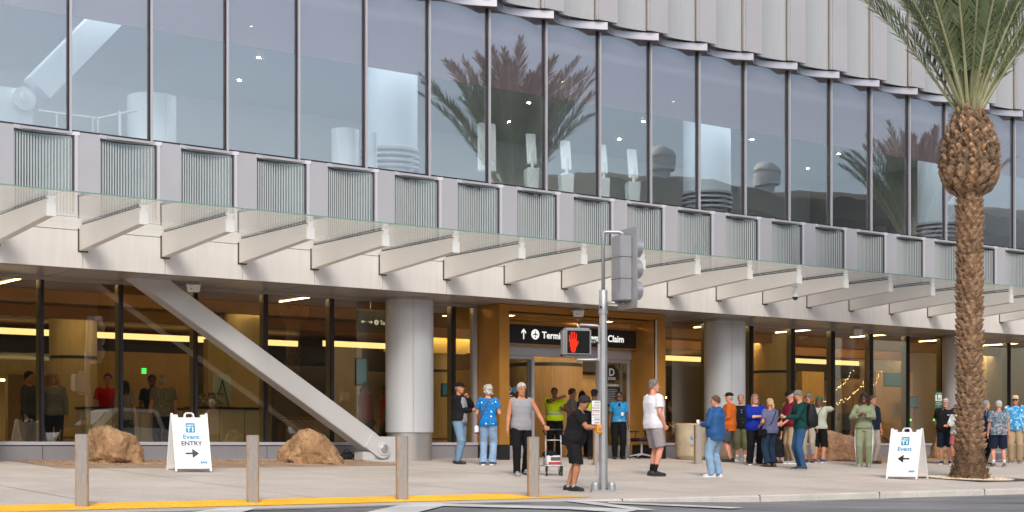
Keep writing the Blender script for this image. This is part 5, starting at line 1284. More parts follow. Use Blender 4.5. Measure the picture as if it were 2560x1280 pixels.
# ================================================================ people
def cloth(name, col, rough=.85, var=.08, vs=9, **k):
    c = L(col); return mat(name, c, rough, 0, var, vs, .25, 220, spec=.25, **k)
def skin_mat(name, col):
    m = mat(name, L(col), .5, 0, .06, 14, spec=.35); b = m.node_tree.nodes['Principled BSDF']
    b.inputs['Subsurface Weight'].default_value = .08; b.inputs['Subsurface Radius'].default_value = (.02, .008, .004); return m
SK = {'pale': skin_mat('pale skin', (214, 162, 138)), 'tan': skin_mat('tanned skin', (196, 134, 102)), 'pink': skin_mat('ruddy skin', (208, 146, 122)), 'brown': skin_mat('brown skin', (124, 82, 62)), 'dark': skin_mat('dark skin', (104, 70, 54)), 'olive': skin_mat('olive skin', (182, 128, 98))}
HR = {n: mat('hair ' + n, L(c), .6, 0, .5, 45, .6, 160, stretch=(1, 1, .3)) for n, c in {'white': (190, 185, 178), 'grey': (146, 140, 135), 'dkgrey': (112, 106, 102), 'brown': (96, 68, 48), 'ltbrown': (136, 104, 78), 'blonde': (196, 164, 120), 'black': (24, 20, 20), 'salt': (116, 108, 102)}.items()}
LIP = mat('lips', L((176, 104, 96)), .5); EYE = mat('eye dark', (.02, .015, .012), .2); LEN = mat('dark glasses', (.01, .01, .012), .12, spec=.8); FRM = mat('glasses frame', (.05, .04, .04), .4); BROWM = mat('brow', (.12, .09, .07), .8)
SOLE = {'white': mat('white sole', (.72, .72, .72), .6), 'black': mat('black sole', (.02, .02, .02), .6), 'grey': mat('grey sole', (.3, .3, .3), .7)}
def remesh(mb, vox, name, mats, par, face_mat=None, iters=2, disp=0, dsc=6, seed=0):
    me = bpy.data.meshes.new('t'); me.from_pydata(mb.v, [], mb.f)
    bm = bmesh.new(); bm.from_mesh(me); bmesh.ops.remove_doubles(bm, verts=bm.verts, dist=1e-6); bmesh.ops.recalc_face_normals(bm, faces=bm.faces); bm.to_mesh(me); bm.free()
    t = bpy.data.objects.new('t', me); COL.objects.link(t)
    r = t.modifiers.new('r', 'REMESH'); r.mode = 'VOXEL'; r.voxel_size = vox; r.use_smooth_shade = True
    if iters: s = t.modifiers.new('s', 'SMOOTH'); s.factor = .5; s.iterations = iters
    dg = bpy.context.evaluated_depsgraph_get(); m2 = bpy.data.meshes.new_from_object(t.evaluated_get(dg)); bpy.data.objects.remove(t)
    m2.name = name; m2.materials.clear()
    if not isinstance(mats, (list, tuple)): mats = [mats]
    for m in mats: m2.materials.append(m)
    if disp:
        sv = Vector((seed * 1.7, seed, seed * .3))
        nn = [v.normal.copy() for v in m2.vertices]
        for v, n_ in zip(m2.vertices, nn):
            q = v.co; a = mnoise.noise(Vector((q.x * dsc, q.y * dsc, q.z * dsc * .55)) + sv) + .6 * mnoise.noise(Vector((q.x * dsc * 1.6 + q.z * dsc, q.y * dsc * 1.6, q.z * dsc * 2.6)) + sv)
            v.co = q + n_ * disp * a
    if face_mat:
        for p in m2.polygons: p.material_index = face_mat(p.center, p.normal)
    m2.polygons.foreach_set('use_smooth', [True] * len(m2.polygons))
    o = bpy.data.objects.new(name, m2); COL.objects.link(o); o.parent = par; return o
def ik(S, T, a, b, pole):
    d = T - S; l = min(d.length, (a + b) * .995); dn = d.normalized(); T2 = S + dn * l
    x = (a * a - b * b + l * l) / (2 * l); h = sqrt(max(0, a * a - x * x))
    p = (pole - dn * pole.dot(dn)).normalized(); return S + dn * x + p * h, T2
def orient(d, up):
    d = d.normalized(); s = d.cross(up).normalized(); n = s.cross(d).normalized(); return d, s, n
def hand(mb, wr, d, palm, k, thumb, mode):
    """palm plus four bent fingers and a thumb; d = forearm direction, palm = palm normal, thumb = +1/-1 side"""
    d, s, n = orient(d, palm); s = s * thumb
    R = Matrix((s, n, d)).transposed()
    mb.tube([wr - d * .02 * k, wr + d * .02 * k, wr + d * .05 * k], [.026 * k, .030 * k, .030 * k], 10)
    mb.ell(wr + d * .055 * k, (.040 * k, .017 * k, .048 * k), 12, 8, R)
    curl = {'relax': (.25, .45, .4), 'fist': (1.1, 1.5, 1.0), 'flat': (.05, .1, .1), 'grip': (.8, 1.1, .8)}[mode]
    for i, (off, ln) in enumerate(((.030, .072), (.010, .082), (-.011, .076), (-.031, .060))):
        p = wr + d * (.092 - abs(i - 1.3) * .004) * k + s * off * k; a = 0; pts = [p - d * .02 * k, p]
        for c, f in zip(curl, (.42, .32, .26)):
            a += c * (1 + .08 * i); p = p + (d * cos(a) + n * sin(a)) * ln * f * k; pts.append(p)
        mb.tube(pts, [.0095 * k, .0092 * k, .0088 * k, .0082 * k, .007 * k], 7)
    p = wr + d * .025 * k + s * .030 * k; tdir = (d * .75 + s * .6 + n * .35).normalized(); t2 = (d * .9 + n * .5 + s * .05).normalized()
    mb.tube([p - s * .01 * k, p + tdir * .035 * k, p + tdir * .035 * k + t2 * .028 * k, p + tdir * .035 * k + t2 * .05 * k], [.013 * k, .012 * k, .0105 * k, .008 * k], 7)
PERSONS = []
def person(loc, H, phi, label, skin='pale', bw=1.0, belly=0.0, lean=0.0, twist=0.0, hy=0.0, hp=0.0, female=False,
           hair=('short', 'grey'), top=('tee', None), hem=.88, tl=.02, slv=.42, bottom=('pants', None), bl=.07, shoes=(None, 'black'), socks=None,
           handL=None, handR=None, poleL=None, poleR=None, mL='relax', mR='relax', footL=(-.10, 0, -8), footR=(.10, 0, 8), cap=None, glasses=None, seed=1, vox=.010, flare=0.0, collar=False, loose=.0, palms=None, inner=None, beard=None, watch=None):
    """L / R are the viewer's left and right when the person faces the camera; local -Y is forward"""
    k = H / 1.75; root = empty('person', loc, yaw_for(phi)); tag(root, label, 'person'); PERSONS.append(root)
    V = lambda x, y, z: Vector((x, y, z)) * k
    pel = V(0, 0, .95); Rl = Matrix.Rotation(lean, 3, 'X'); Rt = Matrix.Rotation(twist, 3, 'Z')
    def U(p): return pel + Rl @ (Rt @ (p - pel))
    def UR(v): return Rl @ (Rt @ v)
    sw = .175 * (0.92 if female else 1.0) * (1 + (bw - 1) * .5)
    shL, shR = U(V(-sw, .0, 1.415)), U(V(sw, .0, 1.415))
    hipx = .085 * (1 + (bw - 1) * .6)
    # arms
    arms = []
    for sd, S, tgt, pole, mode in ((-1, shL, handL, poleL, mL), (1, shR, handR, poleR, mR)):
        T = Vector(tgt) * k if tgt is not None else U(V(sd * (sw + .085 + .03 * (bw - 1)), -.05, .86))
        P = Vector(pole) if pole is not None else Vector((sd * .5, 1, 0))
        E, W_ = ik(S, T, .285 * k, .255 * k, P); arms.append((sd, S, E, W_, mode))
    legs = []
    for sd, ft in ((-1, footL), (1, footR)):
        hp_ = V(sd * hipx, 0, .93); an = V(ft[0], ft[1] + .03, .085 + (ft[3] if len(ft) > 3 else 0)); K, A = ik(hp_, an, .44 * k, .43 * k, Vector((sd * .15, -1, 0))); legs.append((sd, hp_, K, A, ft))
    fw = .93 if female else 1.0
    R0 = [(.86, .150, .105, 0), (.95, .168, .118, .0), (1.03, .155 * fw, .112, 0), (1.12, .142 * fw, .105, 0), (1.22, .155 * fw, .115, 0), (1.32, .172 * fw, .122, 0), (1.39, .172 * fw, .108, 0), (1.445, .130 * fw, .085, .004), (1.48, .075, .065, .008)]
    def torso(mb, off, z0, z1, hemflare=0, chest=0, fr=0):
        rings = []; n = 26
        zs = [r[0] for r in R0 if z0 < r[0] < z1]; zs = [z0] + zs + [z1]
        for z in zs:
            for a, b in zip(R0, R0[1:]):
                if a[0] <= z <= b[0] or (z < R0[0][0] and a is R0[0]): break
            t = max(-.6, min(1, (z - a[0]) / (b[0] - a[0])))
            rx = a[1] + (b[1] - a[1]) * max(0, t); ry = a[2] + (b[2] - a[2]) * max(0, t); yc = a[3] + (b[3] - a[3]) * max(0, t)
            wd = 1 + (bw - 1) * (1 if z < 1.36 else .6); bel = belly * max(0, 1 - abs(z - 1.06) / .24) + belly * .35 * max(0, 1 - abs(z - 1.28) / .2)
            bust = (.035 * max(0, 1 - abs(z - 1.27) / .1) if female else 0)
            o = off + hemflare * max(0, (1.0 - z)) if z < 1.0 else off
            ring = []
            for i in range(n):
                a_ = 2 * pi * i / n; c, s = cos(a_), sin(a_); e = 2.5
                x = abs(c) ** (2 / e) * (1 if c > 0 else -1) * (rx * wd + o + bel * .5); y = abs(s) ** (2 / e) * (1 if s > 0 else -1) * (ry * wd + o)
                if y < 0: y -= (bel + bust) * (-s) + fr * max(0, -s - .3)
                ring.append(U(V(x, y + yc, z)))
            rings.append(ring)
        mb.ring_loft(rings)
    # ---- body
    b = MB(); torso(b, -.018, .86, 1.48)
    hd = U(V(0, -.012, 1.635)); HRm = Rl @ Matrix.Rotation(twist + radians(hy), 3, 'Z') @ Matrix.Rotation(radians(hp), 3, 'X') @ Matrix.Rotation(-lean * .5, 3, 'X')
    if abs(lean) > .01: pass
    nk = U(V(0, .012, 1.44)); b.tube([nk, nk.lerp(hd, .45) + HRm @ V(0, .012, 0), hd + HRm @ V(0, .012, -.05)], [.062 * k, .054 * k, .052 * k], 14)
    kh = k * (1.0 if H > 1.6 else 1.06)
    def Hd(x, y, z): return hd + HRm @ (Vector((x, y, z)) * kh)
    prof = [(-.118, .020, .018, -.052), (-.112, .036, .034, -.044), (-.095, .050, .056, -.028), (-.06, .064, .076, -.010), (-.02, .071, .088, .0), (.02, .074, .094, .004), (.06, .073, .094, .006), (.09, .062, .080, .006), (.108, .042, .055, .006), (.115, .015, .02, .006)]
    b.ring_loft([[Hd(rx * cos(t), ry * sin(t) * (1.0 if sin(t) > 0 else 1.0) + yc, z) for t in [2 * pi * i / 20 for i in range(20)]] for z, rx, ry, yc in prof])
    b.ring_loft([[Hd(a * cos(t), -.078 + c + a * sin(t), z) for t in [2 * pi * i / 8 for i in range(8)]] for z, a, c in ((.022, .006, -.006), (.0, .009, -.012), (-.02, .013, -.022), (-.032, .014, -.018), (-.038, .008, -.008))])   # nose
    b.ell(Hd(0, -.078, -.060), (.024 * kh, .012 * kh, .011 * kh), 10, 6, HRm); b.ell(Hd(0, -.074, -.098), (.022 * kh, .018 * kh, .016 * kh), 10, 6, HRm)
    b.ell(Hd(0, -.078, .030), (.046 * kh, .014 * kh, .010 * kh), 12, 6, HRm)
    for s in (-1, 1): b.ell(Hd(s * .073, .010, -.012), (.011 * kh, .019 * kh, .032 * kh), 8, 8, HRm); b.ell(Hd(s * .038, -.064, -.025), (.022 * kh, .016 * kh, .02 * kh), 8, 6, HRm)
    for sd, S, E, W_, mode in arms:
        th = 1 + (bw - 1) * .8 - (.1 if female else 0)
        b.tube([S + UR(V(-sd * .04, 0, .01)), S, S.lerp(E, .35), S.lerp(E, .8), E, E.lerp(W_, .3), E.lerp(W_, .75), W_], [v * k * th for v in (.056, .058, .050, .043, .040, .041, .030, .025)], 14)
        pn = Vector((-sd, -.15, 0)) if palms is None else Vector(palms[0 if sd < 0 else 1])
        fd = (W_ - E).normalized()
        if abs(fd.dot(pn.normalized())) > .9: pn = Vector((0, -1, .2))
        hand(b, W_, fd, pn, k * (.92 if female else 1), -sd if pn.x * sd < 0 else -sd, mode)
    bare = bottom[0] in ('shorts', 'capri', 'skirt', 'dress')
    for sd, hp_, K, A, ft in legs:
        th = 1 + (bw - 1) * .6
        b.tube([hp_ + V(0, 0, .02), hp_.lerp(K, .4), hp_.lerp(K, .85), K, K.lerp(A, .12), K.lerp(A, .35), K.lerp(A, .75), A], [v * k * th for v in (.082, .078, .060, .056, .052, .057, .040, .034)], 14)
        yw = radians(ft[2]); fd = Vector((sin(yw), -cos(yw), 0)); 
        b.tube([A + Vector((0, 0, -.01)), A + fd * .04 * k - Vector((0, 0, .03)) * k, A + fd * .14 * k - Vector((0, 0, .055)) * k], [.034 * k, .035 * k, .026 * k], 8)
    inv = HRm.inverted()
    def fm(c, n_):
        q = (inv @ (Vector(c) - hd)) / kh
        return 1 if abs(q.x) < .026 and -.069 < q.z < -.052 and q.y < -.08 else 0
    remesh(b, vox * k, 'body', [SK[skin], LIP], root, fm, 1)
    # eyes, brows
    if cap != 'none':
        for s in (-1, 1):
            e = MB(); e.ell(Hd(s * .030, -.082, .004), (.013 * kh, .006 * kh, .0065 * kh), 10, 6, HRm); e.build('eye', EYE, root, smooth=True)
            e = MB(); e.ell(Hd(s * .031, -.091, .026), (.020 * kh, .005 * kh, .0045 * kh), 8, 5, HRm); e.build('eyebrow', HR[hair[1]] if hair[1] not in ('white', 'blonde') else BROWM, root, smooth=True)
    if glasses:
        g = MB()
        for s in (-1, 1):
            if glasses == 'dark': g.ell(Hd(s * .034, -.100, .0), (.028 * kh, .004 * kh, .019 * kh), 12, 6, HRm)
            else: g.tube([Hd(s * .034 + .026 * cos(t), -.101, .018 * sin(t)) for t in [2 * pi * i / 14 for i in range(15)]], .0028 * kh, 5)
            g.tube([Hd(s * .060, -.098, .004), Hd(s * .078, -.03, .006), Hd(s * .080, .012, .004)], .003 * kh, 5)
        g.tube([Hd(-.01, -.104, .004), Hd(.01, -.104, .004)], .003 * kh, 5); g.build('glasses', LEN if glasses == 'dark' else FRM, root, smooth=True)
    # ---- hair
    kind, hc = hair; h = MB(); rr = random.Random(seed)
    def shell(zlo_f, zlo_b, th, side=None):
        rings = []
        for j in range(9):
            u = j / 8; ring = []
            for i in range(24):
                a = 2 * pi * i / 24; fr = (1 - sin(a)) / 2   # 1 at the front (y<0)
                zs_ = -.012 if zlo_b > -.08 else zlo_b * .9; zl = (zlo_b + (zs_ - zlo_b) * (fr * 2) ** 1.2) if fr < .5 else (zs_ + (zlo_f - zs_) * sstep(.60, .74, fr)); z = zl + (.118 + th - zl) * sin(u * pi / 2)
                q = max(0, 1 - ((z - .02) / (.10 + th)) ** 2) ** .5 if z > .02 else 1
                lowf = 1 if z > -.05 else .92
                te = th * (.55 + .9 * sstep(-.03, .07, z)); ring.append(Hd((.074 + te) * cos(a) * q * lowf, ((.094 + te) * sin(a)) * q * lowf + .006, z))
            rings.append(ring)
        h.ring_loft(rings)
    if kind == 'short': shell(.070, -.05, .014 if not cap else .006)
    elif kind == 'thick': shell(.062, -.06, .018)
    elif kind == 'curly':
        shell(.05, -.085, .018)
        for _ in range(60):
            a = rr.uniform(0, 2 * pi); z = rr.uniform(-.08, .12); q = sqrt(max(.12, 1 - (max(0, z - .01) / .13) ** 2))
            if sin(a) < -.5 and z < .055: continue
            h.ell(Hd(.088 * cos(a) * q, .102 * sin(a) * q + .01, z), (.026 * kh,) * 3, 7, 5)
    elif kind == 'bob':
        shell(.06, -.10, .020)
        for s in (-1, 1): h.tube([Hd(s * .072, -.01, .04), Hd(s * .086, -.015, -.04), Hd(s * .080, -.02, -.10)], [.03 * kh, .032 * kh, .022 * kh], 8)
        h.tube([Hd(0, .06, .03), Hd(0, .085, -.06), Hd(0, .08, -.12)], [.06 * kh, .06 * kh, .045 * kh], 10)
    elif kind == 'long':
        shell(.062, -.10, .016)
        for s in (-1, 1): h.tube([Hd(s * .070, -.01, .05), Hd(s * .086, .0, -.05), Hd(s * .082, .01, -.13), Hd(s * .075, .02, -.20)], [.028 * kh, .03 * kh, .03 * kh, .014 * kh], 8)
        h.tube([Hd(0, .05, .02), Hd(0, .085, -.08), Hd(0, .085, -.17), Hd(0, .08, -.24)], [.06 * kh, .062 * kh, .055 * kh, .03 * kh], 10)
    elif kind == 'pony':
        shell(.064, -.07, .013); h.tube([Hd(0, .10, .0), Hd(.0, .135, -.05), Hd(.0, .13, -.13), Hd(0, .12, -.18)], [.022 * kh, .034 * kh, .028 * kh, .01 * kh], 10)
    elif kind == 'bald':
        rings = []
        for z, q in ((-.06, .9), (-.02, 1.0), (.03, 1.0), (.05, .96)):
            rings.append([Hd(.080 * cos(t) * q, .100 * sin(t) * q + .008, z) for t in [radians(-28 + 236 * i / 20) for i in range(21)]] + [Hd(.060 * cos(t) * q, .08 * sin(t) * q + .008, z) for t in [radians(208 - 236 * i / 20) for i in range(21)]])
        h.ring_loft(rings)
    if h.v: remesh(h, .007, 'hair', HR[hc], root, None, 1, .0022 if kind != 'curly' else .006, 26 if kind != 'curly' else 40, seed)
    if cap:
        cm, brim = cap; c = MB()
        rings = [[Hd((.091) * cos(t) * q, (.111) * sin(t) * q + .006, z) for t in [2 * pi * i / 22 for i in range(22)]] for z, q in ((.035, 1.0), (.07, .98), (.10, .84), (.122, .55), (.130, .15))]
        c.ring_loft(rings)
        if brim:
            c.ring_loft([[Hd(x, -.085 - y_, z_ - .012 * (abs(x) / .07) ** 2) for x, z_ in ((-w_, .038), (-w_ * .5, .043), (0, .045), (w_ * .5, .043), (w_, .038), (w_ * .5, .036), (0, .038), (-w_ * .5, .036))] for y_, w_ in ((-.02, .078), (.03, .072), (.065, .055), (.082, .025))])
        remesh(c, .007, 'cap', cm, root, None, 1)
    # ---- clothes
    off = .022 + loose
    if bottom[1] is not None:
        p = MB(); tl_ = bottom[0]
        torso(p, .010 + loose * .5, .85, 1.04)
        if tl_ in ('skirt', 'dress'):
            zb = bl; p.ring_loft([[V((.17 + q) * bw * cos(t), (.13 + q) * sin(t), z) for t in [2 * pi * i / 24 for i in range(24)]] for z, q in ((1.0, .01), (.85, .03), ((zb + .85) / 2, .05), (zb, .07 + flare))])
        else:
            for sd, hp_, K, A, ft in legs:
                th = 1 + (bw - 1) * .7; end = {'shorts': None, 'capri': None}.get(tl_, A)
                path = [hp_ + V(-sd * .01, 0, .03), hp_.lerp(K, .35), hp_.lerp(K, .7), K]; rad = [.108, .100, .088, .080]
                zt = bl
                if tl_ == 'shorts':
                    f = (hp_.z / k - zt) / (hp_.z / k - K.z / k)
                    if f <= 1: path = [hp_ + V(-sd * .01, 0, .03), hp_.lerp(K, f * .5), hp_.lerp(K, f)]; rad = [.108, .104, .098]
                    else: e = K.lerp(A, (K.z / k - zt) / (K.z / k - A.z / k)); path += [e]; rad = [.108, .102, .094, .088, .084]
                else:
                    f = max(0, (K.z / k - zt) / (K.z / k - A.z / k)); path += [K.lerp(A, f * .3), K.lerp(A, f * .7), K.lerp(A, f)]; rad += [.074, .068 + flare * .4, .066 + flare]
                rad = [(r_ + loose * .4) * k * th for r_ in rad]
                p.tube(path, rad, 18)
        remesh(p, .011 * k, 'trousers' if tl_ == 'pants' else tl_ if tl_ in ('shorts', 'skirt', 'dress') else 'cropped_trousers', bottom[1], root, None, 2, .0065, 8, seed)
    if inner is not None:
        t = MB(); torso(t, .010, hem - .045, 1.44, 0, 0, .045); remesh(t, .012 * k, 'undershirt', inner, root, None, 1, .004, 8, seed + 3)
    if top[1] is not None:
        t = MB(); torso(t, off, hem, 1.455, .04)
        for sd, S, E, W_, mode in arms:
            th = 1 + (bw - 1) * .8 - (.08 if female else 0)
            if top[0] == 'tank':
                t.tube([S + UR(V(-sd * .06, 0, .012)), S + UR(V(-sd * .012, 0, .012))], [.062 * k, .060 * k], 14)
                continue
            full = [S + UR(V(-sd * .05, 0, .01)), S, S.lerp(E, .3), S.lerp(E, .7), E, E.lerp(W_, .35), E.lerp(W_, .7), E.lerp(W_, .97)]
            rf = [.070, .074, .069, .064, .061, .056, .048, .040]
            if top[0] in ('long', 'hood', 'jacket'): n_ = 8
            elif top[0] == 'half': n_ = 6
            elif top[0] == 'cape': n_ = 3
            else: n_ = 4
            P_ = full[:n_]; rads = [(v + loose * .5 + (.008 if n_ < 6 and i == n_ - 1 else 0)) * k * th for i, v in enumerate(rf[:n_])]
            if top[0] in ('tee', 'polo'): P_[-1] = S.lerp(E, slv + .25)
            t.tube(P_, rads, 16)
        if collar or top[0] in ('polo', 'jacket'): t.tube([U(V(0, .010, 1.44)), U(V(0, .006, 1.488))], [.085 * k, .070 * k], 16)
        else: t.tube([U(V(0, .010, 1.42)), U(V(0, .008, 1.463))], [.095 * k, .072 * k], 16)
        if top[0] == 'hood':
            t.ell(U(V(0, .10, 1.44)), (.12 * k, .06 * k, .07 * k), 14, 8); t.tube([U(V(0, .010, 1.44)), U(V(0, .012, 1.52))], [.1 * k, .085 * k], 16)
        sh = remesh(t, .011 * k, {'hood': 'hooded_jacket', 'jacket': 'jacket', 'polo': 'polo_shirt', 'tank': 'sleeveless_top', 'long': 'sweater', 'vest': 'vest'}.get(top[0], 'shirt'), top[1], root, None, 2, .0075, 7, seed + 9)
    # ---- socks and shoes
    for sd, hp_, K, A, ft in legs:
        yw = radians(ft[2]); fd = Vector((sin(yw), -cos(yw), 0)); sdv = Vector((cos(yw), sin(yw), 0)); up = Vector((0, 0, 1)); lift = (ft[3] if len(ft) > 3 else 0) * k
        if socks: s = MB(); s.tube([A - Vector((0, 0, .02 * k)), A.lerp(K, .15), A.lerp(K, socks[1])], [.040 * k, .041 * k, .046 * k], 14); s.build('sock', socks[0], root, smooth=True)
        if shoes[0] is not None:
            s = MB(); base = Vector((A.x, A.y, lift)); rings = []
            for y_, w_, hh in ((-.078, .020, .045), (-.068, .034, .075), (-.03, .038, .092), (.02, .038, .088), (.07, .043, .068), (.12, .047, .052), (.165, .042, .042), (.192, .022, .032)):
                ring = []
                for i in range(14):
                    a = 2 * pi * i / 14; z = .018 + max(0, sin(a)) ** .8 * hh + min(0, sin(a)) * .004
                    ring.append(base + (fd * y_ * 1.08 + sdv * cos(a) * w_ * 1.12 + up * z) * k)
                rings.append(ring)
            s.ring_loft(rings); so = s.build('shoe', shoes[0], root, smooth=True)
            q = MB(); rings = []
            for y_, w_ in ((-.082, .022), (-.072, .036), (-.03, .041), (.02, .040), (.07, .045), (.12, .050), (.168, .045), (.198, .022)):
                rings.append([base + (fd * y_ * 1.08 + sdv * w_ * 1.12 * sx + up * z) * k for sx, z in ((-1, .0), (1, .0), (1, .026), (-1, .026))])
            q.ring_loft(rings); q.build('sole', SOLE[shoes[1]], so)
    root['_hd'] = 1; del root['_hd']
    return dict(root=root, U=U, V=V, k=k, arms=arms, legs=legs, Hd=Hd, torso=torso)
def out(px, py, top_py, grow=1.0):
    p = ground_at(px, py); return p, (py - top_py) / scale_at(p) * grow
def ins(px, Y, top_py, cap_=1.9):
    x, zt = at(px, Y, top_py); return Vector((x, Y, 0)), min(cap_, zt)
def pattern(name, base, spots, scale=26, thr=.18, kind='vor', rough=.85):
    m = bpy.data.materials.new(name); m.use_nodes = True; n = m.node_tree; b = n.nodes['Principled BSDF']; b.inputs['Roughness'].default_value = rough; b.inputs['Specular IOR Level'].default_value = .25
    tc = n.nodes.new('ShaderNodeTexCoord'); cur = None
    col = n.nodes.new('ShaderNodeRGB'); col.outputs[0].default_value = L(base); cur = col.outputs[0]
    for i, (c, s_, t_) in enumerate(spots):
        mx = n.nodes.new('ShaderNodeMix'); mx.data_type = 'RGBA'; mx.inputs['B'].default_value = L(c)
        if kind == 'noise' :
            v = n.nodes.new('ShaderNodeTexNoise'); v.inputs['Scale'].default_value = s_; v.inputs['Detail'].default_value = 3; o_ = v.outputs['Fac']; op = 'GREATER_THAN'
        else:
            v = n.nodes.new('ShaderNodeTexVoronoi'); v.inputs['Scale'].default_value = s_; o_ = v.outputs['Distance']; op = 'LESS_THAN'
            if kind == 'cell': v.distance = 'CHEBYCHEV'; 
        mp = n.nodes.new('ShaderNodeMapping'); mp.inputs['Location'].default_value = (i * 3.3, i * 1.7, i); n.links.new(tc.outputs['Object'], mp.inputs[0]); n.links.new(mp.outputs[0], v.inputs['Vector'])
        c_ = n.nodes.new('ShaderNodeMath'); c_.operation = op; c_.inputs[1].default_value = t_; n.links.new(o_, c_.inputs[0]); n.links.new(c_.outputs[0], mx.inputs['Factor']); n.links.new(cur, mx.inputs['A']); cur = mx.outputs['Result']
    n.links.new(cur, b.inputs['Base Color']); return m
def cell_pattern(name, cols, scale):
    m = bpy.data.materials.new(name); m.use_nodes = True; n = m.node_tree; b = n.nodes['Principled BSDF']; b.inputs['Roughness'].default_value = .85
    tc = n.nodes.new('ShaderNodeTexCoord'); v = n.nodes.new('ShaderNodeTexVoronoi'); v.distance = 'CHEBYCHEV'; v.inputs['Scale'].default_value = scale; v.inputs['Randomness'].default_value = .6
    sp = n.nodes.new('ShaderNodeSeparateColor'); r = n.nodes.new('ShaderNodeValToRGB'); r.color_ramp.interpolation = 'CONSTANT'; e = r.color_ramp.elements
    e[0].position = 0; e[0].color = L(cols[0]); e[1].position = 1 / len(cols); e[1].color = L(cols[1])
    for i, c in enumerate(cols[2:], 2): q = e.new(i / len(cols)); q.color = L(c)
    n.links.new(tc.outputs['Object'], v.inputs['Vector']); n.links.new(v.outputs['Color'], sp.inputs[0]); n.links.new(sp.outputs[0], r.inputs[0])
    ve = n.nodes.new('ShaderNodeTexVoronoi'); ve.distance = 'CHEBYCHEV'; ve.inputs['Scale'].default_value = scale * 2.1; mx = n.nodes.new('ShaderNodeMix'); mx.data_type = 'RGBA'; mx.inputs['B'].default_value = L((70, 86, 104))
    lt = n.nodes.new('ShaderNodeMath'); lt.operation = 'GREATER_THAN'; lt.inputs[1].default_value = .46; n.links.new(tc.outputs['Object'], ve.inputs['Vector']); n.links.new(ve.outputs['Distance'], lt.inputs[0]); n.links.new(lt.outputs[0], mx.inputs['Factor']); n.links.new(r.outputs[0], mx.inputs['A']); n.links.new(mx.outputs['Result'], b.inputs['Base Color'])
    return m
C = dict(black=cloth('black cotton', (24, 24, 27), var=.2), blackp=cloth('black trousers', (17, 17, 20), var=.2), jean=cloth('light denim', (112, 142, 168), var=.22, vs=5), jean2=cloth('pale denim', (132, 160, 188), var=.2, vs=5), jeand=cloth('blue denim', (46, 82, 122), var=.22, vs=5),
         heather=cloth('heather grey', (150, 150, 156), var=.16, vs=70), white=cloth('white cotton', (222, 222, 230), var=.03), greyshort=cloth('grey twill', (148, 142, 144)), navy=cloth('navy cotton', (26, 34, 54)), orange=cloth('burnt orange cotton', (192, 96, 34)), dkgrey=cloth('charcoal', (72, 72, 80)),
         olive=cloth('olive twill', (92, 92, 66)), royal=cloth('royal blue knit', (18, 44, 150)), lav=cloth('slate lavender cotton', (98, 100, 132)), navyp=cloth('navy linen', (34, 52, 74)), maroon=cloth('maroon cotton', (112, 22, 46)), khaki=cloth('khaki twill', (170, 148, 118)), forest=cloth('dark green fleece', (14, 62, 60)),
         sage=cloth('sage green jersey', (136, 144, 116)), sagel=cloth('pale sage cotton', (178, 184, 168)), pink=cloth('dusty pink cotton', (176, 96, 96)), offw=cloth('off white fleece', (206, 206, 206)), blueh=cloth('blue shell jacket', (42, 86, 138), rough=.6), staff=cloth('staff shirt blue', (52, 142, 200)), hiv=cloth('hi vis yellow', (196, 222, 30), var=.03), beige=cloth('beige shirt', (190, 170, 150)), brown=cloth('brown top', (110, 72, 54)), red=cloth('red polo', (190, 24, 34)), lred=cloth('dark red shirt', (150, 24, 38)), gshirt=cloth('grey office shirt', (140, 142, 150)), stone=cloth('stone trousers', (168, 160, 148)))
FL = pattern('blue floral', (20, 118, 190), [((236, 238, 236), 11, .20), ((230, 236, 240), 24, .13)])
NF = pattern('navy floral', (28, 36, 78), [((170, 180, 210), 30, .22)])
HW = pattern('tropical print', (58, 138, 200), [((120, 190, 226), 9, .52), ((228, 240, 240), 12, .62), ((70, 190, 180), 7, .66)], kind='noise')
SPK = pattern('speckled shirt', (96, 96, 92), [((190, 188, 176), 55, .34)])
GR = pattern('graphic tee', (22, 22, 24), [((196, 120, 60), 9, .71), ((110, 150, 180), 12, .72)], kind='noise')
PTCH = cell_pattern('patchwork print', [(116, 138, 160), (168, 140, 144), (140, 158, 158), (92, 118, 146), (176, 172, 164), (120, 150, 152)], 15)
SH = {n: mat('shoe ' + n, L(c), .6) for n, c in {'dark': (56, 54, 56), 'black': (24, 24, 26), 'white': (214, 212, 210), 'grey': (150, 154, 158), 'brown': (96, 70, 54), 'navy': (30, 44, 84), 'sage': (138, 156, 110), 'blue': (40, 52, 130), 'tan': (112, 98, 84)}.items()}
SOCKW, SOCKB = cloth('white sock', (214, 214, 220)), cloth('black sock', (22, 22, 24))
CAPS = {n: cloth('cap ' + n, c) for n, c in {'black': (26, 24, 26), 'tan': (206, 184, 150), 'green': (54, 98, 80), 'navy': (24, 28, 44)}.items()}
p, H = out(1148, 1160, 957)
a = person(p, H, 62, 'older man in black jacket, black cap and jeans, hand at his chin by the column', 'tan', hair=('short', 'grey'), top=('jacket', C['black']), inner=C['heather'], hem=.93, bottom=('pants', C['jean']), shoes=(SH['dark'], 'black'), cap=(CAPS['black'], True),
           bw=1.02, belly=.03, handR=(.02, -.20, 1.44), poleR=(.4, -.6, -1), handL=(.10, -.26, 1.16), poleL=(-.4, .2, -1), mR='fist', mL='grip', hy=6, footL=(-.08, -.05, -15), footR=(.12, .10, 10), seed=2, loose=.01, bl=.06)
p, H = out(1220, 1163, 963)
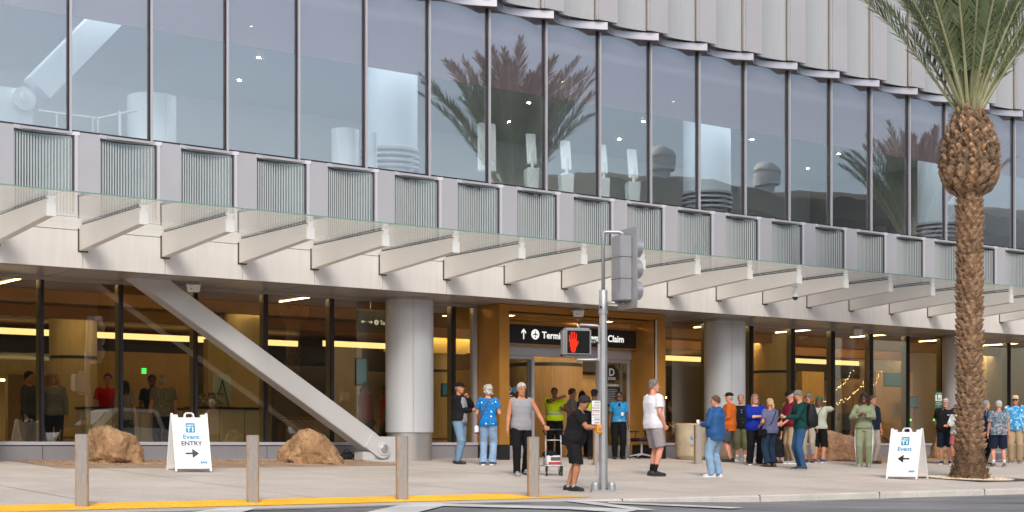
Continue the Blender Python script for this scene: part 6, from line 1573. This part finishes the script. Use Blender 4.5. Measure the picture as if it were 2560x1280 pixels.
a = person(p, H, 172, 'woman with curly grey hair seen from behind in blue floral shirt and jeans', 'pale', hair=('curly', 'white'), top=('tee', FL), hem=.86, bottom=('pants', C['jean2']), shoes=(SH['navy'], 'white'), female=True, bw=1.04, handL=(-.14, -.24, 1.12), handR=(.14, -.24, 1.12), flare=.02, bl=.05, seed=3, loose=.01)
WB = Vector(p); o = empty('handbag', p, yaw_for(172)); tag(o, 'small white handbag on a brown strap worn by the woman in floral shirt', 'handbag')
k_ = H / 1.75; LB = mat('brown leather', L((120, 66, 44)), .5)
m = MB(); m.tube([Vector(q) * k_ for q in ((-.09, .115, 1.45), (-.02, .165, 1.38), (.07, .168, 1.2), (.16, .14, 1.02), (.235, .05, .86))], .011, 6); m.tube([Vector(q) * k_ for q in ((-.09, .1, 1.455), (-.1, .02, 1.475), (-.06, -.12, 1.40), (.1, -.19, 1.15), (.235, .0, .88))], .009, 6); m.build('strap', LB, o)
m = MB(); m.box(.20 * k_, .28 * k_, -.10, .12, .70 * k_, .87 * k_); m.build('bag_body', C['white'], o, bevel=.02, auto=40); m = MB(); m.box(.195 * k_, .285 * k_, -.105, .125, .69 * k_, .735 * k_); m.build('trim', LB, o, bevel=.015)
p, H = out(1303, 1189, 958)
WALK = Vector(p); WH = H
a = person(p, H, 10, 'white haired man in grey sleeveless shirt and black trousers walking with a cart', 'tan', hair=('short', 'white'), top=('tank', C['heather']), hem=.86, bottom=('pants', C['blackp']), shoes=(SH['grey'], 'grey'), bw=1.08, belly=.02, twist=-.05, hy=14, hp=8,
           handR=(.46, -.10, .90), poleR=(.5, .8, -.3), mR='grip', mL='relax', footL=(-.10, -.14, -5), footR=(.12, .20, 12, .04), seed=4, bl=.05, lean=.04, palms=((1, -.2, 0), (0, -.3, -1)))
e = MB(); sd, S, E, W_, mo = a['arms'][1]; q = E.lerp(W_, .93); q2 = E.lerp(W_, .99); e.tube([q, q2], .033, 12); e.build('wrist_watch', mat('dark strap', (.03, .03, .035), .5), a['root'], smooth=True)
BOYP = ground_at(1433, 1227)
a = person(BOYP, 1.60, 72, 'dark haired boy in black polo and shorts leaning on the crossing button', 'olive', hair=('thick', 'black'), top=('polo', C['black']), hem=.80, bottom=('shorts', C['black']), bl=.50, shoes=(SH['black'], 'black'), socks=(SOCKW, .38), bw=1.30, belly=.05, lean=.29, hp=22,
           handL=(.02, -.46, 1.15), poleL=(-.8, .2, -.7), handR=(.06, -.50, 1.17), poleR=(.2, -1, -.3), mL='fist', mR='grip', footL=(-.09, -.06, -12), footR=(.10, .10, 14), seed=5, loose=.014)
e = MB(); sd, S, E, W_, mo = a['arms'][0]; q = E.lerp(W_, .88); e.tube([q, E.lerp(W_, .97)], .031, 12); e.build('wristband', mat('mint wristband', L((170, 210, 200)), .5), a['root'], smooth=True)
p, H = out(1634, 1190, 949)
person(p, H, 118, 'grey haired man in white t-shirt and grey cargo shorts facing right', 'pink', hair=('short', 'salt'), top=('tee', C['white']), hem=.86, bottom=('shorts', C['greyshort']), bl=.53, shoes=(SH['black'], 'black'), socks=(SOCKB, .42), bw=1.08, belly=.03, hy=-22, handR=(.20, -.12, .90), mR='fist', handL=(-.22, -.10, .92), mL='fist', footL=(-.11, .02, -12), footR=(.12, -.06, 12), seed=6, loose=.012)
p, H = out(1547, 1148, 979)
a = person(p, max(H, 1.6), 2, 'officer in blue short sleeve shirt, dark tie and sunglasses beside the door', 'brown', hair=('short', 'black'), top=('tee', C['staff']), hem=.96, bottom=('pants', C['blackp']), shoes=(SH['black'], 'black'), bw=1.06, female=True, glasses='dark', collar=True, seed=7, bl=.06, loose=.008)
e = MB(); e.tube([a['U'](a['V'](0, -.15, 1.44)), a['U'](a['V'](0, -.175, 1.36))], [.024, .018], 6); e.build('tie', C['black'], a['root']); e = MB(); c_ = a['V'](.07, -.20, 1.12); e.box(c_.x - .03, c_.x + .03, c_.y - .006, c_.y, c_.z, c_.z + .09); e.build('badge', M['white'], a['root']); e = MB(); c_ = a['V'](0, -.15, .985); e.box(c_.x - .04, c_.x + .04, c_.y - .01, c_.y, c_.z, c_.z + .03); e.build('belt_buckle', M['steel'], a['root'])
REF = mat('reflective tape', L((190, 194, 196)), .3, .3)
def tape(a, zs=(1.08,), off=.03):
    for z in zs:
        t = MB(); a['torso'](t, off, z, z + .05); t.build('reflective_tape', REF, a['root'], smooth=True)
    for s in (-1, 1):
        t = MB(); P = [a['U'](a['V'](s * .10, y, z)) for y, z in ((-.155, 1.10), (-.165, 1.25), (-.15, 1.36), (-.10, 1.43))]; t.tube(P, .018, 6); t.build('shoulder_tape', REF, a['root'], smooth=True)
p, H = ins(1386, .9, 969, 1.78)
a = person(p, H, 5, 'attendant in yellow safety vest pointing inside the doorway', 'brown', hair=('short', 'black'), top=('cape', C['hiv']), hem=.92, bottom=('pants', C['blackp']), shoes=(SH['black'], 'black'), bw=1.15, belly=.05, handL=(.10, -.34, 1.50), poleL=(-1, -.2, -.3), handR=(.20, -.22, 1.22), mL='flat', seed=8, loose=.012); tape(a, off=.04)
p, H = ins(1430, 1.8, 966, 1.82)
person(p, H, 95, 'dark haired man in grey shirt standing in the doorway', 'pale', hair=('short', 'brown'), top=('tee', C['gshirt']), hem=.94, bottom=('pants', C['khaki']), shoes=(SH['brown'], 'black'), handR=(.12, -.25, 1.15), handL=(-.12, -.25, 1.15), collar=True, seed=9)
p, H = ins(1456, 2.0, 972, 1.76)
person(p, H, -160, 'woman with long black hair and dark clothes in the doorway', 'tan', hair=('long', 'black'), top=('long', C['black']), hem=.9, bottom=('pants', C['blackp']), shoes=(SH['black'], 'black'), female=True, seed=10)
p, H = out(1486, 1149, 974)
a = person(p, min(H, 1.75), 165, 'guard in yellow safety jacket and navy beanie seen from behind, next to the pole', 'brown', hair=('short', 'black'), top=('long', C['hiv']), hem=.92, bottom=('pants', C['blackp']), shoes=(SH['black'], 'black'), bw=1.1, cap=(CAPS['navy'], False), seed=11, handL=(-.15, -.22, 1.1), handR=(.15, -.22, 1.1), loose=.015); tape(a, (1.05, 1.2), .045)
p, H = out(1790, 1193, 990)
a = person(p, H, -128, 'man in blue hooded jacket and pale jeans holding a white cup, seen from behind', 'pink', hair=('short', 'brown'), top=('hood', C['blueh']), hem=.80, bottom=('pants', C['jean2']), shoes=(SH['white'], 'white'), bw=1.12, belly=.04, hy=26, handL=(-.08, -.30, 1.14), handR=(.12, -.28, 1.14), mL='grip', mR='grip', footL=(-.11, -.02, -10), footR=(.12, -.06, 10), seed=12, loose=.02, bl=.05)
o = empty('paper_cup', p, yaw_for(-128)); tag(o, 'small white cup held by the man in the blue hooded jacket', 'cup'); k_ = H / 1.75; m = MB(); m.lathe([(.028, 1.13 * k_), (.036, 1.23 * k_)], (.10 * k_, -.39 * k_), 14); m.build('cup_body', M['white'], o, smooth=True); m = MB(); m.lathe([(.038, 1.23 * k_), (.038, 1.24 * k_)], (.10 * k_, -.39 * k_), 14); m.build('lid', M['white'], o)
p, H = out(1824, 1155, 982)
person(p, H, -105, 'man in burnt orange t-shirt, grey shorts and black cap', 'pink', hair=('short', 'white'), top=('half', C['orange']), hem=.78, bottom=('shorts', C['dkgrey']), bl=.50, shoes=(SH['black'], 'black'), bw=1.1, belly=.05, cap=(CAPS['black'], True), hy=18, handL=(-.14, -.24, 1.1), handR=(.14, -.2, 1.0), seed=13, loose=.02)
p, H = out(1852, 1153, 986)
a = person(p, H, -12, 'grey haired man in black graphic t-shirt and olive shorts in front of the second column', 'pink', hair=('short', 'grey'), top=('tee', GR), hem=.86, bottom=('shorts', C['olive']), bl=.34, shoes=(SH['grey'], 'white'), socks=(SOCKW, .2), bw=1.15, belly=.06, handL=(-.18, .16, 1.0), handR=(.18, .16, 1.0), seed=14, loose=.015)
for z in (1.33, 1.27): e = MB(); e.ell(a['V'](.03, -.215, z), (.022, .008, .018), 8, 6); e.build('hanging_sunglasses', mat('blue lens', L((70, 130, 230)), .2), a['root'], smooth=True)
p, H = out(1887, 1163, 986)
person(p, H, 12, 'woman with glasses in royal blue top and black trousers talking with both hands raised', 'pale', hair=('long', 'ltbrown'), top=('half', C['royal']), hem=.86, bottom=('pants', C['blackp']), shoes=(SH['black'], 'white'), female=True, bw=1.22, belly=.05, glasses='clear', handL=(.0, -.32, 1.20), poleL=(-1, .3, -.6), handR=(.08, -.34, 1.10), poleR=(1, .3, -.6), mL='flat', mR='flat', palms=((.3, -1, .3), (0, 0, 1)), seed=15, flare=.012, loose=.012, footL=(-.13, 0, -15), footR=(.13, .02, 12))
p, H = out(1925, 1167, 997)
a = person(p, H, -148, 'blonde woman with ponytail in slate blue t-shirt seen from behind', 'tan', hair=('pony', 'blonde'), top=('tee', C['lav']), hem=.86, bottom=('pants', C['navyp']), shoes=(SH['brown'], 'black'), female=True, bw=1.12, handR=(.18, -.2, 1.05), handL=(-.1, -.26, 1.1), seed=16, loose=.018, flare=.02, bl=.10)
o = empty('shoulder_bag', p, yaw_for(-148)); tag(o, 'black crossbody bag on the hip of the blonde woman', 'handbag'); k_ = H / 1.75
m = MB(); m.tube([Vector(q) * k_ for q in ((-.10, .12, 1.45), (-.02, .175, 1.35), (.10, .175, 1.12), (.24, .02, .94))], .010, 6); m.build('strap', C['black'], o); m = MB(); m.box(.19 * k_, .27 * k_, -.16, .13, .78 * k_, .97 * k_); m.build('bag_body', C['black'], o, bevel=.03, auto=40)
p, H = out(1944, 1158, 1024)
person(p, H, -60, 'dark haired woman in a long black dress behind the blonde woman', 'tan', hair=('bob', 'black'), top=('half', C['black']), hem=.86, bottom=('dress', pattern('dark floral', (22, 22, 26), [((90, 92, 100), 24, .18)])), bl=.20, shoes=(SH['brown'], 'black'), female=True, bw=1.05, seed=17, handL=(-.1, -.2, 1.1), loose=.012)
p, H = out(1980, 1160, 977)
person(p, H, -74, 'man in maroon shirt, khaki trousers and dark cap looking down', 'pink', hair=('short', 'white'), top=('half', C['maroon']), hem=.90, bottom=('pants', C['khaki']), shoes=(SH['grey'], 'white'), bw=1.05, belly=.08, cap=(CAPS['black'], True), hp=22, lean=.06, handL=(-.12, -.25, .98), handR=(.1, -.25, .98), seed=18, bl=.05, loose=.01)
p, H = out(2001, 1175, 976)
a = person(p, H, -78, 'man in dark green sweater and blue jeans reading his phone', 'pink', hair=('short', 'salt'), top=('long', C['forest']), hem=.90, bottom=('pants', C['jeand']), shoes=(SH['dark'], 'grey'), hp=30, handL=(-.05, -.37, 1.16), handR=(.06, -.37, 1.16), mL='grip', mR='grip', palms=((1, 0, .8), (-1, 0, .8)), seed=19, bl=.05, lean=.05)
o = empty('backpack', p, yaw_for(-78)); tag(o, 'black backpack worn by the man in the dark green sweater', 'backpack'); k_ = H / 1.75; BPK = cloth('black nylon', (26, 27, 31), .6)
m = MB(); m.ring_loft([[Vector((x * w_, .235 + y * dp, z)) * k_ for x, y in [(cos(t) * abs(cos(t)) ** -.4 if abs(cos(t)) > .01 else 0, sin(t) * abs(sin(t)) ** -.4 if abs(sin(t)) > .01 else 0) for t in [2 * pi * i / 20 for i in range(20)]]] for z, w_, dp in ((.93, .12, .08), (.97, .155, .12), (1.15, .165, .14), (1.30, .15, .11), (1.42, .12, .07), (1.46, .07, .04))]); m.build('pack_body', BPK, o, smooth=True)
m = MB(); m.ring_loft([[Vector((.13 * cos(t), .34 + .055 * sin(t), z)) * k_ for t in [2 * pi * i / 16 for i in range(16)]] for z in (.97, 1.0, 1.18, 1.22)]); m.build('front_pocket', BPK, o, smooth=True)
for s in (-1, 1): m = MB(); m.tube([Vector(q) * k_ for q in ((s * .10, .16, 1.42), (s * .105, .02, 1.485), (s * .11, -.115, 1.38), (s * .13, -.14, 1.22), (s * .17, .0, 1.08), (s * .14, .14, 1.02))], .020, 8); m.build('shoulder_strap', BPK, o, smooth=True)
o = empty('phone', p, yaw_for(-78)); tag(o, 'dark phone in the hands of the man in the green sweater', 'phone'); m = MB(); m.hexa([(-.036, -.50 * k_, 1.17 * k_), (.036, -.50 * k_, 1.17 * k_), (.036, -.36 * k_, 1.20 * k_), (-.036, -.36 * k_, 1.20 * k_), (-.036, -.505 * k_, 1.18 * k_), (.036, -.505 * k_, 1.18 * k_), (.036, -.365 * k_, 1.21 * k_), (-.036, -.365 * k_, 1.21 * k_)]); m.build('case', M['black'], o)
p, H = out(2022, 1156, 985)
person(p, H, -25, 'woman with grey bob and brown top behind the green sweater man', 'tan', hair=('bob', 'dkgrey'), top=('half', C['brown']), hem=.86, bottom=('capri', C['stone']), bl=.22, shoes=(SH['brown'], 'black'), female=True, seed=20)
p, H = out(2048, 1157, 992)
a = person(p, H, 152, 'woman in green cap, pale sage t-shirt and black knee shorts, one elbow raised', 'tan', hair=('long', 'brown'), top=('tee', C['sagel']), hem=.90, bottom=('shorts', C['blackp']), bl=.42, shoes=(SH['blue'], 'white'), female=True, bw=1.12, cap=(CAPS['green'], True), handL=(-.05, -.25, 1.45), poleL=(-1, .1, -.1), handR=(.14, -.2, 1.1), seed=21, loose=.012)
o = empty('crossbody_strap_bag', p, yaw_for(152)); tag(o, 'thin grey crossbody strap bag worn by the woman in the green cap', 'handbag'); k_ = H / 1.75; m = MB(); m.tube([Vector(q) * k_ for q in ((-.11, .12, 1.44), (-.03, .17, 1.3), (.08, .175, 1.15), (.17, .10, 1.0))], .010, 6); m.build('strap', C['dkgrey'], o); m = MB(); m.box(.14 * k_, .20 * k_, -.10, .08, .86 * k_, 1.0 * k_); m.build('bag_body', C['dkgrey'], o, bevel=.02)
p, H = out(2160, 1167, 984)
a = person(p, H, -14, 'woman in sage green tracksuit with white side stripes', 'dark', hair=('bob', 'black'), top=('long', C['sage']), hem=.92, bottom=('pants', C['sage']), shoes=(SH['sage'], 'grey'), female=True, bw=1.12, handL=(-.12, -.26, 1.22), poleL=(-1, .3, -1), handR=(.04, -.30, 1.24), poleR=(1, .3, -1), mL='fist', mR='fist', seed=22, loose=.012, collar=True)
for sd, hp_, K, A, ft in a['legs']:
    e = MB(); q = Vector((sd * .088 * a['k'], -.02, 0)); e.tube([hp_ + q * 1.25, K + q * 1.02, A + q * .86], .018, 6); e.build('side_stripe', C['white'], a['root'], smooth=True)
for sd, S, E, W_, mo in a['arms']:
    e = MB(); q = Vector((sd * .052, 0, .012)); e.tube([S + Vector((sd * .035, 0, .06)), S.lerp(E, .5) + q, E + q * .8, E.lerp(W_, .9) + Vector((sd * .02, -.012, -.035))], .016, 6); e.build('sleeve_stripe', C['white'], a['root'], smooth=True)
p, H = out(2181, 1159, 990)
person(p, H, 35, 'man in navy shirt and pale trousers mostly hidden behind the tracksuit woman', 'pink', hair=('short', 'brown'), top=('half', C['navy']), hem=.88, bottom=('pants', C['stone']), shoes=(SH['dark'], 'black'), bw=1.08, belly=.03, seed=23)
p, H = out(2364, 1161, 997)
a = person(p, H, -22, 'white haired man with glasses in black polo and navy shorts', 'pale', hair=('short', 'white'), top=('polo', C['black']), hem=.86, bottom=('shorts', C['navy']), bl=.48, shoes=(SH['navy'], 'white'), bw=1.18, belly=.08, glasses='clear', handL=(-.22, .05, .95), handR=(.20, .12, .98), seed=24, loose=.012)
e = MB(); c_ = a['V'](.10, -.225, 1.30); e.box(c_.x - .03, c_.x + .03, c_.y - .004, c_.y + .01, c_.z, c_.z + .025); e.build('shirt_logo', C['white'], a['root'])
p, H = out(2393, 1164, 1012)
person(p, H, -48, 'woman with grey bob, white hooded top and dusty pink shorts, arms folded', 'tan', hair=('bob', 'grey'), top=('long', C['offw']), hem=.90, bottom=('shorts', C['pink']), bl=.60, shoes=(SH['white'], 'white'), female=True, glasses='dark', handL=(.10, -.25, 1.20), poleL=(-1, -.2, -.6), handR=(-.10, -.28, 1.16), poleR=(1, -.2, -.6), seed=25, loose=.015)
p, H = out(2464, 1163, 1002)
person(p, H, 70, 'grey haired woman in navy floral blouse partly hidden by the palm trunk', 'pale', hair=('long', 'grey'), top=('long', NF), hem=.86, bottom=('pants', C['blackp']), shoes=(SH['black'], 'white'), female=True, handL=(-.02, -.26, 1.16), handR=(.0, -.28, 1.2), poleL=(-1, 0, -.8), poleR=(1, 0, -.8), seed=26, loose=.01)
p, H = out(2497, 1167, 1002)
person(p, H, 176, 'man seen from behind in patchwork print shirt and navy shorts', 'pink', hair=('short', 'white'), top=('tee', PTCH), hem=.84, slv=.55, bottom=('shorts', C['navy']), bl=.50, shoes=(SH['tan'], 'grey'), socks=(SOCKW, .22), bw=1.1, belly=.04, seed=27, loose=.02, footL=(-.14, 0, -10), footR=(.14, 0, 10))
p, H = out(2538, 1158, 989)
person(p, H, -18, 'man in blue tropical shirt, khaki trousers and tan cap at the right edge', 'pink', hair=('short', 'grey'), top=('tee', HW), hem=.84, slv=.5, bottom=('pants', C['khaki']), shoes=(SH['tan'], 'grey'), bw=1.14, belly=.06, cap=(CAPS['tan'], True), glasses='dark', handL=(-.22, -.10, .90), handR=(.22, -.10, .90), mL='fist', mR='fist', seed=28, loose=.02, collar=True)
# ---- people inside
for px, Y, tp, phi, lab, kw in (
    (72, 1.9, 927, 80, 'dark haired man in profile behind the leftmost window', dict(skin='tan', hair=('short', 'black'), top=('long', C['dkgrey']))),
    (136, 1.9, 929, 5, 'smiling woman with long blonde hair behind the second left window', dict(skin='pale', hair=('long', 'blonde'), top=('long', C['gshirt']), female=True)),
    (270, 1.9, 934, 12, 'man in bright red polo behind the counter', dict(skin='pink', hair=('short', 'brown'), top=('polo', C['red']), bw=1.08)),
    (312, .65, 953, 170, 'dark haired customer in grey seen from behind at the counter', dict(skin='tan', hair=('long', 'black'), top=('tee', C['gshirt']), female=True)),
    (408, .65, 936, -150, 'balding man in speckled shirt at the counter seen from behind', dict(skin='pink', hair=('bald', 'white'), top=('tee', SPK), bw=1.14, belly=.04)),
    (380, 1.9, 938, 20, 'dark haired attendant in navy across the counter', dict(skin='brown', hair=('short', 'black'), top=('tee', C['navy']))),
    (914, .8, 955, 65, 'person in dark red polo with hands in pockets left of the first column', dict(skin='brown', hair=('pony', 'black'), top=('polo', C['lred']), bw=1.08)),
    (966, .7, 965, -95, 'person in bright red shirt mostly hidden by the first column', dict(skin='brown', hair=('short', 'black'), top=('polo', C['red']), bw=1.1)),
    (2112, 1.6, 1012, -30, 'pale shirted visitor dimly seen inside the right windows', dict(skin='pale', hair=('short', 'grey'), top=('tee', SPK)))):
    p, H = ins(px, Y, tp, 1.86)
    person(p, H, phi, lab, bottom=('pants', C['blackp']), shoes=(SH['black'], 'black'), seed=int(px), vox=.011, **kw)
# ================================================================ luggage trolley pushed by the walking man
cp = ground_at(1384, 1190); o = empty('folding_cart', cp, yaw_for(10)); tag(o, 'folding aluminium hand cart loaded with equipment beside the walking man', 'cart')
m = MB()
for s in (-1, 1): m.tube([(s * .155, .0, .20), (s * .155, .02, .55), (s * .15, .04, .80)], .013, 8)
m.tube([(-.15, .04, .70), (.15, .04, .70)], .012, 8); m.build('uprights', M['alu'], o, smooth=True)
m = MB(); m.tube([(-.15, .04, .80), (-.20, .02, .88), (-.17, .0, .905), (.17, 0, .905), (.20, .02, .88), (.15, .04, .80)], .017, 8); m.build('handle', M['black'], o, smooth=True)
m = MB()
for z in (.20,): 
    m.tube([(-.17, -.02, z), (.17, -.02, z)], .012, 8); m.tube([(-.17, .5, z), (.17, .5, z)], .012, 8)
    for x in (-.17, -.06, .06, .17): m.tube([(x, -.02, z), (x, .5, z)], .009, 6)
m.tube([(-.12, -.02, .20), (-.08, -.02, .12), (.08, -.02, .12), (.12, -.02, .20)], .010, 6); m.build('platform', M['alu'], o)
def wheel(x, y, r, w_): 
    m = MB(); rr = lambda q, xx: [(xx, y + q * cos(2 * pi * k / 22), r + q * sin(2 * pi * k / 22)) for k in range(22)]
    m.ring_loft([rr(r * .85, x - w_ / 2), rr(r, x - w_ / 3), rr(r, x + w_ / 3), rr(r * .85, x + w_ / 2)]); wl = m.build('wheel', mat('rubber', (.02, .02, .02), .8), o, auto=40)
    m = MB(); m.ring_loft([rr(r * .5, x - w_ / 2 - .004), rr(r * .5, x + w_ / 2 + .004)]); m.build('hub', M['alu'], wl)
wheel(-.23, .45, .125, .045); wheel(.23, .45, .125, .045); wheel(-.15, -.05, .05, .03); wheel(.15, -.05, .05, .03)
for s in (-1, 1): m = MB(); m.box(s * .15 - .02, s * .15 + .02, -.08, -.02, .09, .20); m.build('caster_fork', M['black'], o)
ba = empty('equipment_bag', cp, yaw_for(10)); tag(ba, 'red, white and black equipment box strapped on the cart', 'box')
m = MB(); m.box(-.13, .17, .03, .45, .215, .40); m.build('box', mat('printed carton', (.72, .72, .72), .5), ba, bevel=.01); m = MB(); m.box(-.10, .165, .026, .03, .23, .275); m.build('red_band', mat('red print band', (.55, .03, .03), .5), ba)
m = MB(); m.box(-.05, .14, .024, .028, .30, .37); m.build('dark_picture', mat('dark print', (.08, .09, .12), .5), ba)
m = MB(); m.ell((-.04, .22, .42), (.15, .2, .08), 16, 8); m.build('black_sack', C['black'], ba, smooth=True)
